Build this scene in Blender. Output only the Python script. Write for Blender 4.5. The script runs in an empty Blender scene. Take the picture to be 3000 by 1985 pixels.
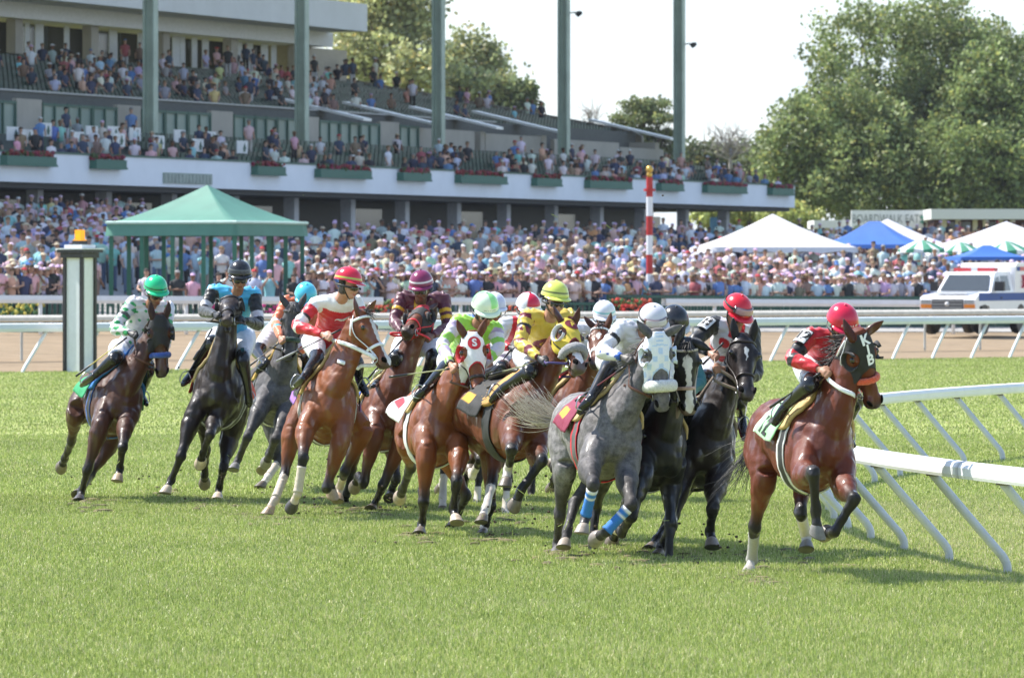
import bpy, bmesh, math, random
import numpy as np
from mathutils import Vector, Matrix
random.seed(7); rng = np.random.default_rng(11)
scene = bpy.context.scene
COL = scene.collection
# ---------------------------------------------------------------- camera
F, U0, V0, HC = 16667.0, 1500.0, 800.0, 2.42      # focal length in photo pixels, principal column, horizon row, camera height
cam = bpy.data.cameras.new('camera'); camo = bpy.data.objects.new('camera', cam); COL.objects.link(camo)
camo.location = (0, 0, HC); camo.rotation_euler = (math.radians(90), 0, 0)
cam.lens = 200; cam.sensor_width = 36; cam.shift_y = -(992.5 - V0) / 3000
cam.clip_start = 1; cam.clip_end = 4000
cam.dof.use_dof = True; cam.dof.focus_distance = 50.5; cam.dof.aperture_fstop = 8.0
scene.camera = camo
# ---------------------------------------------------------------- light
SUN_EL, SUN_AZ = math.radians(52), math.radians(-66)       # azimuth from +Y towards +X
world = bpy.data.worlds.new("World"); scene.world = world; world.use_nodes = True
wn = world.node_tree.nodes; wl = world.node_tree.links
sky = wn.new('ShaderNodeTexSky'); sky.sky_type = 'NISHITA'; sky.sun_disc = False
sky.sun_elevation = SUN_EL; sky.sun_rotation = SUN_AZ; sky.air_density = 1.0; sky.dust_density = 0.3; sky.ozone_density = 1.5
wn['Background'].inputs['Strength'].default_value = 0.15
tcw = wn.new('ShaderNodeTexCoord'); cl = wn.new('ShaderNodeTexNoise'); cl.inputs['Scale'].default_value = 14; cl.inputs['Detail'].default_value = 7
mpw = wn.new('ShaderNodeMapping'); mpw.inputs['Scale'].default_value = (1, 1, 2.5); wl.new(tcw.outputs['Generated'], mpw.inputs['Vector']); wl.new(mpw.outputs['Vector'], cl.inputs['Vector'])
crw = wn.new('ShaderNodeMapRange'); crw.inputs['From Min'].default_value = .35; crw.inputs['From Max'].default_value = .62; crw.inputs['To Min'].default_value = .55; crw.inputs['To Max'].default_value = .95
wl.new(cl.outputs['Fac'], crw.inputs['Value'])
mxw = wn.new('ShaderNodeMix'); mxw.data_type = 'RGBA'; mxw.inputs['B'].default_value = (3.15, 3.55, 4.0, 1)      # thin bright summer cloud over the blue
sep = wn.new('ShaderNodeSeparateXYZ'); wl.new(tcw.outputs['Generated'], sep.inputs['Vector'])
hz = wn.new('ShaderNodeMapRange'); hz.inputs['From Min'].default_value = .10; hz.inputs['From Max'].default_value = .45; hz.inputs['To Min'].default_value = 1; hz.inputs['To Max'].default_value = .12     # cloud lies low over the horizon, blue overhead
wl.new(sep.outputs['Z'], hz.inputs['Value']); mlt = wn.new('ShaderNodeMath'); mlt.operation = 'MULTIPLY'; wl.new(crw.outputs['Result'], mlt.inputs[0]); wl.new(hz.outputs['Result'], mlt.inputs[1]); wl.new(mlt.outputs[0], mxw.inputs['Factor']); wl.new(sky.outputs['Color'], mxw.inputs['A']); wl.new(mxw.outputs['Result'], wn['Background'].inputs['Color'])
sd = bpy.data.lights.new('sun', 'SUN'); sd.energy = 4.7; sd.angle = math.radians(0.5); sd.color = (1.0, 0.95, 0.88)
so = bpy.data.objects.new('sun', sd); COL.objects.link(so)
SUNV = Vector((math.sin(SUN_AZ) * math.cos(SUN_EL), math.cos(SUN_AZ) * math.cos(SUN_EL), math.sin(SUN_EL)))
so.rotation_euler = (-SUNV).to_track_quat('-Z', 'Y').to_euler(); so.location = SUNV * 60
scene.view_settings.view_transform = 'Standard'; scene.view_settings.look = 'None'
scene.view_settings.gamma = 1; scene.view_settings.exposure = 1.0
scene.cycles.use_denoising = True
scene.cycles.max_bounces = 6; scene.cycles.transparent_max_bounces = 8; scene.cycles.sample_clamp_indirect = 4
# ---------------------------------------------------------------- helpers
def V3(*a): return np.array(a, dtype=float)
def nrm(v):
    n = np.linalg.norm(v); return v / n if n > 1e-9 else v
def P(u, v, d): return V3((u - U0) / F * d, d, HC - (v - V0) / F * d)      # photo pixel at distance d
def GD(v): return HC * F / (v - V0)                                       # distance of the ground seen at row v
def lerp(a, b, t): return a + (b - a) * t
def sstep(a, b, x):
    t = np.clip((x - a) / (b - a), 0, 1); return t * t * (3 - 2 * t)

MATS = {}
def srgb(r, g, b):
    f = lambda c: (c / 12.92 if c <= .04045 else ((c + .055) / 1.055) ** 2.4)
    return (f(r / 255), f(g / 255), f(b / 255))
def mat(name, color=(.5, .5, .5), rough=.6, metal=0., spec=.5, noise=.12, scale=8., bump=0., bscale=40., vcol=False, obcol=None, coat=0., sheen=0., trans=0., alpha=1., emit=None, scl_obj=True):
    """one procedural principled material; vcol reads the mesh colour attribute, obcol a per-object property"""
    if name in MATS: return MATS[name]
    m = bpy.data.materials.new(name); m.use_nodes = True; nt = m.node_tree; N = nt.nodes; L = nt.links
    b = N['Principled BSDF']
    b.inputs['Roughness'].default_value = rough; b.inputs['Metallic'].default_value = metal
    b.inputs['Specular IOR Level'].default_value = spec
    b.inputs['Coat Weight'].default_value = coat; b.inputs['Coat Roughness'].default_value = .25
    b.inputs['Sheen Weight'].default_value = sheen
    b.inputs['Transmission Weight'].default_value = trans
    b.inputs['Alpha'].default_value = alpha
    if emit: b.inputs['Emission Color'].default_value = (*emit[:3], 1); b.inputs['Emission Strength'].default_value = emit[3]
    tc = N.new('ShaderNodeTexCoord'); nz = N.new('ShaderNodeTexNoise'); nz.inputs['Scale'].default_value = scale
    nz.inputs['Detail'].default_value = 6; nz.inputs['Roughness'].default_value = .65
    L.new(tc.outputs['Object'], nz.inputs['Vector'])
    mr = N.new('ShaderNodeMapRange'); mr.inputs['From Min'].default_value = .3; mr.inputs['From Max'].default_value = .7
    mr.inputs['To Min'].default_value = 1 - noise; mr.inputs['To Max'].default_value = 1 + noise
    L.new(nz.outputs['Fac'], mr.inputs['Value'])
    mx = N.new('ShaderNodeMix'); mx.data_type = 'RGBA'; mx.blend_type = 'MULTIPLY'; mx.inputs['Factor'].default_value = 1
    if vcol:
        at = N.new('ShaderNodeAttribute'); at.attribute_name = 'Col'; L.new(at.outputs['Color'], mx.inputs['A'])
    elif obcol:
        at = N.new('ShaderNodeAttribute'); at.attribute_type = 'OBJECT'; at.attribute_name = obcol; L.new(at.outputs['Color'], mx.inputs['A'])
    else:
        mx.inputs['A'].default_value = (*color, 1)
    L.new(mr.outputs['Result'], mx.inputs['B']); L.new(mx.outputs['Result'], b.inputs['Base Color'])
    if bump:
        n2 = N.new('ShaderNodeTexNoise'); n2.inputs['Scale'].default_value = bscale; n2.inputs['Detail'].default_value = 4
        L.new(tc.outputs['Object'], n2.inputs['Vector'])
        bp = N.new('ShaderNodeBump'); bp.inputs['Strength'].default_value = bump; bp.inputs['Distance'].default_value = .02
        L.new(n2.outputs['Fac'], bp.inputs['Height']); L.new(bp.outputs['Normal'], b.inputs['Normal'])
    MATS[name] = m; return m

class MB:
    """collects polygons (with per-polygon material and per-vertex colour) and links them as ONE mesh object"""
    def __init__(s): s.v = []; s.f = []; s.m = []; s.c = []; s.n = 0
    def add(s, verts, faces, mi=0, col=(1, 1, 1)):
        verts = np.asarray(verts, float).reshape(-1, 3)
        s.v.append(verts); o = s.n
        for f in faces: s.f.append([i + o for i in f]); s.m.append(mi)
        c = np.asarray(col, float)
        if c.ndim == 1: c = np.tile(c[:3], (len(verts), 1))
        s.c.append(c); s.n += len(verts)
    def box(s, lo, hi, mi=0, col=(1, 1, 1), M=None):
        x0, y0, z0 = lo; x1, y1, z1 = hi
        v = np.array([[x0, y0, z0], [x1, y0, z0], [x1, y1, z0], [x0, y1, z0], [x0, y0, z1], [x1, y0, z1], [x1, y1, z1], [x0, y1, z1]], float)
        if M is not None: v = v @ np.asarray(M)[:3, :3].T + np.asarray(M)[:3, 3]
        s.add(v, [(0, 3, 2, 1), (4, 5, 6, 7), (0, 1, 5, 4), (1, 2, 6, 5), (2, 3, 7, 6), (3, 0, 4, 7)], mi, col)
    def bar(s, p, q, w, h=None, up=(0, 0, 1), mi=0, col=(1, 1, 1)):
        p = np.asarray(p, float); q = np.asarray(q, float); h = h or w
        t = nrm(q - p); a = np.cross(t, up)
        if np.linalg.norm(a) < 1e-4: a = np.cross(t, (1, 0, 0))
        a = nrm(a); b = np.cross(a, t)
        v = []
        for c in (p, q):
            for sa, sb in ((-1, -1), (1, -1), (1, 1), (-1, 1)): v.append(c + a * sa * w / 2 + b * sb * h / 2)
        s.add(v, [(0, 1, 2, 3), (7, 6, 5, 4), (0, 4, 5, 1), (1, 5, 6, 2), (2, 6, 7, 3), (3, 7, 4, 0)], mi, col)
    def loft(s, cen, A, B, a, b, n=16, mi=0, col=(1, 1, 1), cap=True, p=2.0):
        cen = np.asarray(cen); k = len(cen)
        th = np.linspace(0, 2 * math.pi, n, endpoint=False); ct, st = np.cos(th), np.sin(th)
        if p != 2.0: ct = np.sign(ct) * np.abs(ct) ** (2 / p); st = np.sign(st) * np.abs(st) ** (2 / p)
        V = cen[:, None, :] + (a[:, None] * ct[None])[:, :, None] * A[:, None, :] + (b[:, None] * st[None])[:, :, None] * B[:, None, :]
        faces = []
        for i in range(k - 1):
            for j in range(n):
                j2 = (j + 1) % n; faces.append((i * n + j, i * n + j2, (i + 1) * n + j2, (i + 1) * n + j))
        V = V.reshape(-1, 3)
        if cap:
            V = np.vstack([V, cen[:1], cen[-1:]]); o = k * n
            for j in range(n):
                j2 = (j + 1) % n; faces.append((o, j2, j)); faces.append((o + 1, (k - 1) * n + j, (k - 1) * n + j2))
        c = np.asarray(col, float)
        if c.ndim == 2: c = np.vstack([np.repeat(c, n, 0)] + ([c[:1], c[-1:]] if cap else []))
        s.add(V, faces, mi, c)
    def tube(s, pts, a, b=None, side=(0, 1, 0), n=12, sub=3, mi=0, col=(1, 1, 1), p=2.0, smooth=True):
        """tapered elliptical tube along a smooth path; a lateral radius (along side), b radius across it"""
        pts = np.asarray(pts, float); a = np.broadcast_to(np.asarray(a, float), (len(pts),)).copy()
        b = a.copy() if b is None else np.broadcast_to(np.asarray(b, float), (len(pts),)).copy()
        side = np.asarray(side, float)
        if side.ndim == 1: side = np.tile(side, (len(pts), 1))
        if sub > 1 and len(pts) > 2:
            q = crom(np.hstack([pts, a[:, None], b[:, None], side]), sub); pts, a, b, side = q[:, :3], np.maximum(q[:, 3], 1e-4), np.maximum(q[:, 4], 1e-4), q[:, 5:]
        T = np.gradient(pts, axis=0); T /= np.linalg.norm(T, axis=1)[:, None] + 1e-12
        A = side - (side * T).sum(1)[:, None] * T
        ln = np.linalg.norm(A, axis=1)
        for i in np.where(ln < 1e-3)[0]: A[i] = np.cross(T[i], (0.31, .77, .55)); 
        A /= np.linalg.norm(A, axis=1)[:, None]
        B = np.cross(T, A)
        s.loft(pts, A, B, a, b, n, mi, col, True, p)
    def ball(s, c, r, R=None, n=16, m=10, mi=0, col=(1, 1, 1)):
        c = np.asarray(c, float); r = np.broadcast_to(np.asarray(r, float), (3,))
        ph = np.linspace(0, math.pi, m + 1)[1:-1]; th = np.linspace(0, 2 * math.pi, n, endpoint=False)
        V = np.array([[math.sin(p) * math.cos(t), math.sin(p) * math.sin(t), math.cos(p)] for p in ph for t in th] + [[0, 0, 1], [0, 0, -1]]) * r
        if R is not None: V = V @ np.asarray(R).T
        k = len(ph); faces = []
        for i in range(k - 1):
            for j in range(n):
                j2 = (j + 1) % n; faces.append((i * n + j, (i + 1) * n + j, (i + 1) * n + j2, i * n + j2))
        o = k * n
        for j in range(n):
            j2 = (j + 1) % n; faces.append((o, j, j2)); faces.append((o + 1, (k - 1) * n + j2, (k - 1) * n + j))
        s.add(V + c, faces, mi, col)
    def mesh(s, name, smooth=False):
        me = bpy.data.meshes.new(name)
        v = np.vstack(s.v) if s.v else np.zeros((0, 3))
        me.from_pydata(v.tolist(), [], s.f)
        me.polygons.foreach_set('material_index', s.m)
        if smooth: me.polygons.foreach_set('use_smooth', [True] * len(s.f))
        setcol(me, np.vstack(s.c))
        me.update(); return me
    def build(s, name, mats, parent=None, smooth=False, origin=None):
        me = s.mesh(name, smooth)
        if not isinstance(mats, (list, tuple)): mats = [mats]
        for m in mats: me.materials.append(m)
        return link(name, me, parent, origin)
def setcol(me, c):
    at = me.color_attributes.get('Col') or me.color_attributes.new('Col', 'FLOAT_COLOR', 'POINT')
    c4 = np.ones((len(c), 4)); c4[:, :3] = c; at.data.foreach_set('color', c4.ravel())
def link(name, me, parent=None, origin=None):
    o = bpy.data.objects.new(name, me); COL.objects.link(o)
    if parent is not None:
        o.parent = parent
        o.matrix_parent_inverse = Matrix.Translation(-Vector(parent.location))
    elif origin is not None:
        me.transform(Matrix.Translation(-Vector(origin))); o.location = origin
    return o
def crom(Q, sub):
    """Catmull-Rom resampling of rows"""
    Q = np.asarray(Q, float); n = len(Q); out = []
    for i in range(n - 1):
        p0 = Q[max(i - 1, 0)]; p1 = Q[i]; p2 = Q[i + 1]; p3 = Q[min(i + 2, n - 1)]
        for k in range(sub):
            t = k / sub
            out.append(.5 * ((2 * p1) + (-p0 + p2) * t + (2 * p0 - 5 * p1 + 4 * p2 - p3) * t * t + (-p0 + 3 * p1 - 3 * p2 + p3) * t ** 3))
    out.append(Q[-1]); return np.array(out)
def empty(name, loc, label=None, cat=None, group=None):
    o = bpy.data.objects.new(name, None); COL.objects.link(o); o.location = tuple(loc); o.empty_display_size = .2
    return tag(o, label, cat, group)
def tag(o, label=None, cat=None, group=None, kind=None):
    if label: o['label'] = label
    if cat: o['category'] = cat
    if group: o['group'] = group
    if kind: o['kind'] = kind
    return o
def remesh(mb, voxel, it=5, fac=.5):
    """fuse overlapping closed shapes into one continuous skin; returns (verts, faces)"""
    me = mb.mesh('tmp'); o = bpy.data.objects.new('tmp', me); COL.objects.link(o)
    r = o.modifiers.new('r', 'REMESH'); r.mode = 'VOXEL'; r.voxel_size = voxel; r.adaptivity = 0
    if it:
        sm = o.modifiers.new('s', 'SMOOTH'); sm.iterations = it; sm.factor = fac
    dg = bpy.context.evaluated_depsgraph_get(); e = o.evaluated_get(dg)
    m2 = bpy.data.meshes.new_from_object(e)
    bpy.data.objects.remove(o); bpy.data.meshes.remove(me)
    return m2
def verts_of(me):
    a = np.empty(len(me.vertices) * 3); me.vertices.foreach_get('co', a); return a.reshape(-1, 3)
def normals_of(me):
    a = np.empty(len(me.vertices) * 3); me.vertices.foreach_get('normal', a); return a.reshape(-1, 3)
def smoothshade(me): me.polygons.foreach_set('use_smooth', [True] * len(me.polygons))
def seg_param(X, p, q):
    d = q - p; L2 = (d * d).sum(); t = np.clip(((X - p) @ d) / L2, 0, 1)
    return t, np.linalg.norm(X - (p + t[:, None] * d), axis=1)
def shell(me, mask, off, name, m, parent, thick=0.0):
    """a cloth skin lifted off the faces of me whose vertices satisfy mask"""
    X = verts_of(me) + normals_of(me) * off
    keep = [p.vertices[:] for p in me.polygons if all(mask[i] for i in p.vertices)]
    if not keep: return None
    used = sorted({i for f in keep for i in f}); idx = {k: i for i, k in enumerate(used)}
    m2 = bpy.data.meshes.new(name); m2.from_pydata(X[used].tolist(), [], [[idx[i] for i in f] for f in keep])
    smoothshade(m2); m2.materials.append(m)
    o = link(name, m2, parent); o['_idx'] = 0; del o['_idx']
    return o, np.array(used)
FONT = None
def text_mesh(txt, size=1.0, bold=0.0):
    """flat filled lettering centred on the origin: verts (n,2), faces"""
    cu = bpy.data.curves.new('t', 'FONT'); cu.body = txt; cu.size = size; cu.align_x = 'CENTER'; cu.align_y = 'CENTER'; cu.offset = bold; cu.resolution_u = 3
    o = bpy.data.objects.new('t', cu); COL.objects.link(o)
    dg = bpy.context.evaluated_depsgraph_get(); me = bpy.data.meshes.new_from_object(o.evaluated_get(dg))
    bm = bmesh.new(); bm.from_mesh(me)
    bmesh.ops.triangulate(bm, faces=bm.faces)
    v = np.array([x.co[:2] for x in bm.verts]); f = [[x.index for x in p.verts] for p in bm.faces]
    bm.free(); bpy.data.objects.remove(o); bpy.data.curves.remove(cu); bpy.data.meshes.remove(me)
    return v, f
# ---------------------------------------------------------------- horses
class Frame: pass
def body_frame(yaw, lean, pitch):
    a, l, p = map(math.radians, (yaw, lean, pitch)); z = V3(0, 0, 1)
    f = V3(math.sin(a), -math.cos(a), 0); s = V3(math.cos(a), math.sin(a), 0)
    u = math.cos(l) * z + math.sin(l) * s; s = math.cos(l) * s - math.sin(l) * z
    f2 = math.cos(p) * f + math.sin(p) * u; u2 = math.cos(p) * u - math.sin(p) * f
    return f2, s, u2
def solve(par, px, L, sign):
    """joint at photo pixel px, one bone length L from its parent joint; sign +1 bends it towards the viewer, -1 away"""
    d = par[1]; t = P(px[0], px[1], d); dx, dz = t[0] - par[0], t[2] - par[2]; r = math.hypot(dx, dz)
    dy = -sign * math.sqrt(max(0., L * L - r * r)); k = 1.0
    if r > 1.2 * L: k = 1.2 * L / r
    q = P(px[0], px[1], d + dy)
    return par + (q - par) * k if k < 1 else q
HEADW = 1.2
TR = np.array([  # trunk stations: x, centre z, half width, half height
    [-.90, 1.20, .06, .07], [-.86, 1.20, .15, .17], [-.76, 1.22, .225, .25], [-.60, 1.27, .265, .29], [-.40, 1.285, .27, .275], [-.15, 1.245, .255, .275],
    [.10, 1.185, .28, .33], [.33, 1.17, .275, .365], [.52, 1.215, .235, .37], [.68, 1.23, .20, .30], [.79, 1.19, .165, .22], [.86, 1.16, .09, .13], [.885, 1.15, .03, .05]])
HD = np.array([  # head stations: t along poll-lip, half width, half depth, forward shift of the face line
    [-.10, .045, .05, -.03], [0, .072, .085, -.005], [.14, .093, .118, .004], [.28, .098, .140, .004], [.40, .082, .128, 0], [.52, .062, .098, -.004], [.66, .051, .076, -.004],
    [.78, .051, .066, 0], [.88, .056, .066, 0], [.96, .050, .056, -.008], [1.0, .030, .034, -.02]])
HD[:, 1] *= HEADW
def trunk_at(x):
    return [np.interp(x, TR[:, 0], TR[:, k]) for k in (1, 2, 3)]
def head_at(t):
    return [np.interp(t, HD[:, 0], HD[:, k]) for k in (1, 2, 3)]
COATS = {
    'bay': ((.112, .028, .007), (.008, .006, .005)), 'bright_bay': ((.172, .046, .009), (.009, .007, .006)), 'chestnut': ((.08, .025, .01), (.03, .012, .008)),
    'red_bay': ((.112, .021, .006), (.010, .008, .008)), 'dark_bay': ((.056, .0165, .006), (.008, .006, .005)), 'brown': ((.012, .0062, .0046), (.008, .006, .006)),
    'black': ((.0060, .0050, .0050), (.005, .0045, .0045)), 'grey': ((.155, .146, .144), (.032, .029, .029)), 'iron_grey': ((.066, .062, .064), (.028, .026, .026))}
def coat_mat(grey):
    name = 'coat_grey' if grey else 'coat'
    if name in MATS: return MATS[name]
    m = mat(name, vcol=True, rough=.40, spec=.34, noise=.26, scale=3.5, bump=.22, bscale=30., coat=.3, sheen=.0)
    nt = m.node_tree; N = nt.nodes; L = nt.links; b = N['Principled BSDF']
    tc = N.new('ShaderNodeTexCoord'); n2 = N.new('ShaderNodeTexNoise'); n2.inputs['Scale'].default_value = 7; n2.inputs['Detail'].default_value = 5
    L.new(tc.outputs['Object'], n2.inputs['Vector'])
    mr = N.new('ShaderNodeMapRange'); mr.inputs['From Min'].default_value = .35; mr.inputs['From Max'].default_value = .65
    mr.inputs['To Min'].default_value = .44 if not grey else .55; mr.inputs['To Max'].default_value = .68 if not grey else .75
    L.new(n2.outputs['Fac'], mr.inputs['Value']); L.new(mr.outputs['Result'], b.inputs['Roughness'])
    mw = N.new('ShaderNodeMapping'); mw.inputs['Scale'].default_value = (9, 9, 2.2); L.new(tc.outputs['Object'], mw.inputs['Vector'])
    nw = N.new('ShaderNodeTexNoise'); nw.inputs['Scale'].default_value = 1.6; nw.inputs['Detail'].default_value = 6; L.new(mw.outputs['Vector'], nw.inputs['Vector'])
    rw = N.new('ShaderNodeMapRange'); rw.inputs['From Min'].default_value = .50; rw.inputs['From Max'].default_value = .66; rw.inputs['To Min'].default_value = .03; rw.inputs['To Max'].default_value = .10 if grey else 1.0
    L.new(nw.outputs['Fac'], rw.inputs['Value']); L.new(rw.outputs['Result'], b.inputs['Coat Weight']); b.inputs['Coat Roughness'].default_value = .16    # sweat running down the hair
    if grey:                                               # dapples: pale rings in a darker ground
        vo = N.new('ShaderNodeTexNoise'); vo.inputs['Scale'].default_value = 16; vo.inputs['Detail'].default_value = 7; vo.inputs['Roughness'].default_value = .75
        L.new(tc.outputs['Object'], vo.inputs['Vector'])
        r2 = N.new('ShaderNodeMapRange'); r2.inputs['From Min'].default_value = .34; r2.inputs['From Max'].default_value = .66; r2.inputs['To Min'].default_value = .50; r2.inputs['To Max'].default_value = 1.75
        L.new(vo.outputs['Fac'], r2.inputs['Value'])
        old = b.inputs['Base Color'].links[0].from_socket
        mx = N.new('ShaderNodeMix'); mx.data_type = 'RGBA'; mx.blend_type = 'MULTIPLY'; mx.inputs['Factor'].default_value = 1
        L.new(old, mx.inputs['A']); L.new(r2.outputs['Result'], mx.inputs['B']); L.new(mx.outputs['Result'], b.inputs['Base Color'])
    return m
def hair(mb, roots, dirs, length, r=.004, droop=.3, jit=.25, seg=5, col=(.012, .01, .009), wind=(0, 0, 0)):
    """thin tapering locks"""
    for p, d in zip(roots, dirs):
        L = length * random.uniform(.65, 1.2); d = nrm(d + rng.normal(0, jit, 3)); pts = [p]
        for k in range(seg):
            d = nrm(d + np.asarray(wind) * .25 + V3(0, 0, -droop / seg) + rng.normal(0, .12, 3)); pts.append(pts[-1] + d * L / seg)
        rr = r * np.linspace(1, .15, seg + 1)
        c = np.asarray(col) * random.uniform(.7, 1.35)
        mb.tube(pts, rr, n=4, sub=1, col=c)
def horse(S):
    """S: dict with the pose read off the photograph and the coat and tack of one horse"""
    G = Frame(); G.S = S; k = S.get('size', 1.0); d = S['d']
    f, s, u = body_frame(S['yaw'], S.get('lean', 8), S.get('pitch', 0)); G.f, G.s, G.u = f, s, u
    anc = V3(.80, 0, 1.16); chest = P(*S['chest'], d)
    G.o = chest - (f * anc[0] + s * anc[1] + u * anc[2]) * k
    def W(x, y, z): return G.o + (f * x + s * y + u * z) * k
    G.W = W; G.k = k
    mb = MB()
    # trunk
    q = crom(TR, 3); cen = np.array([W(r[0], 0, r[1]) for r in q])
    A = np.tile(s, (len(q), 1)); B = np.tile(u, (len(q), 1))
    mb.loft(cen, A, B, q[:, 2] * k, q[:, 3] * k, 24)
    R = np.stack([f, s, u], 1)
    for sy in (-1, 1):
        mb.ball(W(.50, sy * .165, 1.17), V3(.19, .105, .27) * k, R)
        mb.ball(W(.73, sy * .095, 1.10), V3(.13, .10, .15) * k, R)
        mb.ball(W(-.50, sy * .150, 1.27), V3(.27, .125, .22) * k, R)
        mb.ball(W(-.70, sy * .120, 1.15), V3(.17, .115, .22) * k, R)
    mb.ball(W(.40, 0, 1.50), V3(.25, .075, .085) * k, R)
    # neck and head
    nb = W(.60, 0, 1.36)
    G.poll = solve(nb, S['poll'], .86 * k, S.get('nsign', 1))
    hl = .60 * k
    G.lip = solve(G.poll, S['lip'], hl, S.get('hsign', 1)); Hv = nrm(G.lip - G.poll); hl = np.linalg.norm(G.lip - G.poll)
    fa = math.radians(S.get('face', 10)); N0 = V3(math.sin(fa), -math.cos(fa), .45)
    Nn = nrm(N0 - (N0 @ Hv) * Hv); Sh = np.cross(Nn, Hv)                       # Sh: the head's left side
    if Sh @ s < 0: Sh = -Sh
    G.H, G.N, G.Sh, G.hl = Hv, Nn, Sh, hl
    def HP(t, y, n): return G.poll + Hv * t * hl + Sh * y * k + Nn * n * k       # a point in head coordinates; n measured from the face line
    G.HP = HP
    q = crom(HD, 3)
    cen = np.array([HP(r[0], 0, r[3] - r[2]) for r in q]); a = q[:, 1] * k; b = q[:, 2] * k
    mb.loft(cen, np.tile(Sh, (len(q), 1)), np.tile(Nn, (len(q), 1)), a, b, 20, p=2.35)
    RH = np.stack([Hv, Sh, Nn], 1)
    for sy in (-1, 1):
        mb.ball(HP(.25, sy * .092, -.055), V3(.055, .032, .040) * k, RH, 12, 8)      # brow and eye socket
        mb.ball(HP(.27, sy * .062, -.165), V3(.125, .040, .105) * k, RH, 12, 8)      # jowl
        mb.ball(HP(.875, sy * .044, -.030), V3(.055, .026, .036) * k, RH, 12, 8)     # nostril wing
    jaw = S.get('jaw', 0)
    mb.tube([HP(.45, 0, -.19), HP(.70, 0, -.135 - jaw * .4), HP(.88, 0, -.125 - jaw), HP(.96, 0, -.11 - jaw)], np.array([.045, .034, .034, .022]) * k, np.array([.04, .03, .026, .018]) * k, Sh, 12)
    # neck path from chest to behind the poll
    n1 = HP(.12, 0, -.125); c0 = W(.44, 0, 1.27); c1 = W(.62, 0, 1.36)
    up0 = nrm(n1 - c1); mid1 = c1 * .64 + n1 * .36 + u * S.get('arch', .0) - up0 * 0; mid2 = c1 * .30 + n1 * .70 + u * S.get('arch', .0) + G.f * -.01
    G.neck = np.array([c0, c1, mid1, mid2, n1])
    mb.tube(G.neck, np.array([.19, .172, .130, .102, .084]) * k, np.array([.32, .290, .225, .172, .140]) * k, np.array([s, s, lerp(s, Sh, .35), lerp(s, Sh, .7), Sh]), 20, 4)
    # legs
    G.legs = {}
    for nm, fore, sy in (('RF', 1, -1), ('LF', 1, 1), ('RH', 0, -1), ('LH', 0, 1)):
        J = S['legs'][nm]
        if fore:
            root = W(.64, sy * .14, 1.12); j1 = W(.50, sy * .175, .94)
            if J.get('e'): j1 = solve(W(.66, sy * .15, 1.13), J['e'], .32 * k, J.get('es', 1))
            L1, L2, L3 = .43 * k, .30 * k, .20 * k
        else:
            root = W(-.56, sy * .14, 1.24); j1 = W(-.36, sy * .19, .98)
            if J.get('e'): j1 = solve(W(-.55, sy * .15, 1.22), J['e'], .36 * k, J.get('es', 1))
            L1, L2, L3 = .45 * k, .38 * k, .20 * k
        sg = J.get('s', (1, 1, 1))
        if 'loc' in J: j2, j3, j4 = [W(x_, sy * y_, z_) for x_, y_, z_ in J['loc']]
        else: j2 = solve(j1, J['k'], L1, sg[0]); j3 = solve(j2, J['f'], L2, sg[1]); j4 = solve(j3, J['t'], L3, sg[2])
        cor = j3 + (j4 - j3) * .56
        G.legs[nm] = (j1, j2, j3, cor, j4)
        if fore:
            mb.tube([root, lerp(root, j1, .5), j1], np.array([.11, .11, .095]) * k, np.array([.16, .15, .120]) * k, s, 16, 3)
            mb.tube([j1 - (j2 - j1) * .15, j1 + (j2 - j1) * .12, lerp(j1, j2, .36), lerp(j1, j2, .72), lerp(j1, j2, .90), j2, lerp(j2, j3, .14), lerp(j2, j3, .45), lerp(j2, j3, .82), j3, lerp(j3, cor, .5), cor],
                    np.array([.085, .098, .080, .052, .054, .056, .047, .037, .038, .046, .038, .046]) * k,
                    np.array([.09, .118, .098, .060, .062, .064, .052, .045, .046, .054, .042, .050]) * k, s, 14, 3)
        else:
            mb.tube([root, lerp(root, j1, .5), j1], np.array([.135, .135, .105]) * k, np.array([.235, .22, .155]) * k, s, 16, 3)
            mb.tube([j1 - (j2 - j1) * .12, j1 + (j2 - j1) * .10, lerp(j1, j2, .4), lerp(j1, j2, .78), lerp(j1, j2, .93), j2, lerp(j2, j3, .14), lerp(j2, j3, .45), lerp(j2, j3, .84), j3, lerp(j3, cor, .5), cor],
                    np.array([.09, .105, .080, .050, .052, .054, .048, .039, .040, .047, .039, .046]) * k,
                    np.array([.13, .145, .105, .066, .070, .076, .062, .047, .048, .056, .043, .050]) * k, s, 14, 3)
    me = remesh(mb, .0115, 4)
    X = verts_of(me); Nv = normals_of(me); L_ = (X - G.o)
    nz = np.sin(L_ @ V3(23, 13, 17) + 1.7 * np.sin(L_ @ V3(-9, 19, 11))) * np.sin(L_ @ V3(11, -27, 19) + 1.1 * np.sin(L_ @ V3(15, 7, -21)))
    X = X + Nv * (nz * .0045)[:, None]; me.vertices.foreach_set('co', X.ravel()); me.update()
    X = verts_of(me); Nv = normals_of(me)
    # finer faces on the head, where the markings and the hood need crisp edges
    bm = bmesh.new(); bm.from_mesh(me); hv = set()
    hx = X - G.poll; ok = (hx @ Hv / hl > -.10) & (hx @ Hv / hl < 1.1) & (np.abs(hx @ Sh) < .16 * k) & (hx @ Nn > -.33 * k) & (hx @ Nn < .12 * k)
    bm.verts.ensure_lookup_table(); es = [e for e in bm.edges if ok[e.verts[0].index] and ok[e.verts[1].index]]
    bmesh.ops.subdivide_edges(bm, edges=es, cuts=1, use_grid_fill=True); bm.to_mesh(me); bm.free(); me.update()
    X = verts_of(me); Nv = normals_of(me)
    # coat colours: natural markings only
    base, pts = COATS[S['coat']]; C = np.tile(np.array(base), (len(X), 1)); pts = np.array(pts)
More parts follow.
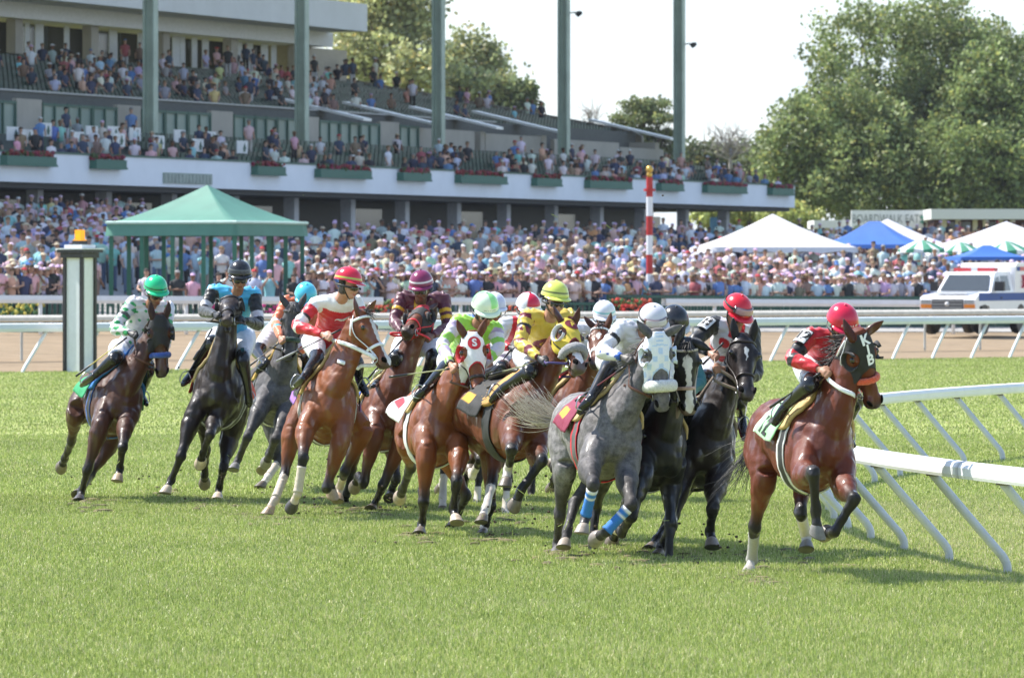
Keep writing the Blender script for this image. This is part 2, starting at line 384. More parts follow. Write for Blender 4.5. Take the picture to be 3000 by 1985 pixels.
    loc = (X - G.o) / k; lx, ly, lz = loc @ f, loc @ s, loc @ u
    grey = 'grey' in S['coat']
    if grey and S['coat'] == 'grey':
        w = sstep(-.1, .6, lx)[:, None] * .6; C = lerp(C, np.array([.066, .058, .058]), w)
    best = np.full(len(X), 1e9)
    for nm in ('RF', 'LF', 'RH', 'LH'):
        j1, j2, j3, cor, j4 = G.legs[nm]; fo = nm[1] == 'F'
        t1, d1 = seg_param(X, j1, j2); t2, d2 = seg_param(X, j2, j3); t3, d3 = seg_param(X, j3, j4)
        dm = np.minimum(np.minimum(d1, d2), d3); tt = np.where(d1 <= np.minimum(d2, d3), t1, np.where(d2 <= d3, 1 + t2, 2 + t3))
        near = (dm < .135 * k) & (dm < best); best = np.where(near, dm, best)
        w = sstep(.35 if fo else .45, 1.0, tt) * near if not grey else sstep(-.1, .7, tt) * near
        C = lerp(C, pts, w[:, None])
        sock = S.get('socks', {}).get(nm)
        if sock: C = np.where((near & (tt > sock))[:, None], np.array(S.get('sockcol', (.55, .50, .45))), C)
    hx = X - G.poll; ht = hx @ Hv / hl; hy = hx @ Sh / k; hn = hx @ Nn / k
    ishead = (ht > -.06) & (ht < 1.15) & (np.abs(hy) < .14) & (hn > -.30) & (hn < .12)
    mz = sstep(.80, .97, ht) * ishead * (ht < 1.04) * (np.abs(hy) < .10) * (hn > -.145); C = lerp(C, np.array(S.get('muzzle', (.03, .024, .024))), (mz * .85)[:, None])
    bl = S.get('blaze')
    if bl:                                                    # list of (t, centre, half width)
        bl = np.array(bl); w = np.interp(ht, bl[:, 0], bl[:, 2], left=0, right=0); c0_ = np.interp(ht, bl[:, 0], bl[:, 1])
        on = ishead & (hn > -.07) & (np.abs(hy - c0_ - .004 * np.sin(ht * 60)) < w); C = np.where(on[:, None], np.array([.62, .58, .55]), C)
    # ears
    nv = len(X); ear = MB()
    for sy, tip in ((-1, S.get('earR')), (1, S.get('earL'))):
        b0 = HP(-.02, sy * .068, -.055)
        e = S.get('ear', (.0, .10)); tipv = nrm(-Hv * .9 + Sh * sy * (.12 + e[0]) + Nn * e[1])
        if tip: tt_ = solve(b0, tip, .17 * k, S.get('esign', 0)); tipv = nrm(tt_ - b0)
        L = .17 * k; side = nrm(np.cross(tipv, Nn)); pts_ = [b0 - tipv * .03, b0 + tipv * L * .2, b0 + tipv * L * .5, b0 + tipv * L * .78 + Sh * -sy * .006, b0 + tipv * L + Sh * -sy * .012]
        ear.tube(pts_, np.array([.030, .037, .036, .021, .004]) * k, np.array([.026, .024, .018, .010, .003]) * k, side, 12, 3)
        cn = np.array(base) * .75
    EV = np.vstack(ear.v); ecol = np.tile(np.array(base) * .55, (len(EV), 1))
    faces = [p.vertices[:] for p in me.polygons] + [[i + nv for i in ff] for ff in ear.f]
    m2 = bpy.data.meshes.new('horse_body'); m2.from_pydata(np.vstack([X, EV]).tolist(), [], faces); smoothshade(m2)
    setcol(m2, np.vstack([C, ecol])); m2.materials.append(coat_mat(grey))
    foot = W(0, 0, 0); foot[2] = 0
    root = empty('racehorse', foot, S['label'], 'horse', 'racehorses galloping round the turn'); G.root = root
    link('body', m2, root); G.me = me; G.X = X; G.Nv = Nv; G.ht, G.hy, G.hn, G.ishead = ht, hy, hn, ishead; G.loc = (lx, ly, lz)
    # inner ears, eyes, nostrils
    dark = mat('dark_skin', (.003, .0025, .0025), .8, spec=.1); eyem = mat('eye_gloss', (.012, .008, .006), .08, spec=.8)
    G.bvh = bvh_of(me)
    for sy in (-1, 1):
        c = head_pt(G, .255, sy * .92, -.003); b = MB(); b.ball(c, V3(.026, .022, .022) * k, RH, 12, 8); b.build('eye', eyem, root, True)
        c = head_pt(G, .885, sy * .82, -.005); c2 = head_pt(G, .86, sy * .92, 0); c3 = head_pt(G, .90, sy * .80, 0); c4 = head_pt(G, .90, sy * 1.05, 0); a1 = nrm(nrm(c - c2) + .2 * nrm(c4 - c3)); a2 = nrm(c4 - c3); nn = nrm(np.cross(a1, a2)); a2 = np.cross(nn, a1)
        b = MB(); b.ball(c, V3(.036, .026, .013) * k, np.stack([a1, a2, nn], 1), 12, 8); b.build('nostril', dark, root, True)
    for sy in (-1, 1):
        b = MB(); b.tube([head_pt(G, t, sy * p, -.001) for t, p in ((.79, 2.05), (.85, 2.0), (.92, 1.95), (.97, 1.8))], np.array([.002, .0045, .005, .003]), None, Nn, 6, 2); b.build('mouth', dark, root, True)
    # hooves
    for nm in ('RF', 'LF', 'RH', 'LH'):
        j1, j2, j3, cor, j4 = G.legs[nm]; h = nrm(j4 - j3); D = nrm(np.cross(h, s)); b = MB(); n = 18
        th = np.linspace(0, 2 * math.pi, n, endpoint=False); rings = []
        for tt, r, sk in ((-.012, .044, 0), (.0, .051, .004), (.03, .057, .012), (.065, .065, .030), (.073, .066, .034), (.074, .060, .034)):
            rings.append(np.array([cor + h * (tt + sk * math.cos(t)) * k + (D * math.cos(t) * 1.06 + s * math.sin(t)) * r * k for t in th]))
        V = np.vstack(rings + [cor + h * .068 * k]); fc = []
        for i in range(len(rings) - 1):
            for j in range(n): fc.append((i * n + j, i * n + (j + 1) % n, (i + 1) * n + (j + 1) % n, (i + 1) * n + j))
        o_ = (len(rings) - 1) * n
        for j in range(n): fc.append((len(V) - 1, o_ + j, o_ + (j + 1) % n))
        hc = np.array(S.get('hoof', {}).get(nm, (.13, .105, .08))); cc = np.vstack([np.tile(hc * (1.25 if i < 2 else 1 if i < 4 else .35), (n, 1)) for i in range(len(rings))] + [hc * .2])
        b.add(V, fc, 0, cc); b.build('hoof', mat('hoof_horn', vcol=True, rough=.45, noise=.2, scale=30), root, True)
    for nm, (bc_, ta, tb_) in S.get('bandage', {}).items():
        j1, j2, j3, cor, j4 = G.legs[nm]; b = MB(); tt = np.linspace(ta, tb_, 14); st = np.array([(.70, .70, .70) if (i in (0, 1, 4) and bc_[2] > .48) else bc_ for i in range(14)])
        rr = np.interp(tt, [0, .14, .45, .84, 1], [.060, .053, .047, .048, .056]) * k * (1 + .03 * np.sin(np.arange(14) * 2.1)); T_ = nrm(j3 - j2); A_ = nrm(s - (s @ T_) * T_); B_ = np.cross(T_, A_)
        b.loft(np.array([lerp(j2, j3, t) for t in tt]), np.tile(A_, (14, 1)), np.tile(B_, (14, 1)), rr * .92, rr * 1.10, 16, 0, st); b.build('leg_bandage', mat('bandage', vcol=True, rough=.8, noise=.08, scale=40, bump=.2, bscale=90), root, True)
    if S.get('jaw', 0) > .01:
        b = MB(); b.ball(HP(.90, 0, -.085), V3(.05, .03, .016) * k, RH, 10, 6); b.build('tongue', mat('mouth_pink', (.30, .12, .11), .35), root, True)
    # mane, forelock, tail
    mc = S.get('mane', (.012, .010, .009)); hm = mat('horse_hair', vcol=True, rough=.45, noise=.15, scale=60, spec=.5)
    b = MB(); crest = crom(G.neck, 6); roots, dirs = [], []
    TT = np.gradient(crest, axis=0)
    for i in range(5, len(crest) - 1):
        tn = nrm(TT[i]); up = nrm(np.cross(tn, s)); up = up if up @ u > 0 else -up
        hgt = np.interp(i / (len(crest) - 1), [0, .25, .5, .75, 1], [.31, .275, .20, .152, .125]) * k
        for _ in range(S.get('mane_n', 7)):
            w = random.uniform(-.6, .8); p = crest[i] + TT[i] * random.random() + up * hgt * .93
            roots.append(p + s * .01 * w); dirs.append(up * random.uniform(.25, .9) - tn * .55 + s * S.get('mane_side', -.5) * random.uniform(.3, 1.2))
    hair(b, roots, dirs, S.get('mane_len', .14) * k, .006, .5, .3, 5, mc); b.build('mane', hm, root, True)
    if S.get('forelock', 1) and 'hood' not in S.get('tack', {}):
        b = MB(); hair(b, [HP(random.uniform(-.06, .03), random.uniform(-.03, .03), -.005) for _ in range(26)], [Hv * .7 + Nn * .45 + Sh * random.uniform(-.4, .4) for _ in range(26)], .13 * k, .004, .2, .25, 5, mc); b.build('forelock', hm, root, True)
    tr = W(-.88, 0, 1.36); td = S.get('tail', (-.8, -.15, .12)); tdv = f * td[0] + s * td[1] + u * td[2]; tl = S.get('tail_len', .75); b = MB()
    b.tube([W(-.78, 0, 1.38), tr, tr + nrm(tdv) * .20 * k], np.array([.045, .035, .014]) * k, side=s, n=10)
    tb = S.get('tail_bend', (0, 0, 0)); tbv = f * tb[0] + s * tb[1] + u * tb[2]
    nt_ = S.get('tail_n', 110); rt = [tr + nrm(tdv) * random.uniform(-.05, .2) * k + rng.normal(0, .014, 3) for _ in range(nt_)]
    hair(b, rt, [tdv] * nt_, tl * k, .0034, S.get('tail_droop', .9), .13, 9, S.get('tailcol', mc), wind=tbv); b.build('tail', hm, root, True)
    return G
# ---------------------------------------------------------------- tack, sampled on the horse's own skin
from mathutils.bvhtree import BVHTree
def bvh_of(me): return BVHTree.FromPolygons([v.co[:] for v in me.vertices], [p.vertices[:] for p in me.polygons])
def cast(bvh, c, d, far=.8):
    d = nrm(np.asarray(d, float)); o = np.asarray(c) + d * far
    h = bvh.ray_cast(Vector(o), Vector(-d), far)
    return np.array(h[0]) if h[0] is not None else np.asarray(c) + d * .08
def head_pt(G, t, phi, off=.008):
    """point on the head skin at station t, angle phi from the face line towards the left"""
    w, hd, fs = head_at(min(max(t, -.1), 1)); c = G.HP(t, 0, fs - hd); d = G.N * math.cos(phi) + G.Sh * math.sin(phi)
    return cast(G.bvh, c, d, 1.25 * math.hypot(w * 1.25 * math.sin(phi), hd * math.cos(phi)) * G.k + .02) + d * off
def body_pt(G, x, th, off=.01):
    cz, a, b = trunk_at(x); c = G.W(x, 0, cz); d = G.u * math.cos(th) + G.s * math.sin(th)
    return cast(G.bvh, c, d, .62) + d * off
def ribbon(mb, pts, w, t=.004, side=None, col=(1, 1, 1), n=8, sub=2):
    mb.tube(pts, w / 2, t, side if side is not None else (0, 0, 1), n, sub, 0, col, p=3)
def strap(G, name, pts, w, m, up=None, t=.005):
    mb = MB(); pts = np.array(pts); c = pts.mean(0); T = np.gradient(pts, axis=0)
    sd = np.cross(T, pts - c) if up is None else np.tile(np.asarray(up, float), (len(pts), 1))
    ribbon(mb, pts, w, t, sd); return mb.build(name, m, G.root, True)
def leather(col): return mat('strap_%02x%02x%02x' % tuple(int(min(255, c * 255)) for c in col), col, .45, noise=.15, scale=40)
def cloth(col, rough=.75): return mat('cloth_%02x%02x%02x' % tuple(int(min(255, c * 255)) for c in col), col, rough, noise=.08, scale=25, bump=.15, bscale=60, sheen=.1)
def stick_text(mb, txt, size, fn, bold=.0, col=(1, 1, 1)):
    v, f = text_mesh(txt, size, bold); mb.add([fn(x, y) for x, y in v], f, 0, col)
def sheet(G, name, xs, ths, fn_off, m, thick=.006, colfn=None, jig=0.):
    nx, nt = len(xs), len(ths); V = np.zeros((nx, nt, 3)); C = np.ones((nx, nt, 3))
    for i, x in enumerate(xs):
        for j, t in enumerate(ths):
            xx, tt, off = fn_off(x, t); V[i, j] = body_pt(G, xx, tt, off)
            if colfn: C[i, j] = colfn(x, t)
    ctr = V.mean((0, 1)); fc = []
    for i in range(nx - 1):
        for j in range(nt - 1): fc.append((i * nt + j, (i + 1) * nt + j, (i + 1) * nt + j + 1, i * nt + j + 1))
    mb = MB(); mb.add(V.reshape(-1, 3), fc, 0, C.reshape(-1, 3)); o = mb.build(name, m, G.root, True)
    sl = o.modifiers.new('thickness', 'SOLIDIFY'); sl.thickness = thick; sl.offset = 0
    return o
def tack(G):
    S = G.S; T = S.get('tack', {}); bc = T.get('bridle', (.025, .016, .012)); bm = leather(bc); bw = T.get('bw', .022); k = G.k
    PI = math.pi
    def ring(t0, ph0, ph1, n=14, off=.006, dt=0): return [head_pt(G, t0 + dt * abs(ph) / PI, ph, off) for ph in np.linspace(ph0, ph1, n)]
    # bridle
    if not T.get('hood'): strap(G, 'browband', ring(.10, -1.75, 1.75, 14, .008, -.06), bw, bm)
    for sy in (-1, 1):
        strap(G, 'cheekpiece', [head_pt(G, t, sy * p, .008) for t, p in ((-.02, 1.75), (.15, 1.85), (.32, 1.8), (.5, 1.75), (.66, 1.75), (.80, 1.75))], bw, bm)
    if T.get('nose', 1): strap(G, 'noseband', ring(T.get('nt', .62), -PI, PI, 22, .007), T.get('nw', bw * 1.1), leather(T.get('nosecol', bc)))
    strap(G, 'throat_latch', [head_pt(G, .02, -1.9, .01)] + [head_pt(G, .24, p, .016) for p in (-2.2, -2.7, PI, 2.7, 2.2)] + [head_pt(G, .02, 1.9, .01)], bw * .7, bm)
    fl = T.get('fleece')
    if fl:
        mb = MB(); r = T.get('fr', .034); pts = np.array(ring(T.get('ft', .60), -2.2, 2.2, 26, r * .75)); pts[1:-1] = (pts[:-2] + pts[1:-1] * 2 + pts[2:]) / 4; pts[1:-1] = (pts[:-2] + pts[1:-1] * 2 + pts[2:]) / 4
        pts = np.array(pts); cc = pts.mean(0); mb.tube(pts, np.r_[r * .5, np.full(len(pts) - 2, r), r * .5], r * .8, np.cross(np.gradient(pts, axis=0), pts - cc), 16, 2)
        v = mb.v[0]; v += rng.normal(0, .0016, v.shape); mb.build('fleece_noseband', mat('fleece_%d' % int(fl[0] * 999), fl, .95, noise=.25, scale=70, bump=.9, bscale=120, sheen=.4), G.root, True)
    steel = mat('steel', (.45, .45, .46), .3, 1., noise=.1)
    G.bit = []
    for sy in (-1, 1):
        c = head_pt(G, .80, sy * 2.05, .016); mb = MB(); th = np.linspace(0, 2 * PI, 15)
        mb.tube([c + (G.H * math.cos(a) + G.N * math.sin(a)) * .034 for a in th], .005, None, G.Sh, 6, 1); mb.build('bit_ring', steel, G.root, True); G.bit.append(c)
    mb = MB(); mb.tube([head_pt(G, .84, p, .006) for p in (-1.95, -2.5, PI, 2.5, 1.95)], .006, None, G.H, 6, 2); mb.build('chin_strap', bm, G.root, True)
    # hood
    hd = T.get('hood')
    if hd:
        dome = [G.HP(.255, sy * .122, -.052) for sy in (-1, 1)]
        ph = np.arctan2(np.abs(G.hy), G.hn + .10); tmax = hd.get('t', .40) + hd.get('dt', .24) * np.clip(ph / 1.6, 0, 1) ** 1.5
        lim = sstep(2.0, 2.6, ph)
        mask = G.ishead & (G.ht < tmax) & (G.ht > -.055) & (ph < hd.get('ph', 2.5))
        X = G.X
        for c in dome: mask &= np.linalg.norm((X - c) * 1., axis=1) > .062 * k
        full = np.zeros(len(G.me.vertices), bool); full[:len(mask)] = mask
        for sy in (-1, 1):                                             # room for the ears
            c = G.HP(-.02, sy * .068, -.055); full[:len(mask)] &= np.linalg.norm(X - c, axis=1) > .036 * k
        res = shell(G.me, full, .007, 'hood', mat('hood_cloth', vcol=True, rough=.7, noise=.06, scale=30, bump=.12, bscale=50), G.root)
        if res:
            o, used = res; hy, ht, hn = G.hy[used], G.ht[used], G.hn[used]; C = np.tile(np.array(hd['col']), (len(used), 1))
            if 'edge' in hd:
                w = tmax[used] - ht < hd.get('ew', .035); C[w] = hd['edge']
            if 'fn' in hd: C = hd['fn'](C, hy, ht, hn)
            setcol(o.data, C); so_ = o.modifiers.new('thickness', 'SOLIDIFY'); so_.thickness = .005
            for txt, t0, size, col, dy in hd.get('text', ()):
                mb = MB(); stick_text(mb, txt, size, lambda x, y: cast(G.bvh, G.HP(t0, 0, -.10) + G.Sh * (x + dy) - G.H * y, G.N, .3) + G.N * .016, .004, col); mb.build('hood_lettering', mat('lettering', vcol=True, rough=.7, noise=.03), G.root)
            if 'badge' in hd:
                t0, r, col = hd['badge']; mb = MB(); a = np.linspace(0, 2 * PI, 25)[:-1]
                fnb = lambda x, y: cast(G.bvh, G.HP(t0, 0, -.10) + G.Sh * x - G.H * y, G.N, .3) + G.N * .0135
                rr = [0, .5, 1]; V = [fnb(0, 0)] + [fnb(r * q * hd.get('bx', 1) * math.cos(t), r * q * math.sin(t)) for q in rr[1:] for t in a]
                fc = [(0, 1 + j, 1 + (j + 1) % 24) for j in range(24)] + [(1 + j, 25 + j, 25 + (j + 1) % 24, 1 + (j + 1) % 24) for j in range(24)]
                mb.add(V, fc, 0, col); mb.build('hood_badge', mat('lettering', vcol=True, rough=.7, noise=.03), G.root)
    cup = T.get('cups')
    if cup:
        for sy in (-1, 1):
            c = G.HP(.265, sy * .120, -.055); mb = MB(); V = []; n = 18
            for a in np.linspace(-2.5, 2.5, n):                            # opens forwards
                e = -G.N * math.cos(a) + G.H * math.sin(a)
                V += [c + e * .064 * k - G.Sh * sy * .012, c + e * .078 * k + G.Sh * sy * .044 * (0.35 + .65 * (math.cos(a) * .5 + .5)) * k]
            mb.add(V, [(2 * i, 2 * i + 1, 2 * i + 3, 2 * i + 2) for i in range(n - 1)]); o = mb.build('blinker_cup', cloth(cup), G.root, True)
            m_ = o.modifiers.new('thickness', 'SOLIDIFY'); m_.thickness = .006
    # saddle, cloth and girth
    gc = T.get('girth', ((.03, .03, .03), (.6, .6, .6))); xs = np.linspace(.31, .45, 9)
    sheet(G, 'girth', xs, np.linspace(-3.12, 3.12, 60), lambda x, t: (x + .03 * math.cos(t), t, .012), mat('girth_web', vcol=True, rough=.6, noise=.08, scale=40), .008, lambda x, t: gc[1] if (x < .335 or x > .425) else gc[0])
    pc = T.get('pad', (.42, .30, .13))
    o = sheet(G, 'saddle_pad', np.linspace(0, .62, 18), np.linspace(-1.22, 1.22, 30), lambda x, t: (x - .17 * (abs(t) / 1.25) ** 1.5, t, .026), mat('pad_%d' % int(pc[0] * 999), pc, .85, noise=.15, scale=30, bump=.3, bscale=80), T.get('padt', .03))
    cc = T.get('cloth', (.4, .4, .4)); c2 = T.get('cloth2'); fl_ = T.get('flare', .03)
    def coff(x, t):
        w = max(0, .22 - x) / .28; e = max(0, abs(t) - .9) / .7
        return x - .10 * e - .05 * w, t, .050 + fl_ * w * e * (1.2 + .5 * math.sin(9 * x + 4 * t)) + .008 * math.sin(14 * x + 6 * t) * e
    sheet(G, 'saddle_cloth', np.linspace(-.06, .37, 18), np.linspace(-1.58, 1.58, 46), coff, mat('saddle_cloth', vcol=True, rough=.75, noise=.07, scale=25, bump=.2, bscale=40), .006, (lambda x, t: T['cfn'](x, t)) if 'cfn' in T else (lambda x, t: (c2 if c2 is not None and (x < -.04 or abs(t) > 1.51) else cc)))
    if 'num' in T:
        txt, size, col, x0, t0 = T['num']
        for sy in (-1, 1):
            mb = MB(); stick_text(mb, txt, size, lambda X_, Y_: body_pt(G, *[q + w for q, w in zip(coff(x0 - sy * X_ * -1 * -1, sy * (t0 - Y_ * 3.2)), (0, 0, .010))]), .006, col)
            mb.build('cloth_number', mat('lettering', vcol=True, rough=.7, noise=.03), G.root)
    mb = MB()
    b0 = [body_pt(G, x, 0, .05) for x in (-.10, .02, .2, .36, .46)]
    mb.tube(b0, np.array([.10, .15, .13, .10, .07]), np.array([.025, .035, .025, .035, .03]), G.s, 14, 3); mb.build('saddle', mat('saddle_leather', (.018, .014, .012), .4), G.root, True)
    return G
GAL = dict(RF=dict(loc=[(.86, .17, .72), (.62, .17, .56), (.46, .17, .62)]), LF=dict(loc=[(.72, .17, .56), (.80, .17, .27), (.92, .17, .12)]),
           RH=dict(loc=[(-.62, .17, .62), (-.52, .17, .28), (-.42, .17, .10)]), LH=dict(loc=[(-.85, .17, .70), (-1.10, .17, .42), (-1.22, .17, .30)]))
TAN, PALE, GREYH = (.33, .24, .16), (.45, .37, .28), (.16, .15, .14)
HORSES = dict(
 h13=dict(d=44.7, yaw=15, lean=9, pitch=1, chest=(2434, 1318), coat='red_bay', poll=(2531, 990), lip=(2573, 1200), hsign=-1, face=18,
    earR=(2480, 958), earL=(2567, 955), mane_len=.26, mane_side=-1.2, mane_n=16, blaze=None,
    legs=dict(RF=dict(e=(2352, 1392), es=1, k=(2383, 1384), f=(2390, 1494), t=(2396, 1580), s=(1, -1, -1)), LF=dict(e=(2470, 1420), es=1, k=(2502, 1462), f=(2446, 1556), t=(2416, 1562), s=(1, -1, -1)),
              RH=dict(e=(2240, 1392), es=1, k=(2211, 1540), f=(2203, 1640), t=(2188, 1686), s=(-1, -1, 1)), LH=dict(k=(2345, 1500), f=(2362, 1568), t=(2362, 1612), s=(1, -1, 1))),
    socks=dict(RH=1.25, LH=1.2), hoof=dict(RF=GREYH, RH=(.3, .28, .25), LH=GREYH), sockcol=(.42, .40, .38), tail=(-.5, -.22, -.8), tail_len=.62, tail_droop=.6, tail_n=90, tail_bend=(0, -.25, 0),
    label='shiny bay horse on the far right wearing a black hood and orange noseband'),
 h12=dict(d=48.95, size=1.04, yaw=13, lean=9, pitch=0, chest=(2086, 1318), coat='brown', poll=(2184, 983), lip=(2194, 1160), hsign=1, face=14, earR=(2144, 927), earL=(2216, 937), blaze=[(.18, 0, .0), (.22, 0, .022), (.26, 0, .018), (.34, .004, .006), (.42, 0, 0)], forelock=0,
    legs=dict(RF=dict(e=(1990, 1424), es=1, k=(1965, 1540), f=(1938, 1602), t=(1922, 1634), s=(1, -1, 1)), LF=dict(e=(2098, 1420), es=1, k=(2088, 1490), f=(2080, 1556), t=(2088, 1606), s=(1, -1, 1)),
              RH=dict(e=(2015, 1420), es=1, k=(1975, 1510), f=(1925, 1580), t=(1900, 1612), s=(1, 1, 1)), LH=dict(loc=[(-.80, .17, .66), (-1.05, .17, .40), (-1.16, .17, .26)])),
    hoof=dict(LF=(.22, .18, .15)), tail=(-.9, -.4, -.1), muzzle=(.06, .045, .042),
    label='near black horse with bare face and small white star beside the polka dot rider'),
 h11=dict(d=48.35, yaw=13, lean=8, pitch=0, chest=(1943, 1325), coat='black', poll=(2012, 1008), lip=(2022, 1216), hsign=1, face=8, earR=(1992, 985), earL=(2058, 1014), muzzle=(.18, .12, .11),
    blaze=[(.14, 0, 0), (.20, 0, .04), (.30, .0, .042), (.38, .004, .024), (.55, .006, .024), (.78, .0, .034), (.92, 0, .035), (.97, 0, .01)],
    legs=dict(RF=dict(e=(1885, 1390), es=1, k=(1848, 1512), f=(1822, 1560), t=(1812, 1545), s=(1, -1, -1)), LF=dict(loc=GAL['LF']['loc']), RH=dict(loc=GAL['RH']['loc']), LH=GAL['LH']),
    hoof=dict(RF=PALE), tail=(-.9, .7, .0), label='black horse with a long white blaze squeezed between the grey and the dark horse'),
 h10=dict(d=47.7, yaw=13, lean=9, pitch=1, chest=(1811, 1290), coat='grey', poll=(1932, 983), lip=(1946, 1206), hsign=1, face=10, earR=(1878, 955), earL=(1990, 958), muzzle=(.10, .092, .092), mane=(.12, .11, .105), tailcol=(.50, .45, .38), jaw=.02,
    mane_len=.22, mane_side=-1, mane_n=12,
    legs=dict(RF=dict(e=(1725, 1372), es=1, k=(1738, 1420), f=(1716, 1510), t=(1702, 1566), s=(1, -1, 1)), LF=dict(e=(1835, 1400), es=1, k=(1850, 1476), f=(1776, 1556), t=(1742, 1580), s=(1, -1, -1)),
              RH=dict(e=(1655, 1365), es=1, k=(1640, 1506), f=(1633, 1590), t=(1628, 1630), s=(-1, -1, 1)), LH=dict(k=(1684, 1470), f=(1660, 1560), t=(1650, 1606), s=(1, 1, 1))),
    hoof=dict(RF=(.30, .25, .2), LF=(.2, .17, .15), LH=(.3, .25, .2), RH=(.1, .09, .085)), tail=(-.35, -.95, -.5), tail_len=.50, tail_droop=-.35, tail_bend=(0, -.5, .55), tail_n=200,
    label='dappled grey horse in the pale blue hood with a thick white fleece noseband'),
 h9=dict(d=60.5, yaw=10, lean=8, pitch=0, chest=(1700, 1215), coat='bay', poll=(1758, 950), lip=(1742, 1064), hsign=1, face=-8, earR=(1727, 945), earL=(1783, 945), legs=GAL, blaze=[(.2, 0, 0), (.25, 0, .03), (.32, 0, .02), (.38, 0, 0)],
    label='bay horse in a white bridle partly hidden between the yellow and white riders'),
 h8=dict(d=51.3, yaw=24, lean=8, pitch=1, chest=(1562, 1240), coat='bay', poll=(1672, 938), lip=(1708, 1078), hsign=1, face=38, earR=(1621, 899), earL=(1699, 905), jaw=.035, muzzle=(.10, .085, .08), blaze=[(.5, 0, .05), (.7, 0, .05), (.82, 0, .04), (.9, 0, .0)],
    legs=dict(RF=dict(e=(1500, 1292), es=1, k=(1499, 1318), f=(1488, 1375), t=(1478, 1428), s=(1, -1, 1)), LF=dict(e=(1572, 1330), es=1, k=(1588, 1348), f=(1528, 1432), t=(1502, 1490), s=(1, -1, -1)),
              RH=dict(e=(1505, 1380), es=1, k=(1437, 1482), f=(1420, 1542), t=(1408, 1572), s=(1, -1, 1)), LH=dict(k=(1440, 1420), f=(1422, 1490), t=(1408, 1532), s=(1, 1, 1))),
    socks=dict(RH=1.85, LH=1.15, RF=1.7), tail=(-.9, .3, -.2), mane_n=3, mane_len=.08, label='wet bay horse in a yellow hood with grey fleece noseband and open mouth'),
 h7=dict(d=57.0, yaw=14, lean=8, pitch=0, chest=(1468, 1225), coat='bay', poll=(1575, 985), lip=(1610, 1110), hsign=1, face=20, legs=GAL, socks=dict(RF=1.4, LF=1.4, RH=1.3), label='bay horse mostly hidden behind the yellow and light green riders'),
 h7b=dict(d=60.0, yaw=12, lean=8, pitch=0, chest=(1385, 1215), coat='dark_bay', poll=(1480, 985), lip=(1500, 1100), hsign=1, face=10, legs=GAL, socks=dict(LF=1.5, LH=1.3), label='dark bay horse almost wholly hidden behind the white hooded horse'),
 h6=dict(d=52.4, yaw=7, lean=10, pitch=1, chest=(1290, 1262), coat='bright_bay', poll=(1386, 980), lip=(1410, 1162), hsign=1, face=8, earR=(1340, 945), earL=(1423, 942), muzzle=(.022, .02, .02),
    legs=dict(RF=dict(e=(1250, 1330), es=1, k=(1241, 1470), f=(1236, 1535), t=(1227, 1568), s=(-1, -1, 1)), LF=dict(e=(1345, 1330), es=1, k=(1337, 1412), f=(1328, 1492), t=(1340, 1534), s=(1, -1, 1)),
              RH=dict(e=(1192, 1292), es=1, k=(1203, 1368), f=(1180, 1432), t=(1170, 1460), s=(-1, -1, -1)), LH=dict(k=(1366, 1450), f=(1338, 1510), t=(1322, 1548), s=(1, -1, 1))),
    hoof=dict(LF=PALE, RH=(.3, .24, .18)), mane_n=2, mane_len=.08, tail=(-.95, .25, -.1), label='bright bay horse in a white hood with a red badge, nose held low'),
 h5=dict(d=57.8, yaw=6, lean=9, pitch=6, chest=(1140, 1212), coat='bay', poll=(1238, 893), lip=(1184, 962), hsign=1, face=-22, jaw=.02, esign=-1, ear=(.05, .0), muzzle=(.03, .025, .024),
    legs=dict(RF=dict(e=(1098, 1270), es=1, k=(1064, 1416), f=(1050, 1395), t=(1038, 1430), s=(1, -1, -1)), LF=dict(e=(1180, 1285), es=1, k=(1120, 1424), f=(1098, 1478), t=(1084, 1495), s=(1, -1, 1)),
              RH=dict(loc=[(-.70, .17, .66), (-.92, .17, .42), (-1.04, .17, .30)]), LH=dict(k=(1160, 1400), f=(1146, 1440), t=(1140, 1460), s=(1, -1, 1))),
    mane_n=2, mane_len=.08, forelock=0, label='bay horse with its head thrown up in a red and black hood'),
 h4=dict(d=55.8, yaw=5, lean=6, pitch=4, chest=(968, 1192), coat='bright_bay', poll=(1073, 912), lip=(1146, 1070), hsign=1, face=58, earR=(1038, 878), earL=(1100, 883), muzzle=(.06, .045, .042), blaze=[(.12, 0, 0), (.18, .01, .03), (.3, .01, .036), (.5, .01, .028), (.75, .012, .03), (.92, .012, .034), (.98, 0, .01)],
    legs=dict(RF=dict(e=(893, 1262), es=1, k=(888, 1342), f=(872, 1445), t=(852, 1490), s=(1, -1, -1)), LF=dict(e=(1000, 1285), es=1, k=(956, 1430), f=(966, 1400), t=(975, 1458), s=(1, -1, -1)),
              RH=dict(e=(856, 1268), es=1, k=(833, 1392), f=(806, 1462), t=(780, 1508), s=(1, 1, 1)), LH=dict(e=(1065, 1262), es=1, k=(1010, 1380), f=(994, 1432), t=(988, 1470), s=(-1, -1, 1))),
    socks=dict(RF=1.25, RH=1.1, LH=1.25), sockcol=(.50, .42, .34), hoof=dict(RF=(.05, .045, .04), RH=TAN, LH=TAN, LF=TAN), mane_len=.12, mane_side=-.8, label='bright bay horse in a white bridle turning its white blazed head aside'),
 h3=dict(d=62.8, yaw=8, lean=9, pitch=3, chest=(822, 1152), coat='iron_grey', poll=(857, 898), lip=(843, 1056), hsign=1, face=-6, earR=(826, 873), earL=(892, 872), muzzle=(.06, .055, .055), mane=(.10, .095, .09), tailcol=(.2, .19, .18),
    legs=dict(RF=dict(e=(758, 1205), es=1, k=(724, 1282), f=(698, 1345), t=(682, 1378), s=(1, -1, 1)), LF=dict(e=(830, 1225), es=1, k=(808, 1286), f=(790, 1332), t=(778, 1358), s=(1, -1, -1)),
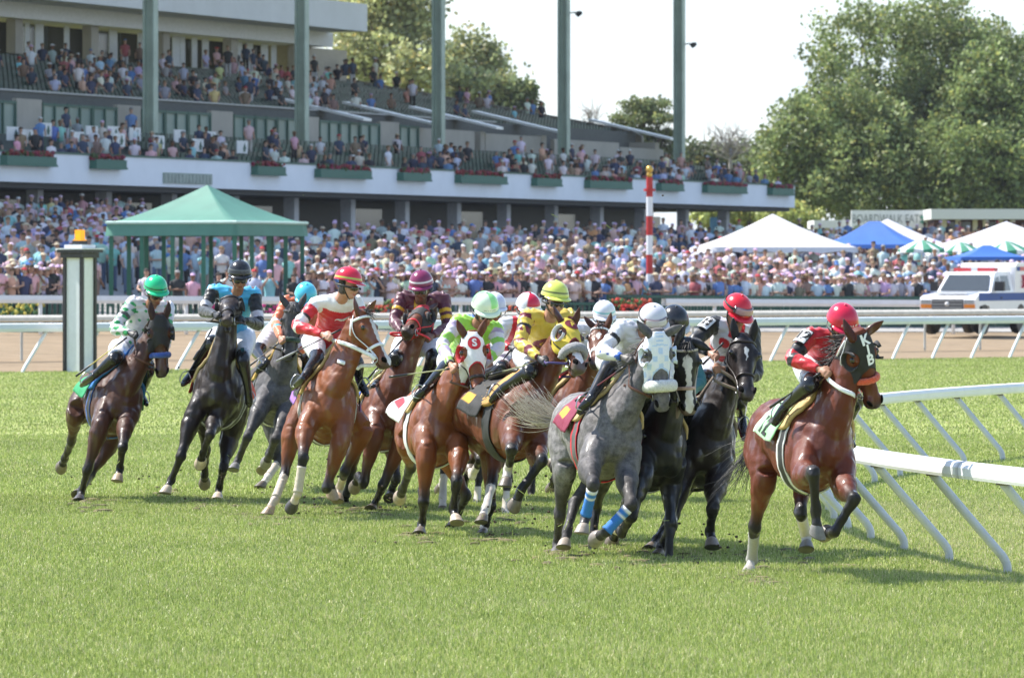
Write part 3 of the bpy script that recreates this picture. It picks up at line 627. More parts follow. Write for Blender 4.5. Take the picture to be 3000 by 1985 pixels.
              RH=dict(e=(800, 1250), es=1, k=(816, 1352), f=(784, 1398), t=(758, 1430), s=(1, 1, 1)), LH=dict(k=(790, 1330), f=(778, 1362), t=(766, 1380), s=(-1, -1, 1))),
    socks=dict(RH=1.3, LH=1.6), hoof=dict(LH=PALE, RF=GREYH, LF=GREYH), label='iron grey horse at the back with a dark green fleece noseband'),
 h2=dict(d=59.5, yaw=-2, lean=6, pitch=7, chest=(634, 1148), coat='brown', poll=(672, 862), lip=(662, 930), hsign=1, face=-4, jaw=.05, esign=-1, ear=(.05, -.4), muzzle=(.05, .04, .038),
    legs=dict(RF=dict(e=(560, 1232), es=1, k=(530, 1336), f=(502, 1405), t=(481, 1447), s=(1, -1, 1)), LF=dict(e=(628, 1235), es=1, k=(615, 1272), f=(596, 1325), t=(586, 1360), s=(1, -1, -1)),
              RH=dict(loc=[(-.70, .17, .66), (-.92, .17, .42), (-1.04, .17, .34)]), LH=dict(e=(672, 1285), es=1, k=(655, 1368), f=(642, 1430), t=(636, 1466), s=(1, -1, 1))),
    hoof=dict(RF=PALE, LF=PALE, LH=PALE), mane_n=3, mane_len=.08, forelock=0, label='dark brown horse with head thrown high and mouth open under the turquoise and black rider'),
 h1=dict(d=60.0, yaw=15, lean=12, pitch=2, chest=(358, 1185), coat='dark_bay', poll=(468, 932), lip=(476, 1106), hsign=1, face=8, earR=(437, 879), earL=(498, 884), muzzle=(.04, .03, .03),
    legs=dict(RF=dict(e=(292, 1252), es=1, k=(256, 1378), f=(238, 1442), t=(229, 1470), s=(1, -1, 1)), LF=dict(e=(368, 1242), es=1, k=(359, 1310), f=(351, 1370), t=(342, 1412), s=(1, -1, 1)),
              RH=dict(e=(222, 1205), es=1, k=(210, 1290), f=(190, 1342), t=(178, 1372), s=(-1, -1, -1)), LH=dict(e=(320, 1310), es=1, k=(262, 1395), f=(240, 1432), t=(224, 1450), s=(1, 1, 1))),
    hoof=dict(LF=TAN, RF=(.06, .05, .05)), mane_len=.1, tail=(-.9, .3, -.2), label='dark bay horse on the far left wearing a black hood and blue fleece noseband'),
)
# ---------------------------------------------------------------- tack and riders, one by one
W_, K_, RED = (.80, .80, .82), (.013, .013, .014), (.55, .012, .022)
def solid(c): return lambda a, ph: c
def banded(c, b, lo=1.50, hi=1.62, b2=None): return lambda a, ph: b if lo * .93 < ph < hi * .93 else c
def bay_num(c1, c2): return lambda x, t: c1
def fn_h13(C, q):
    a = q['arm']; C[(a > .55) & (a < .85)] = K_; C[(a > 1.0) & (a < 1.18)] = K_; C[(q['tz'] < .16) & (a < 0)] = K_; return C
def fn_h12(C, q):
    a = q['arm']; on = a >= 0; C[on] = K_; C[on & (a > 1.8)] = K_
    t = ~on
    for x, z in ((-.085, .84), (-.045, .52), (.11, .82), (-.15, .56), (.06, .34), (.13, .55), (-.10, .26), (.03, .10)):
        dd = np.hypot(q['tx'] - x, (q['tz'] - z) * .62); C[t & (dd < .048)] = RED
    C[t & (q['tz'] > .95) & (np.abs(q['tx']) < .07)] = RED; C[t & (q['tz'] < .12)] = K_; return C
def fn_h10(C, q):
    a = q['arm']; X = q['X']; st = (np.sin(X @ V3(58, 0, 21)) * np.sin(X @ V3(-17, 20, 55)) > .78) & (a > 1.0) & (a < 1.8); C[st] = (.03, .08, .40); C[(a > .42) & (a < .54)] = K_; C[a > 1.80] = (.02, .10, .42); C[(q['tz'] < .1) & (a < 0)] = (.5, .03, .05); return C
def fn_h8(C, q):
    a = q['arm']; X = q['X']; M = (.17, .012, .03); dm = (np.sin(a * 13.5) > .35) & (a > .05) & (np.abs(np.sin((X @ V3(1, .5, 0)) * 26)) > .35); C[dm & (a > 0)] = M
    t = a < 0; e = np.hypot(q['tx'] / .125, (q['tz'] - .55) / .21); C[t & (q['tf'] > 0) & (e < 1)] = M; C[(a > .40) & (a < .50)] = K_; return C
def fn_h7(C, q): C[(q['arm'] > 1.1)] = RED; C[(q['arm'] < 0) & (np.abs(np.abs(q['tx']) - .09) < .025)] = RED; return C
def fn_h6(C, q):
    a = q['arm']; X = q['X']; LV = (.36, .30, .47); on = a > .15; C[on] = (.62, .60, .68); C[on & (np.sin(a * 11) > .2)] = (.25, .55, .08); C[on & (a < .35)] = LV; C[on & (a > 1.25) & (a < 1.5)] = LV; C[a > 1.86] = K_; return C
def fn_h5(C, q):
    a = q['arm']; X = q['X']; v = np.abs(((X - q['Q']['shL']) @ V3(1, 0, 0)) * .4); s = (a + v * 6) % 10
    C[(((a > .42) & (a < .54)) | ((a > .64) & (a < .76))) & (q['side'] > 0)] = (.62, .36, .01); C[(a < 0) & (q['tz'] > .90) & (np.abs(q['tx']) < .06) & (q['tf'] > 0)] = (.62, .36, .01); C[(q['side'] < 0) & (a > .5) & (a < .62)] = (.62, .36, .01); return C
def fn_h4(C, q):
    a = q['arm']; C[(a > .55) & (a < .64)] = K_; C[(a > .64) & (a < .88)] = W_; C[(a > 1.0) & (a < 1.12)] = W_; t = a < .18; C[t & (q['tz'] > .86)] = W_; C[(a > 0) & (a < .2)] = W_
    return C
def fn_h3(C, q): C[(q['arm'] > .9) & (q['arm'] < 1.1)] = W_; C[(q['arm'] > 1.35) & (q['arm'] < 1.45)] = (.05, .4, .45); return C
def fn_h2(C, q):
    a = q['arm']; on = a > .10; C[on] = K_; C[on & (a > .62) & (a < .80)] = (.62, .60, .66); C[(a < 0) & (q['tf'] > .02) & (np.abs(q['tx']) < .03)] = (.05, .45, .75); return C
def fn_h1(C, q):
    a = q['arm']; X = q['X']; n = np.sin(X @ V3(31, 8, 47)) * np.sin(X @ V3(-29, 17, 33)); C[(a > .1) & (n > .12)] = (.02, .30, .09); C[(a < 0) & (n > .72)] = (.02, .30, .09)
    C[(a > .45) & (a < .56)] = (.06, .06, .06); return C
def script_mark(txt, size, tz, x0, col, name, flip=1):
    def f(J, Q, jb, root, b):
        c = lerp(b['hp'], Q['neck'], tz); mb = MB()
        stick_text(mb, txt, size, lambda x, y: cast(jb, c + b['lat'] * (x + x0) + b['tax'] * y, b['fw'], .5) + b['fw'] * .006, .004, col); mb.build(name, mat('lettering', vcol=True, rough=.7, noise=.03), root)
    return f
def swash(J, Q, jb, root, b):
    """looping script initial across the chest oval"""
    c = lerp(b['hp'], Q['neck'], .55); mb = MB(); pts = [(-.105, -.045), (-.06, -.06), (.0, -.03), (.06, .03), (.055, .06), (.0, .062), (-.06, .045), (-.07, .02), (-.03, .005), (.03, .01), (.085, .03), (.11, .055)]
    mb.tube([cast(jb, c + b['lat'] * x + b['tax'] * y, b['fw'], .5) + b['fw'] * .005 for x, y in pts], .007, .003, b['tax'], 6, 4); mb.build('silks_monogram', cloth((.62, .38, .03)), root, True)
def emblem(J, Q, jb, root, b):
    c = lerp(b['hp'], Q['neck'], .70); mb = MB()
    for sx in (-1, 1):
        mb.tube([cast(jb, c + b['lat'] * (.05 + sx * x) + b['tax'] * y, b['fw'], .5) + b['fw'] * .005 for x, y in ((0, -.005), (.03, .022), (.06, .028), (.08, .014))], np.array([.016, .014, .009, .003]), .003, b['tax'], 8, 3)
    mb.build('silks_emblem', cloth(W_), root, True)
def whip_rect(): pass
def hood10(C, hy, ht, hn):
    C = C.copy(); f = (np.abs(((hy * 11 + ht * 5) % 1) - .5) + np.abs(((hy * 11 - ht * 5) % 1) - .5)) > .62; C[f & (ht > .12)] = (.50, .62, .82); C[(ht < .16) & (np.abs(hy) < .03) & (np.sin(ht * 120) > .2)] = (.50, .62, .82); return C
def hood5(C, hy, ht, hn): C = C.copy(); C[(ht < .12) & (np.abs(hy) < .075)] = (.50, .02, .03); C[(ht < .15) & (np.abs(hy) > .045) & (ht > .10)] = (.6, .03, .04); return C
def cf(base, mark, lo=-.04, hi=.14):
    return lambda x, t: mark if (lo < x < hi and .95 < abs(t) < 1.25) else base
T_ = HORSES
T_['h13']['tack'] = dict(bridle=W_, bw=.020, hood=dict(col=(.016, .016, .018), t=.42, text=(('K', .03, .115, W_, .004), ('J', .165, .115, W_, .008), ('B', .305, .12, W_, .012))), cups=(.016, .016, .018), fleece=(.78, .11, .04), fr=.026, ft=.58, nose=0, pad=(.52, .37, .16), cloth=(.30, .58, .30), cloth2=(.6, .75, .6), num=('12', .20, K_, .10, 1.28), girth=((.02, .02, .02), (.62, .62, .60)))
T_['h12']['tack'] = dict(bridle=(.022, .014, .011), bw=.018, pad=(.20, .16, .12), cloth=(.5, .02, .03), girth=((.02, .02, .02), (.05, .05, .05)))
T_['h11']['tack'] = dict(bridle=(.50, .44, .38), bw=.020, nosecol=(.45, .30, .24), nw=.03, cloth=(.02, .12, .14))
T_['h10']['tack'] = dict(bridle=(.10, .04, .025), bw=.022, hood=dict(col=(.76, .78, .83), t=.44, edge=(.48, .60, .82), fn=hood10), cups=(.6, .66, .76), fleece=(.74, .73, .70), fr=.052, ft=.66, nose=0, pad=(.50, .37, .18), cloth=(.20, .012, .045), cfn=cf((.20, .012, .045), (.78, .48, .03), -.02, .16), flare=.03, girth=((.10, .10, .10), (.55, .012, .03)))
T_['h9']['tack'] = dict(bridle=W_, bw=.024, nw=.05, nosecol=W_, cloth=(.5, .015, .03))
T_['h8']['tack'] = dict(bridle=(.02, .018, .02), hood=dict(col=(.62, .47, .05), t=.40, dt=.34, edge=(.20, .015, .035), badge=(.10, .055, (.17, .012, .03)), bx=1.3, text=(('P', .10, .075, (.62, .47, .05), 0),)), cups=(.55, .55, .55), fleece=(.34, .33, .33), fr=.045, ft=.60, nose=0, pad=(.45, .26, .08), padt=.05, cloth=(.02, .02, .02), cfn=cf((.02, .02, .02), (.75, .42, .02), -.05, .12), girth=((.03, .03, .03), (.02, .02, .02)))
T_['h7']['tack'] = dict(pad=(.42, .26, .10)); T_['h7b']['tack'] = dict(cloth=(.3, .3, .35))
T_['h6']['tack'] = dict(bridle=(.03, .018, .013), hood=dict(col=(.76, .76, .78), t=.46, dt=.22, edge=(.5, .012, .025), badge=(.14, .062, (.52, .015, .03)), text=(('S', .14, .10, W_, 0),)), cups=(.45, .012, .02), nt=.66, nw=.032, pad=(.42, .38, .32), cloth=(.70, .70, .70), cfn=cf((.70, .70, .70), (.52, .012, .03), -.04, .16), flare=.12, girth=((.6, .6, .6), (.55, .55, .52)))
T_['h5']['tack'] = dict(bridle=(.60, .015, .025), bw=.024, nosecol=(.60, .015, .025), nt=.60, hood=dict(col=(.018, .018, .02), t=.36, dt=.2, fn=hood5), cups=(.018, .018, .02), pad=(.5, .5, .46), cloth=(.03, .07, .30))
T_['h4']['tack'] = dict(bridle=W_, bw=.026, nosecol=W_, nt=.60, nw=.03, pad=(.42, .36, .10), cloth=(.012, .010, .016), cfn=lambda x, t: (.30, .14, .46) if abs(t) > 1.35 or x < .02 else (.012, .010, .016), flare=.05, girth=((.03, .03, .03), (.6, .58, .52)))
T_['h3']['tack'] = dict(bridle=(.03, .025, .025), fleece=(.012, .05, .035), fr=.026, ft=.60, nose=0, pad=(.55, .36, .10), cloth=(.03, .025, .025))
T_['h2']['tack'] = dict(bridle=(.016, .016, .016), cups=(.014, .014, .014), pad=(.5, .48, .45), cloth=(.62, .05, .02), flare=.03, girth=((.03, .03, .03), (.5, .5, .48)))
T_['h1']['tack'] = dict(bridle=(.05, .03, .022), hood=dict(col=(.016, .016, .018), t=.44), cups=(.016, .016, .018), fleece=(.03, .09, .42), fr=.030, ft=.62, nose=0, pad=(.03, .17, .50), cloth=(.015, .26, .10), flare=.05, girth=((.03, .03, .03), (.04, .12, .42)))
quart = lambda c1, c2: (lambda a, ph: c1 if (math.sin(2 * a + 1.1) > 0) == True and ph < 1.38 else (c2 if ph < 1.38 else W_))
JOCKEYS = dict(
 j13=dict(horse='h13', face=(25, 30, 4), silk=RED, fn=fn_h13, helmet=lambda a, ph: (.75, .72, .72) if 1.50 < ph < 1.53 else (.58, .012, .05), hrough=.2, htext=('RIVERA JR', .036, (.75, .55, .58), .06), skin='tan', glove=None, rein=W_, reinw=.018, reinpx=((2428, 1112), (2462, 1138), (2500, 1155)), arm=(('12', 'R', .34, .125, -.6),),
    px=dict(head=(2469, 934), shR=(2378, 982), shL=(2516, 990), elR=(2320, 1050), haR=(2402, 1083), hipR=(2366, 1062), hipL=(2420, 1062), knR=(2374, 1126), anR=(2308, 1182), toR=(2266, 1246)),
    whip=dict(a=(2403, 1092), b=(2256, 1193), db=-.25, label='black whip held low beside the rider in red numbered 12'), label='person in red silks with black bands and a 12 armband on the far right horse'),
 j12=dict(horse='h12', face=(30, 32, -4), silk=(.62, .60, .64), fn=fn_h12, helmet=solid((.60, .015, .03)), goggles='up', lens=(.45, .25, .27), gframe=(.03, .03, .03), skin='tan', rein=(.30, .22, .15), reinw=.014, arm=(('8', 'R', .30, .15, -.6),),
    px=dict(head=(2161, 902), neck=(2158, 962), shR=(2092, 948), shL=(2202, 968), elR=(2030, 1004), haR=(2080, 1034), haL=(2112, 1080), hipR=(2080, 1080), hipL=(2130, 1085), knR=(2066, 1110), toL=(2180, 1288), anL=(2172, 1215)),
    whip=dict(a=(2120, 1003), b=(2058, 1068), tip=K_, label='black whip in the bare hand of the polka dot rider'), label='person in white silks with big red dots and a red helmet with goggles up'),
 j11=dict(horse='h11', face=(15, 30, 0), silk=(.03, .16, .18), helmet=lambda a, ph: (.5, .5, .5) if ph > 1.58 else (.016, .016, .018), skin='tan', px=dict(head=(1976, 936)), label='person in a black helmet hidden behind the white helmeted rider on the grey'),
 j10=dict(horse='h10', face=(14, 34, 6), silk=(.68, .68, .72), fn=fn_h10, helmet=solid((.62, .61, .66)), goggles='up', lens=(.55, .52, .50), gframe=(.10, .03, .025), skin='tan', glove=(.05, .045, .04), rein=(.12, .05, .03), boot=K_,
    px=dict(head=(1914, 932), neck=(1880, 975), shR=(1826, 956), shL=(1940, 985), elR=(1762, 1030), haR=(1826, 1046), hipR=(1786, 1050), hipL=(1835, 1060), knR=(1784, 1078), anR=(1730, 1166), toR=(1694, 1212)),
    whip=dict(a=(1832, 1072), b=(1686, 1174), db=-.25, shaft=(.16, .02, .02), label='black and dark red whip beside the rider in white on the grey'), label='person in white silks with blue cuffs and pale grey helmet riding the grey'),
 j9=dict(horse='h9', face=(5, 18, 0), silk=(.66, .66, .70), helmet=banded((.74, .74, .78), (.10, .50, .52), 1.42, 1.54), skin='dark', px=dict(head=(1770, 914)), label='person in white silks and a white helmet with a thin turquoise band'),
 j8=dict(horse='h8', face=(22, 8, -4), silk=(.66, .50, .07), fn=fn_h8, helmet=banded((.60, .66, .12), K_, 1.40, 1.48), skin='light', glove=K_, beard=.35, marks=(swash,), rein=(.07, .05, .16),
    px=dict(head=(1626, 862), neck=(1612, 930), shR=(1545, 925), shL=(1665, 925), elR=(1524, 1004), haR=(1582, 1049), hipR=(1540, 1040), hipL=(1600, 1045), knR=(1556, 1088), anR=(1480, 1132), toR=(1436, 1178)),
    whip=dict(a=(1575, 1060), b=(1434, 1098), shaft=(.45, .45, .25), tip=K_, label='whip with pale shaft and black flap held by the yellow rider'), label='person in yellow silks with maroon diamonds and a pale yellow helmet sitting upright'),
 j7=dict(horse='h7', face=(20, 20, 0), silk=(.66, .66, .70), fn=fn_h7, helmet=quart((.58, .015, .05), W_), skin='tan', glove=K_, px=dict(head=(1548, 892), shR=(1478, 948), elR=(1455, 1008), haR=(1496, 1018), hipR=(1480, 1045), knR=(1470, 1080)),
    whip=dict(a=(1498, 1022), b=(1434, 1106), label='thin black whip held in the black glove of the red and white rider'), label='person in white and red silks with a red and white quartered helmet'),
 j7b=dict(horse='h7b', face=(15, 15, 0), silk=(.05, .14, .42), helmet=lambda a, ph: (.55, .55, .72) if math.sin(3 * a) > 0 else (.72, .72, .78), skin='tan', px=dict(head=(1448, 890)), label='person in blue behind the light green helmeted rider, only helmet edge and shoulder showing'),
 j6=dict(horse='h6', face=(22, 26, 4), silk=(.30, .62, .06), fn=fn_h6, helmet=lambda a, ph: (.66, .80, .62) if (ph > 1.38 or (math.sin(2 * a - .3) < 0)) else (.30, .72, .26), htext=('SHAKE', .042, (.05, .06, .08), -.06), skin='tan', goggles='on', gframe=(.6, .6, .6), rein=(.10, .05, .03),  # paler helmet quarters paint sunlight into the light green
    px=dict(head=(1421, 893), neck=(1396, 950), shR=(1345, 940), shL=(1452, 962), elR=(1296, 1010), haR=(1322, 1070), hipR=(1320, 1050), hipL=(1380, 1052), knR=(1303, 1082), anR=(1246, 1138), toR=(1215, 1176), elL=(1460, 1020)),
    whip=dict(a=(1345, 1076), b=(1140, 1104), shaft=(.45, .44, .25), label='pale shafted whip pointing left from the light green rider'), label='person in bright green and lavender silks with a white and light green helmet'),  # helmet is light green, its white quarters are painted sunlight
 j5=dict(horse='h5', face=(-6, 16, 2), silk=(.085, .012, .028), fn=fn_h5, helmet=banded((.20, .022, .08), W_, 1.42, 1.56), skin='dark', gframe=(.4, .38, .3), rein=(.6, .02, .03), sag=.03,
    px=dict(head=(1234, 826), shR=(1180, 868), shL=(1298, 872), elR=(1155, 940), haR=(1180, 975), elL=(1312, 958), haL=(1264, 985), hipR=(1190, 1000), hipL=(1265, 1005), knR=(1158, 1052), knL=(1268, 1048), anR=(1130, 1092), toR=(1092, 1132)),
    whip=dict(a=(1184, 988), b=(1075, 1112), label='black whip held down beside the maroon rider'), label='person in maroon silks with yellow chevrons and a maroon helmet with white stripe'),
 j4=dict(horse='h4', face=(62, 8, -4), silk=(.60, .012, .025), fn=fn_h4, helmet=lambda a, ph: (.35, .62, .08) if 1.42 < ph < 1.52 else (.60, .02, .05), skin='light', gframe=(.15, .1, .03), rein=W_, reinw=.020, reinpx=((975, 996), (995, 1002), (1015, 1008), (1035, 1016), (1055, 1025), (1075, 1035), (1090, 1042)), marks=(emblem,),
    px=dict(head=(1020, 818), neck=(1000, 872), shR=(926, 890), shL=(1042, 884), elR=(870, 955), haR=(948, 980), hipR=(918, 995), hipL=(988, 998), knR=(930, 1050), anR=(888, 1108), toR=(858, 1140), knL=(1046, 1062), anL=(1052, 1110), toL=(1076, 1158)),
    whip=dict(a=(1000, 964), b=(809, 1058), shaft=(.03, .03, .03), tip=(.25, .25, .25), label='long black whip crossing in front of the red and white rider'), label='person in red silks with white yoke and armbands looking sideways, red helmet'),
 j3=dict(horse='h3', face=(10, 35, 0), silk=(.68, .16, .06), fn=fn_h3, helmet=solid((.08, .52, .68)), skin='tan', px=dict(head=(896, 860), shR=(842, 882), elR=(808, 945), haR=(822, 990), anR=(775, 1062), toR=(752, 1092)), whip=dict(a=(822, 1000), b=(730, 1072), label='black whip angled down beside the orange rider at the back'), label='person in orange silks and a plain turquoise helmet bent low behind a grey head'),
 j2=dict(horse='h2', face=(8, 12, 0), silk=(.06, .42, .72), fn=fn_h2, helmet=lambda a, ph: (.10, .10, .10) if 1.2 < ph < 1.32 else (.016, .016, .017), skin='tan', glove=K_,
    px=dict(head=(702, 796), neck=(694, 856), shR=(626, 850), shL=(744, 858), elR=(596, 910), haR=(632, 922), elL=(758, 950), haL=(716, 938), hipR=(640, 985), hipL=(718, 985), knR=(620, 1003), anR=(562, 1092), toR=(535, 1128), knL=(712, 1050), anL=(727, 1140), toL=(730, 1192)),
    whip=dict(a=(622, 962), b=(568, 1054), tw=.018, label='black whip with a broad flap held by the turquoise and black rider'), label='person in turquoise silks with black sleeves and a black helmet'),
 j1=dict(horse='h1', face=(24, 20, 2), silk=(.62, .60, .63), fn=fn_h1, helmet=banded((.02, .50, .22), K_, 1.48, 1.58), skin='tan', glove=K_, beard=.4, rein=(.12, .05, .035),
    px=dict(head=(456, 840), neck=(440, 896), shR=(392, 884), shL=(492, 900), elR=(336, 962), haR=(382, 976), hipR=(352, 1020), hipL=(410, 1020), knR=(338, 1048), anR=(276, 1100), toR=(238, 1130)),
    whip=dict(a=(372, 988), b=(222, 1102), shaft=(.50, .40, .03), tip=K_, label='black and yellow whip sloping down beside the far left rider'), label='person in white silks with green leaf pattern and a green helmet, far left'),
)

BL_, TW_ = (.03, .17, .50), (.52, .45, .36)
T_['h10']['bandage'] = dict(RF=(BL_, .12, .95), LF=(BL_, .16, .98)); T_['h4']['bandage'] = dict(RF=(TW_, .22, .96), RH=(TW_, .30, .98)); T_['h13']['bandage'] = dict(RH=((.34, .33, .31), .22, 1.0), LH=((.60, .54, .46), .15, .9)); T_['h3']['bandage'] = dict(RH=((.5, .44, .36), .2, .95))
# ---------------------------------------------------------------- ground
def turf_mat():
    m = bpy.data.materials.new('turf'); m.use_nodes = True; nt = m.node_tree; N = nt.nodes; L = nt.links; b = N['Principled BSDF']
    b.inputs['Roughness'].default_value = .9; b.inputs['Specular IOR Level'].default_value = .1
    tc = N.new('ShaderNodeTexCoord'); n1 = N.new('ShaderNodeTexNoise'); n1.inputs['Scale'].default_value = .35; n1.inputs['Detail'].default_value = 8
    L.new(tc.outputs['Object'], n1.inputs['Vector'])
    n2 = N.new('ShaderNodeTexNoise'); n2.inputs['Scale'].default_value = 18; n2.inputs['Detail'].default_value = 6; n2.inputs['Roughness'].default_value = .75
    mp = N.new('ShaderNodeMapping'); mp.inputs['Scale'].default_value = (1, .12, 1); L.new(tc.outputs['Object'], mp.inputs['Vector']); L.new(mp.outputs['Vector'], n2.inputs['Vector'])
    ad = N.new('ShaderNodeMath'); ad.operation = 'MULTIPLY_ADD'; ad.inputs[1].default_value = .55; L.new(n2.outputs['Fac'], ad.inputs[0])
    mu = N.new('ShaderNodeMath'); mu.operation = 'MULTIPLY'; mu.inputs[1].default_value = .45; L.new(n1.outputs['Fac'], mu.inputs[0]); L.new(mu.outputs[0], ad.inputs[2])
    r = N.new('ShaderNodeValToRGB'); r.color_ramp.elements[0].position = .36; r.color_ramp.elements[0].color = (.19, .235, .065, 1)
    r.color_ramp.elements[1].position = .64; r.color_ramp.elements[1].color = (.34, .375, .13, 1)
    L.new(ad.outputs[0], r.inputs['Fac']); L.new(r.outputs['Color'], b.inputs['Base Color'])
    MATS['turf'] = m; return m
def blade_mat():
    m = bpy.data.materials.new('grass_blade'); m.use_nodes = True; nt = m.node_tree; N = nt.nodes; L = nt.links; b = N['Principled BSDF']
    b.inputs['Roughness'].default_value = .42; b.inputs['Specular IOR Level'].default_value = .45
    at = N.new('ShaderNodeAttribute'); at.attribute_name = 'Col'; L.new(at.outputs['Color'], b.inputs['Base Color'])
    tr = N.new('ShaderNodeBsdfTranslucent'); mx = N.new('ShaderNodeMixShader'); mx.inputs['Fac'].default_value = .30
    L.new(at.outputs['Color'], tr.inputs['Color']); L.new(b.outputs['BSDF'], mx.inputs[1]); L.new(tr.outputs['BSDF'], mx.inputs[2])
    L.new(mx.outputs['Shader'], N['Material Output'].inputs['Surface']); MATS['grass_blade'] = m; return m
TURF_END = GD(1090)
def quad_sheet(name, corners, m, kind='structure', div=1):
    mb = MB(); mb.add(corners, [(0, 1, 2, 3)]); o = mb.build(name, m); tag(o, kind=kind); return o
quad_sheet('ground', [(-900, -60, -.012), (900, -60, -.012), (900, 2500, -.012), (-900, 2500, -.012)], mat('field_ground', (.16, .17, .06), .95, noise=.3, scale=.2, spec=.1))
_T0, _T1 = V3((-40 - U0) / F * 138.8, 138.8, 0), V3((3040 - U0) / F * 164.5, 164.5, 0); _E = nrm(_T1 - _T0); _N = V3(-_E[1], _E[0], 0)
def turf_y(x): return _T0[1] + (x - _T0[0]) * _E[1] / _E[0]
quad_sheet('turf_course', [(-80, 5, 0), (80, 5, 0), (80, turf_y(80), 0), (-80, turf_y(-80), 0)], turf_mat())
def circ(p, q, r):
    A = np.array([[q[0] - p[0], q[1] - p[1]], [r[0] - p[0], r[1] - p[1]]]) * 2; b = np.array([q @ q - p @ p, r @ r - p @ p]); c = np.linalg.solve(A, b); return c, np.linalg.norm(p - c)
cc_, RR_ = circ(np.array([3.98, 45.7]), np.array([3.17, 53.8]), np.array([6.5, 74.]))      # the inner running rail
def grass(d0, d1, dens, hmin, hmax, w):
    n = int(dens * (d1 - d0) * ((d0 + d1) * .5 * .242)); d = np.sqrt(rng.uniform(d0 ** 2, d1 ** 2, n)); x = rng.uniform(-.122, .122, n) * d
    pat = np.sin(x * 1.3 + np.sin(d * .7) * 2) * np.sin(d * .9 + x * .6) * .5 + np.sin(x * 4.1 + d * 1.7) * .25
    h = rng.uniform(hmin, hmax, n) * (1 + .25 * pat); a = rng.uniform(0, 2 * math.pi, n); ln = np.abs(rng.normal(0, .45, n)); la = rng.uniform(0, 2 * math.pi, n)
    if d1 > 130:
        ok = d < turf_y(x) - .1; d, x, pat, h, a, ln, la = [q[ok] for q in (d, x, pat, h, a, ln, la)]; n = len(d)
    ww = w * rng.uniform(.7, 1.4, n) / 2
    base = np.stack([x, d, np.zeros(n)], 1); wd = np.stack([np.cos(a), np.sin(a) * .4, np.zeros(n)], 1) * ww[:, None]
    le = np.stack([np.cos(la), np.sin(la), np.zeros(n)], 1)
    mid = base + le * (h * ln * .35)[:, None] + V3(0, 0, 1) * (h * .6)[:, None]; tip = base + le * (h * ln * 1.1)[:, None] + V3(0, 0, 1) * (h * (1 - .3 * np.minimum(ln, 1)))[:, None]
    V = np.stack([base - wd, base + wd, mid + wd * .8, mid - wd * .8, tip], 1).reshape(-1, 3)
    col = np.array([.28, .355, .090]) * (rng.uniform(.55, 1.25, n) * (1 + .10 * np.sign(np.sin(d * .62 + .12 * x)) * sstep(50, 60, d) + .10 * pat))[:, None]
    dry = sstep(RR_ + 1.2, RR_ - 1., np.hypot(x - cc_[0], d - cc_[1])) * sstep(66, 56, d); yl = rng.random(n) < (.20 + .14 * pat + .40 * dry); col[yl] = np.array([.58, .54, .30]) * rng.uniform(.7, 1.3, yl.sum())[:, None]
    lt = rng.random(n) < .3; col[lt] = np.array([.415, .48, .15]) * rng.uniform(.8, 1.2, lt.sum())[:, None]
    return V, np.repeat(col, 5, 0), n
def build_grass():
    parts = [grass(33, 46, 2700, .022, .060, .0052), grass(46, 62, 1700, .022, .052, .0062), grass(62, 85, 640, .022, .048, .009), grass(85, 164, 150, .02, .045, .015)]
    V = np.vstack([p[0] for p in parts]); C = np.vstack([p[1] for p in parts]); n = sum(p[2] for p in parts)
    me = bpy.data.meshes.new('grass'); me.vertices.add(5 * n); me.vertices.foreach_set('co', V.ravel())
    i = np.arange(n) * 5; q = np.stack([i, i + 1, i + 2, i + 3], 1); t = np.stack([i + 3, i + 2, i + 4], 1)
    loops = np.concatenate([q.ravel(), t.ravel()]); me.loops.add(len(loops)); me.loops.foreach_set('vertex_index', loops)
    st = np.concatenate([np.arange(n) * 4, n * 4 + np.arange(n) * 3]); tot = np.concatenate([np.full(n, 4), np.full(n, 3)])
    me.polygons.add(2 * n); me.polygons.foreach_set('loop_start', st); me.polygons.foreach_set('loop_total', tot)
    me.update(calc_edges=True); setcol(me, C); me.materials.append(blade_mat())
    o = link('grass', me); tag(o, 'short sunlit green turf grass with dry yellow blades', kind='stuff'); return o
build_grass()

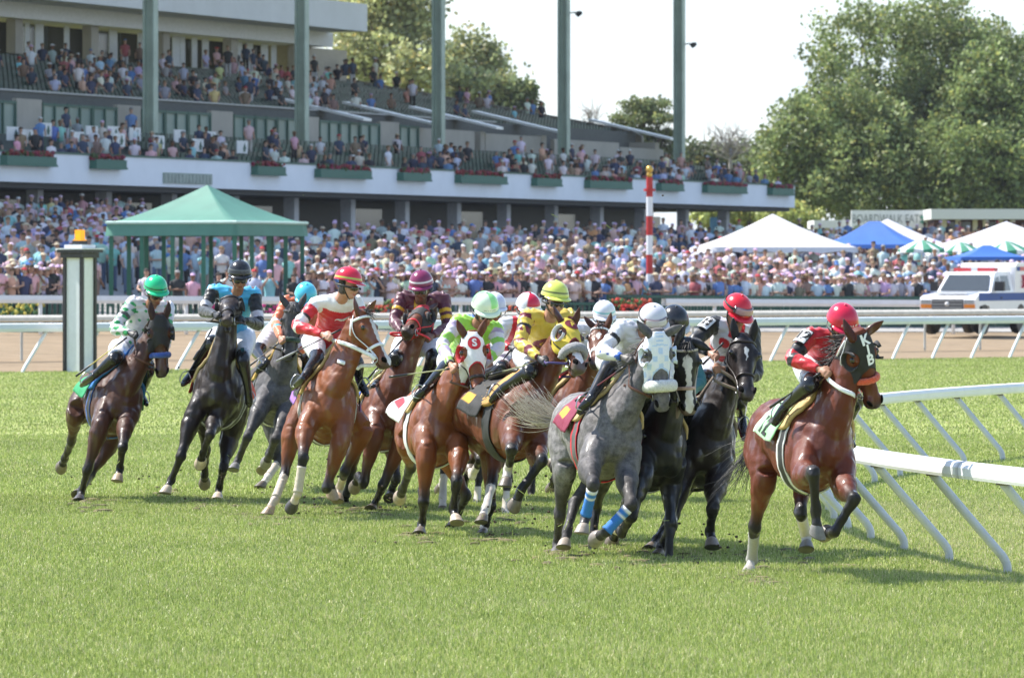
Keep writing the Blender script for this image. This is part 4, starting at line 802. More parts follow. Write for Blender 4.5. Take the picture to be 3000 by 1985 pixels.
def clods():
    mb = MB()
    for (u, v, d, n, su, sv) in ((905, 1470, 56.5, 60, 50, 45), (1130, 1480, 58, 40, 60, 40), (1450, 1500, 52, 70, 70, 60), (1560, 1430, 51.5, 60, 60, 60), (1700, 1560, 48.5, 45, 80, 40), (2120, 1600, 48.5, 30, 60, 40), (300, 1400, 60, 25, 160, 60), (620, 1350, 60.5, 25, 120, 80), (1400, 1200, 54, 40, 500, 300)):
        for _ in range(n):
            p = P(u + random.gauss(0, su), min(v + random.gauss(0, sv), 800 + HC * F / d - 12), d + random.uniform(-.8, .8)); r = random.choice([.004, .006, .008, .012, .016]); g = random.random() < .35
            if g: e = rng.normal(0, .02, 3); mb.tube([p - e, p + e], .0025, None, (.3, .5, .8), 4, 1, 0, (.35, .42, .12))
            else: mb.ball(p, r * np.array([1, 1, .7]), None, 5, 4, 0, np.array([.05, .035, .022]) * random.uniform(.6, 1.6))
    for (u, v, n, su) in ((235, 1478, 14, 50), (640, 1475, 16, 60), (480, 1452, 8, 30), (790, 1520, 18, 60), (905, 1500, 14, 60), (1090, 1500, 16, 60), (1235, 1578, 16, 60), (1410, 1580, 18, 60), (1520, 1530, 14, 80), (1640, 1640, 18, 60), (1760, 1600, 14, 80), (1925, 1645, 16, 60), (2195, 1695, 18, 60), (2300, 1640, 14, 80)):
        for _ in range(n):                                    # scuffed hoof prints in the turf
            d_ = GD(v + random.gauss(0, 14)); x_ = (u + random.gauss(0, su) - U0) / F * d_; q = random.uniform(.02, .06); an = rng.uniform(0, 6.28)
            mb.ball((x_, d_, .012), (q, q * random.uniform(1.2, 3), random.uniform(.012, .03)), np.array([[math.cos(an), -math.sin(an), 0], [math.sin(an), math.cos(an), 0], [0, 0, 1]]), 7, 4, 0, np.array([.13, .11, .05]) * random.uniform(.6, 1.5))
    o = mb.build('turf_clods', mat('soil', vcol=True, rough=.95, noise=.3, scale=60)); tag(o, 'small clods of soil and grass thrown up by the hooves', kind='stuff')
clods()
# ---------------------------------------------------------------- rails
white = mat('rail_white', (.74, .75, .76), .45, noise=.06, scale=3)
rail2m = mat('rail_cover', (.62, .58, .50), .8, noise=.15, scale=6, bump=.3, bscale=30)
steelw = mat('rail_leg', (.52, .54, .58), .38, noise=.08, scale=6)
def uX(u, d): return (u - U0) / F * d
def arcp(a, r, z): return V3(cc_[0] - r * math.cos(a), cc_[1] + r * math.sin(a), z)
a0_ = math.asin((38 - cc_[1]) / RR_); a1_ = math.asin((80 - cc_[1]) / RR_)
rt = empty('running_rail', arcp((a0_ + a1_) / 2, RR_ + .6, 0), 'curved white inner running rail on slanting legs beside the leading horse', 'rail')
mb = MB(); angs = np.linspace(a0_, a1_, 60); RO = RR_ + .62
prof = [(-.065, .815), (.065, .815), (.075, .84), (.075, .90), (.05, .938), (0, .948), (-.05, .938), (-.075, .90), (-.075, .84)]
V = np.array([arcp(a, RO + x, z) for a in angs for x, z in prof]); n = len(prof)
mb.add(V, [(i * n + j, i * n + (j + 1) % n, (i + 1) * n + (j + 1) % n, (i + 1) * n + j) for i in range(59) for j in range(n)]); mb.build('rail_beam', white, rt)
al = a0_ + .004
aref = math.asin((45.7 - cc_[1]) / RR_); stp = 2.02 / RR_
k = math.floor((a0_ - aref) / stp) + 1; a = aref + k * stp
while a < a1_:
    mb = MB(); t_ = V3(math.sin(a), math.cos(a), 0)
    mb.tube([arcp(a, RR_, -.02), arcp(a, RR_, .05), arcp(a, RR_ + .012, .10), arcp(a, RR_ + .045, .155), arcp(a, RR_ + .09, .205), arcp(a, RR_ + .33, .48), arcp(a, RO, .815)], .036, None, t_, 12, 4); mb.build('rail_leg', steelw, rt, True)
    mb = MB(); mb.box((-.05, -.05, .800), (.05, .05, .818), 0, (1, 1, 1), Matrix.Translation(arcp(a, RO, 0))); mb.build('bracket', mat('steel_dark', (.10, .08, .07), .6), rt)
    a += stp
for a in (aref - .5 * stp, aref + 2.5 * stp, aref + 5.5 * stp):
    mb = MB(); V = np.array([arcp(a + e, RO + x * 1.03, z + (z - .88) * .03) for e in (-.0006, .0006) for x, z in prof]); mb.add(V, [(j, (j + 1) % n, n + (j + 1) % n, n + j) for j in range(n)]); mb.build('joint_sleeve', mat('steel_pale', (.55, .55, .55), .5), rt)
def line_rail(name, label, A, B, z, prof, m, legf, spacing, legm, grp=None, phase=0.):
    A, B = np.array(A, float), np.array(B, float); L = np.linalg.norm(B - A); e = (B - A) / L; nrm_ = V3(e[1], -e[0], 0)
    root = empty(name, (A + B) / 2, label, 'rail'); mb = MB(); V = [P0 + nrm_ * x + V3(0, 0, zz) for P0 in (A, B) for x, zz in prof]; n = len(prof)
    mb.add(V, [(j, (j + 1) % n, n + (j + 1) % n, n + j) for j in range(n)]); mb.build('rail_beam', m, root)
    s_ = phase
    while s_ < L:
        mb = MB(); legf(mb, A + e * s_, e, nrm_); mb.build('rail_leg', legm, root, True); s_ += spacing
    return root
TE0 = V3(uX(-40, 138.8), 138.8, 0); TE1 = V3(uX(3040, 164.5), 164.5, 0)
def leg1(mb, p, e, n_): mb.tube([p + e * -.98 + n_ * .3 + V3(0, 0, -.02), p + e * -.87 + n_ * .25 + V3(0, 0, .12), p + V3(0, 0, 1.0)], .045, None, n_, 10, 3)
# the turf rail sits on the edge of the dirt; both are extended past the frame
E_ = nrm(TE1 - TE0)
line_rail('turf_rail', 'long white rail with slanting struts between the turf and the dirt', TE0 - E_ * 12, TE1 + E_ * 12, 0, [(-.10, .98), (.10, .98), (.115, 1.06), (.08, 1.17), (0, 1.195), (-.08, 1.17), (-.115, 1.06)], mat('rail_blue_white', (.62, .66, .68), .45, noise=.05, scale=2), leg1, 1.62, mat('rail_leg_pale', (.66, .69, .68), .5), phase=.90)
TEb = V3(-E_[1], E_[0], 0)
def leg2(mb, p, e, n_): mb.tube([p + n_ * -.25 + V3(0, 0, -.02), p + n_ * -.25 + V3(0, 0, .75), p + n_ * -.2 + V3(0, 0, 1.0), p + V3(0, 0, 1.17)], .035, None, e, 8, 3)
line_rail('dirt_rail', 'cream padded dirt track rail behind the white turf rail', TE0 - E_ * 12 + TEb * 6.5, TE1 + E_ * 12 + TEb * 6.5, 0, [(-.14, 1.15), (.14, 1.15), (.20, 1.18), (.19, 1.27), (.10, 1.33), (-.10, 1.33), (-.2, 1.27)], rail2m, leg2, 2.44, mat('rail_leg_grey', (.42, .44, .42), .5), phase=1.2)
OR0 = V3(uX(-60, 172), 172, 0); OR1 = V3(uX(3080, 199.5), 199.5, 0)
def zfar(u): return lerp(.64, .34, (u + 60) / 3140)
def leg3(mb, p, e, n_): mb.tube([p + V3(0, 0, -.3), p + V3(0, 0, .6), p + V3(0, 0, 1.02)], .06, None, e, 8, 1)
oe = nrm(OR1 - OR0)
for (u0, u1, lab) in ((-60, 1010, 'white outer track rail in front of the green gazebo and left crowd'), (1835, 3080, 'white outer track rail in front of the crowd fence on the right'), (1080, 1480, 'short grey white rail above the red flowers behind the maroon rider')):
    pa = OR0 + oe * np.linalg.norm(OR1 - OR0) * ((u0 + 60) / 3140); pb = OR0 + oe * np.linalg.norm(OR1 - OR0) * ((u1 + 60) / 3140)
    pa = pa + V3(0, 0, zfar(u0)); pb = pb + V3(0, 0, zfar(u1))
    line_rail('outer_rail', lab, pa, pb, 0, [(-.1, .88), (.1, .88), (.13, .98), (.1, 1.12), (-.1, 1.12), (-.13, .98)], white, leg3, 5.4, white, phase=2.2)
# the dirt climbs gently from the turf edge to the outer rail
mbd = MB(); us_ = np.linspace(-900, 3900, 25); V = []
for u in us_:
    k = (u - U0) / F; ya = (TE0[1] - TE0[0] * E_[1] / E_[0]) / (1 - k * E_[1] / E_[0]); yb = (OR0[1] - OR0[0] * oe[1] / oe[0]) / (1 - k * oe[1] / oe[0])
    for q in np.linspace(0, 1, 6): y = lerp(ya, yb + 4, q); V.append((k * y, y, .004 + zfar(u) * q))
mbd.add(V, [(i * 6 + j, (i + 1) * 6 + j, (i + 1) * 6 + j + 1, i * 6 + j + 1) for i in range(24) for j in range(5)])
tag(mbd.build('dirt_track', mat('dirt', (.25, .19, .125), .95, noise=.2, scale=.9, spec=.1, bump=.5, bscale=5)), kind='structure')
# ---------------------------------------------------------------- grandstand frame: t along the front, s back from it
KS = .76                                                         # building module
G0, Ge, Gb = V3(-20.52, 228., 0), nrm(V3(.3697, .9291, 0)) * KS, nrm(V3(-.9291, .3697, 0)) * KS
def ZS(z): return HC + (z - HC) * KS
def GS(t, s, z): return G0 + Ge * t + Gb * s + V3(0, 0, ZS(z))
def t_of(u, s=0.):
    b = G0 + Gb * s; k = (u - U0) / F; return (k * b[1] - b[0]) / (Ge[0] - k * Ge[1])
GM = Matrix(((Ge[0], Gb[0], 0, G0[0]), (Ge[1], Gb[1], 0, G0[1]), (0, 0, KS, ZS(0)), (0, 0, 0, 1)))
def depth_front(u):
    t = min(t_of(min(u, 2323)), 129); return (G0 + Ge * t)[1]
def y_start(u): return lerp(176., 203.5, (u + 60) / 3140)
def apron(x, y):
    u = U0 + x / y * F; D = depth_front(max(min(u, 3200), -300)); y0 = y_start(u); q = np.clip((y - y0) / (D - y0), 0, 1.15)
    return zfar(u) + (3.80 - zfar(u)) * q ** .80
mb = MB(); us = np.linspace(-500, 3500, 41); qs = np.linspace(-.02, 1.1, 26); V = []
for u in us:
    D = depth_front(max(min(u, 3200), -300)); y0 = y_start(u)
    for q in qs: y = lerp(y0, D, q); x = uX(u, y); V.append((x, y, apron(x, y) + .012))
nq = len(qs); mb.add(V, [(i * nq + j, (i + 1) * nq + j, (i + 1) * nq + j + 1, i * nq + j + 1) for i in range(len(us) - 1) for j in range(nq - 1)])
tag(mb.build('apron_pavement', mat('apron', (.30, .29, .27), .9, noise=.2, scale=.8)), kind='structure')
# ---------------------------------------------------------------- grandstand
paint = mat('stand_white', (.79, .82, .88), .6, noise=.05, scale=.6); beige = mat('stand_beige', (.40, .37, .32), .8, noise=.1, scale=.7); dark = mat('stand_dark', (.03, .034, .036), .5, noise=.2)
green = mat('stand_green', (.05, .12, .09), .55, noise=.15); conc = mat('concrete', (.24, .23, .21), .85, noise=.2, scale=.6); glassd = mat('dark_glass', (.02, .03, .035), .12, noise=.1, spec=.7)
steelg = mat('column_paint', (.37, .45, .37), .5, noise=.18, scale=.8, bump=.1, bscale=4)
gst = empty('grandstand', GS(60, 10, 0), 'large two tier grandstand with white balcony front and tall green steel columns', 'grandstand')
def gbox(name, lo, hi, m, parent=None): b = MB(); b.box(lo, hi, 0, (1, 1, 1), GM); return b.build(name, m, parent or gst)
gbox('balcony_front', (-25, -.18, 7.25), (129, .18, 8.82), paint); gbox('balcony_cap', (-25, -.24, 8.825), (129.05, .24, 8.93), green)
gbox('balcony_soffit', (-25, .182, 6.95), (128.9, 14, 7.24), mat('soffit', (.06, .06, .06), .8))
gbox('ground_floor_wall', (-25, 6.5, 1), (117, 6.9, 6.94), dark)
for i, t in enumerate(np.arange(-8, 128, 8.6)):
    gbox('ground_column', (t - .34, 2.2, 1), (t + .34, 2.9, 6.94), mat('column_grey_white', (.50, .51, .54), .6))
    if i % 2 == 0 and t < 115: gbox('window', (t + 1.2, 6.40, 4.4), (t + 5.8, 6.49, 6.5), glassd)
for k in range(8):                                              # box seat deck in steps
    gbox('deck_step', (-25, .26 + k * 1.1, 7.25 + .002 * k), (128.8, 1.36 + k * 1.1 - .002, 7.85 + k * .335), mat('step_green_grey', (.085, .105, .095), .8, noise=.2))
cols_t = [35.1, 57.2, 79.6, 102.6, 126.2]
for t in cols_t:
    b = MB(); w = .31
    b.box((t - w, 7.5, 9.6), (t + w, 7.62, 40.), 0, (1, 1, 1), GM); b.box((t - w, 8.10, 9.6), (t + w, 8.22, 40.), 0, (1, 1, 1), GM); b.box((t - .06, 7.625, 9.6), (t + .06, 8.095, 40.), 0, (1, 1, 1), GM)
    b.build('column', steelg, gst)
gbox('roof', (-40, 2, 40.02), (150, 58, 40.9), mat('unseen_roof_underside', (.20, .22, .20), .8))  # unseen roof, height and front edge set for the light and shade below
# partitions behind the boxes
for i, t in enumerate(np.arange(-2, 78, 3.3)):
    if i % 4 == 3: gbox('partition_wall', (t, 9.62, 10.2), (t + 3.2, 9.9, 12.35), beige)
    else:
        o = gbox('partition_panel', (t + .08, 9.66, 10.3), (t + 3.12, 9.74, 12.1), mat('panel_green_glass', (.16, .24, .215), .35, noise=.12, scale=1.))
        b = MB()
        for x in (t, t + 1.55, t + 3.12): b.box((x - .06, 9.55, 10.2), (x + .07, 9.65, 12.2), 0, (1, 1, 1), GM)
        b.box((t + .072, 9.56, 12.02), (t + 3.05, 9.64, 12.18), 0, (1, 1, 1), GM); b.build('frame', green, o)
for t0, t1, s0, z1 in ((80, 91, 9.9, 12.1), (93, 103.5, 9.9, 12.0), (106, 119, 9.9, 11.9), (119.2, 128.4, 9.9, 11.6)): gbox('beige_wall', (t0, s0, 10.2), (t1, s0 + .3, z1), beige)
gbox('upper_tier_front', (-25, 12.0, 10.2), (128.4, 12.3, 12.9), mat('dark_grey_paint', (.11, .115, .11), .8, noise=.2)); gbox('tier_edge', (-25, 11.9, 12.92), (100, 12.5, 13.02), mat('edge_grey', (.45, .45, .45), .5))  # tier front in one even dark grey
nr = 24
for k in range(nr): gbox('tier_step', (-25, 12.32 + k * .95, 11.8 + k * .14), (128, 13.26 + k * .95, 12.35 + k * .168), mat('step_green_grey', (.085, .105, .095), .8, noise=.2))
b = MB(); b.add([GS(128.02, s, z) for s, z in ((11.5, 10.2), (36, 10.2), (36, 17.3), (12.5, 13.1), (11.5, 12.6))] + [GS(128.5, s, z) for s, z in ((11.5, 10.2), (36, 10.2), (36, 17.3), (12.5, 13.1), (11.5, 12.6))], [(0, 1, 2, 3, 4), (9, 8, 7, 6, 5)] + [(i, 5 + i, 5 + (i + 1) % 5, (i + 1) % 5) for i in range(5)]); b.build('end_wall', mat('end_wall', (.27, .24, .20), .85, noise=.1), gst)
wht = mat('aisle_roof_white', (.78, .78, .78), .25, noise=.04)
for t in (69, 80.5, 92, 103.5, 126.5):                          # sloping roofs over the aisle mouths
    b = MB(); lo = [(t, 15.2, 13.75), (t + 1.3, 15.2, 13.75), (t + 1.3, 8.7, 12.25), (t, 8.7, 12.25)]
    b.add([GS(*p) for p in lo] + [GS(p[0], p[1], p[2] + .16) for p in lo], [(0, 1, 2, 3), (7, 6, 5, 4)] + [(i, 4 + i, 4 + (i + 1) % 4, (i + 1) % 4) for i in range(4)]); b.build('aisle_roof', wht, gst)
    gbox('aisle_wall', (t + .2, 9.95, 10.2), (t + 1.1, 17, 12.1), beige)
b = MB(); rnd = []
for k in range(nr):
    for t in np.arange(30, 127.4, .62):
        if int(t / 11.4 * 100) % 100 < 9: continue
        s_, z_ = 12.75 + k * .95, 12.35 + k * .168; rnd.append((t, s_, z_))
def seatgeo(b, t, s, z, c=(1, 1, 1)): b.box((t - .22, s + .12, z + .28), (t + .22, s + .17, z + .82), 0, c, GM); b.box((t - .21, s - .25, z + .36), (t + .21, s + .11, z + .41), 0, c, GM)
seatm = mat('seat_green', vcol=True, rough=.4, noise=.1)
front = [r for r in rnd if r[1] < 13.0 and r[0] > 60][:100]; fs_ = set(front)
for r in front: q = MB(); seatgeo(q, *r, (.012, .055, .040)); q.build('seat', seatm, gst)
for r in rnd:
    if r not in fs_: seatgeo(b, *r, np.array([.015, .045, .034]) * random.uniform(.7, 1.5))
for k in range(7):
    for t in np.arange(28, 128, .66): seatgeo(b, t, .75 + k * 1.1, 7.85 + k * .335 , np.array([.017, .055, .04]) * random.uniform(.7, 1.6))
tag(b.build('seat_rows', seatm, gst), 'rows of dark green stadium seats', kind='stuff')
# club floor behind the upper tier
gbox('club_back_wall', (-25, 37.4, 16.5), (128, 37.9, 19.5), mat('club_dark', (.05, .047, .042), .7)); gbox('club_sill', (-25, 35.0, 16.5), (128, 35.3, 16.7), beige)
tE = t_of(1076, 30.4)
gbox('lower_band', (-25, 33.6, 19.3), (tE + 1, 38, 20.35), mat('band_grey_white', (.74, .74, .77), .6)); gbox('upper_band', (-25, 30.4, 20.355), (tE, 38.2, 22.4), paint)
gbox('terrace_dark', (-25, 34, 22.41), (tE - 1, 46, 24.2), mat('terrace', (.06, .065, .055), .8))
curt = mat('curtain_white', (.62, .64, .68), .7); random.seed(5)
for i, t in enumerate(np.arange(59.1, 128, 11.5)):
    gbox('club_pillar', (t - .55, 34.3, 17.0), (t + .55, 34.98, 19.29), beige)
    for q in (1.6, 3.4, 5.2, 7.4, 9.2):
        if random.random() < .75:
            x = t + q + random.uniform(-.4, .4); gbox('curtain', (x, 35.6, 17.1), (x + random.uniform(.7, 1.3), 35.66, 19.25), curt)
    x = t + 6.1; gbox('club_window', (x - 2.2, 36.5, 17.1), (x + 2.6, 36.56, 19.2), glassd)
gbox('club_end_wall', (117.2, 35.35, 16.5), (128, 37.38, 19.29), mat('club_cream', (.46, .41, .34), .8))
# balcony flower boxes, sign, small lamps
fbox = mat('planter_green', (.05, .15, .11), .6, noise=.12); blossom = mat('blossom', vcol=True, rough=.8, noise=.2, scale=9)
def blooms(mb, fn, n, r, cols):
    for _ in range(n):
        c = np.array(cols[random.randrange(len(cols))]) * random.uniform(.7, 1.3); mb.ball(fn(), r * random.uniform(.6, 1.3), None, 6, 4, 0, c)
ordn = ['first', 'second', 'third', 'fourth', 'fifth', 'sixth', 'seventh', 'eighth', 'ninth', 'tenth', 'eleventh', 'twelfth', 'thirteenth', 'fourteenth', 'fifteenth']
for i, (c, w) in enumerate(((50, 115), (235, 70), (607, 65), (780, 118), (945, 65), (1100, 108), (1252, 58), (1395, 98), (1538, 52), (1665, 92), (1795, 50))):
    k = 3000 / 2370; ta, tb = t_of((c - w / 2) * k), t_of((c + w / 2) * k)
    r = empty('flower_box', GS((ta + tb) / 2, -.4, 8.3), ('long' if w > 85 else 'short') + f' green flower box of red blooms, {ordn[i]} from the left on the balcony', 'flower box', 'flower boxes along the balcony front')
    b = MB(); b.box((ta, -.62, 8.22), (tb, -.185, 8.62), 0, (1, 1, 1), GM); b.box((ta - .06, -.66, 8.10), (tb + .06, -.20, 8.215), 0, (.6, .6, .6), GM); b.build('trough', fbox, r)
    b = MB(); blooms(b, lambda: GS(random.uniform(ta, tb), random.uniform(-.6, -.22), random.uniform(8.62, 8.86)), int(16 * (tb - ta)), .085, ((.20, .02, .02), (.26, .05, .05), (.06, .09, .03), (.22, .03, .06))); tag(b.build('flowers', blossom, r), kind='stuff')
ta, tb = t_of(468), t_of(610); r = empty('wall_sign', GS((ta + tb) / 2, -.2, 8), 'grey green slatted sign panel on the white balcony above the gazebo', 'sign'); b = MB(); b.box((ta, -.26, 7.45), (tb, -.185, 8.05), 0, (1, 1, 1), GM); b.build('board', mat('sign_board', (.27, .32, .28), .6, noise=.3, scale=3), r)
for j in range(14):
    b = MB(); x = ta + (tb - ta) * (j + .5) / 14; b.box((x - .05, -.285, 7.51), (x + .12, -.263, 7.99), 0, (1, 1, 1), GM); b.build('slat', mat('slat', (.38, .42, .38), .6), r)
for i, (t, z, sg) in enumerate(((79.6, 21.0, 1), (102.6, 20.6, 1), (126.2, 19.3, 1))):
    r = empty('floodlight', GS(t + .5, 7.4, z), f'small dark floodlight on the {("third", "fourth", "fifth")[i]} tall column from the left', 'floodlight', 'floodlights on the columns'); p = GS(t + .5, 7.4, z)
    b = MB(); b.tube([p + V3(-.25, 0, 0), p + V3(.1, -.05, .05), p + V3(.28, -.1, 0)], .035, None, (0, 0, 1), 8, 2); b.build('arm', dark, r); b = MB(); b.tube([p + V3(.20, -.1, -.12), p + V3(.32, -.12, -.02), p + V3(.50, -.16, .03)], np.array([.13, .15, .08]), None, (0, 0, 1), 12, 2); b.build('lamp_housing', dark, r, True)
bs = [(38, 380), (65, 335 * 1.0), (77, 338), (105, 318), (130, 325), (222, 345), (262, 328), (312, 328), (370, 352), (425, 330), (458, 358), (490, 335), (560, 362)]
for i, (x, y) in enumerate([(30, 330), (62, 337), (105, 318), (180, 342), (212, 325), (262, 325), (275, 345), (312, 328), (367, 350), (415, 332), (458, 358), (487, 336), (560, 362)]):
    u = x * 3000 / 2370; s_ = 2.2 + (362 - y + (x - 300) * .05) * .08; t = t_of(u, max(1, s_)); zb = 7.85 + max(0, (s_ - .3) / 1.1) * .335
    r = empty('box_number_board', GS(t, s_, zb), f'white board with a dark green mark, {ordn[i]} from the left in the balcony boxes', 'sign board', 'white boards among the balcony seats')
    b = MB(); b.box((t - .75, s_ - .03, zb + .75), (t + .75, s_ + .03, zb + 1.5), 0, (1, 1, 1), GM); b.build('board', mat('board_white', (.72, .73, .74), .5), r)
    b = MB(); b.box((t - .05, s_ - .02, zb - .1), (t + .05, s_ + .02, zb + .748), 0, (1, 1, 1), GM); b.build('post', green, r)
    b = MB(); b.add([GS(t + a, s_ - .04, zb + c) for a, c in ((.12, .85), (.42, .85), (.42, 1.0), (.55, 1.02), (.30, 1.42), (.05, 1.02), (.12, 1.0))], [(0, 1, 2, 3, 4, 5, 6)]); b.build('mark', green, r)
# ---------------------------------------------------------------- gazebo, tents, umbrellas
def tent(name, label, cat, c, a, b_, rot, zg, ze, za, m, val=.35, posts=4, pm=None, ridge=0., trim=None, group=None, scallop=True):
    r_ = math.radians(rot); ex, ey = V3(math.cos(r_), math.sin(r_), 0), V3(-math.sin(r_), math.cos(r_), 0); root = empty(name, V3(c[0], c[1], zg), label, cat, group); C = V3(c[0], c[1], 0)
    rng_ = [(-1, -1), (1, -1), (1, 1), (-1, 1)]; nS = 16; mb = MB(); per = []
    for q in range(4):
        p, q2 = np.array(rng_[q]), np.array(rng_[(q + 1) % 4])
        for j in range(nS): per.append(lerp(p, q2, j / nS).astype(float))
    per = np.array(per); M = len(per); lev = np.linspace(0, 1, 7); V = []
    for L in lev:
        for w in per:
            sx = w[0] * (1 - L) + np.clip(w[0], -ridge, ridge) * L if ridge else w[0] * (1 - L)
            edge = 1 - max(abs(abs(w[0]) - 1), 0) * 0
            z = lerp(ze, za, L ** 1.12) - .06 * math.sin(math.pi * L) ; V.append(C + ex * sx * a / 2 + ey * w[1] * (1 - L) * b_ / 2 + V3(0, 0, z))
    F_ = [(i * M + j, i * M + (j + 1) % M, (i + 1) * M + (j + 1) % M, (i + 1) * M + j) for i in range(len(lev) - 1) for j in range(M)]
    mb.add(V, F_); mb.build('canopy', m, root, True)
    mb = MB(); V = []
    for w_, (z, o) in [(w, zz) for zz in ((ze + .01, 1.0), (ze - val * .6, 1.012), (ze - val, 1.02)) for w in [None]]:
        for j, w in enumerate(per): V.append(C + (ex * w[0] * a / 2 + ey * w[1] * b_ / 2) * o + V3(0, 0, z + (.09 * abs(math.sin(j * math.pi / 4)) if scallop and z < ze - val * .8 else 0)))
    mb.add(V, [(i * M + j, i * M + (j + 1) % M, (i + 1) * M + (j + 1) % M, (i + 1) * M + j) for i in range(2) for j in range(M)]); mb.build('valance', m, root, True)
    if trim:
        mb = MB(); mb.tube([C + (ex * w[0] * a / 2 + ey * w[1] * b_ / 2) * 1.012 + V3(0, 0, ze + .02) for w in list(per) + [per[0]]], .05, None, (0, 0, 1), 6, 1); mb.build('trim', trim, root)
    nside = posts // 4; pp = []
    for q in range(4):
        p, q2 = np.array(rng_[q]), np.array(rng_[(q + 1) % 4])
        for j in range(nside): pp.append(lerp(p, q2, j / nside))
    for w in pp:
        mb = MB(); x = C + (ex * w[0] * a / 2 + ey * w[1] * b_ / 2) * .96; mb.bar(x + V3(0, 0, zg - .3), x + V3(0, 0, ze), .14 if nside > 1 else .08); mb.build('post', pm or white, root)
    return root
gz = P(600, 700, 187); zg = .75
tent('gazebo', 'large green peaked gazebo with posts behind the outer rail', 'gazebo', (gz[0] - .05, gz[1] + 2.5), 4.85, 4.9, -26, zg, 4.07, 5.36, mat('canopy_green', (.075, .215, .16), .6, noise=.10, scale=1.2, bump=.25, bscale=3), .42, 16, mat('gazebo_post', (.02, .13, .08), .5), trim=mat('canopy_trim', (.45, .62, .54), .6), scallop=False)
twh = mat('tent_white', (.58, .58, .61), .6, noise=.05, scale=1, bump=.2, bscale=3); tbl = mat('tent_blue', (.03, .12, .42), .6, noise=.1, scale=1, bump=.2, bscale=3)
def at(u, d): return (uX(u, d), d)
def gz_(u, d): return apron(uX(u, d), d)
tent('marquee', 'large white peaked marquee to the right of the striped pole', 'marquee', at(2264, 232), 6.0, 5.4, 7, gz_(2264, 230), 3.46, 4.84, twh, .25, 4, group='white marquees in the crowd')
tent('marquee', 'white marquee at the right edge behind the green striped umbrellas', 'marquee', at(2948, 246), 7.2, 6.2, 4, gz_(2948, 246), 3.43, 4.66, twh, .24, 4, group='white marquees in the crowd')
tent('marquee', 'white marquee partly hidden behind the blue canopy', 'marquee', at(2600, 262), 5.8, 5.4, 4, gz_(2600, 260), 3.62, 4.93, twh, .24, 4, group='white marquees in the crowd')
tent('canopy_tent', 'blue pop up canopy in front of the food stand sign', 'canopy', at(2562, 250), 4.1, 3.8, -14, gz_(2562, 250), 3.66, 4.70, tbl, .16, 4, ridge=.12, group='blue canopies in the crowd', scallop=False)
tent('canopy_tent', 'small blue canopy above the white pickup truck', 'canopy', at(2892, 224), 2.8, 2.6, 10, gz_(2892, 222), 3.05, 3.52, tbl, .13, 4, ridge=.12, group='blue canopies in the crowd', scallop=False)
for i, (u, v, d, w, lab) in enumerate(((2700, 702, 236, 1.95, 'green and white striped umbrella right below the blue canopy'), (2812, 708, 239, 1.85, 'middle green and white striped umbrella of the three'), (2945, 705, 230, 2.0, 'green and white striped umbrella at the right edge above the truck'))):
    tp = P(u, v, d); zg = apron(tp[0], d); r = empty('striped_umbrella', (tp[0], d, zg), lab, 'umbrella', 'striped umbrellas in the crowd'); b = MB(); n = 32; cen = V3(tp[0], d, tp[2]); V = [cen]; C = [(.7, .72, .7)]
    rings = ((.3, -.09), (.62, -.22), (1.0, -.40), (1.02, -.54))
    for rr, dz in rings:
        for j in range(n): an = 2 * math.pi * j / n; V.append(cen + V3(math.cos(an) * rr * w / 2, math.sin(an) * rr * w / 2, dz - (.03 if rr < 1.01 else .0) * math.cos(an * 8)))
    V2, F2, C2 = [], [], []
    for j in range(n):                                        # separate gores so that the stripes stay crisp
        col = (.70, .72, .70) if (j // 2) % 2 else (.03, .20, .12)
        q = [V[0]] + [V[1 + k * n + jj % n] for k in range(4) for jj in (j, j + 1)]; o = len(V2); V2 += q; C2 += [col] * 9; F2 += [(o, o + 1, o + 2)] + [(o + 1 + 2 * k, o + 3 + 2 * k, o + 4 + 2 * k, o + 2 + 2 * k) for k in range(3)]
    b.add(V2, F2, 0, np.array(C2)); b.build('canopy', mat('umbrella_cloth', vcol=True, rough=.7, noise=.05), r); b = MB(); b.bar(cen + V3(0, 0, zg - cen[2]), cen, .06); b.build('pole', white, r)
# ---------------------------------------------------------------- winning post, striped pole
p = P(232, 1088, 139.4); r = empty('finish_post', (p[0], p[1], 0), 'black and white square finish post with an orange lamp on top', 'post'); r_ = math.radians(33); PM = Matrix.Translation((p[0], p[1] + .2, 0)) @ Matrix.Rotation(-r_, 4, 'Z') @ Matrix.Diagonal((.68, .68, 1.075, 1))
blk = mat('post_black', (.02, .02, .022), .45, noise=.15); wpan = mat('post_white', (.72, .74, .76), .5, noise=.05)
for sx in (-1, 1):
    for sy in (-1, 1): b = MB(); b.box((sx * .38 - .06, sy * .38 - .06, -.02), (sx * .38 + .06, sy * .38 + .06, 2.75), 0, (1, 1, 1), PM); b.build('corner_post', blk, r)
for lo, hi in (((-.31, -.37, 0), (.31, -.34, 2.72)), ((.34, -.31, .0), (.37, .31, 2.72)), ((-.37, -.31, 0), (-.34, .31, 2.72)), ((-.31, .34, 0), (.31, .37, 2.72))):
    b = MB(); b.box(lo, hi, 0, (1, 1, 1), PM); b.build('panel', wpan, r)
capm = mat('post_cap', (.03, .03, .032), .5)
b = MB(); b.box((-.60, -.60, 2.72), (.60, .60, 2.79), 0, (1, 1, 1), PM); b.box((-.50, -.50, 2.60), (.50, .50, 2.717), 0, (.1, .1, .1), PM); b.build('cap', capm, r); b = MB(); b.box((-.63, -.63, 2.793), (.63, .63, 2.82), 0, (1, 1, 1), PM); b.build('cap_trim', wpan, r)
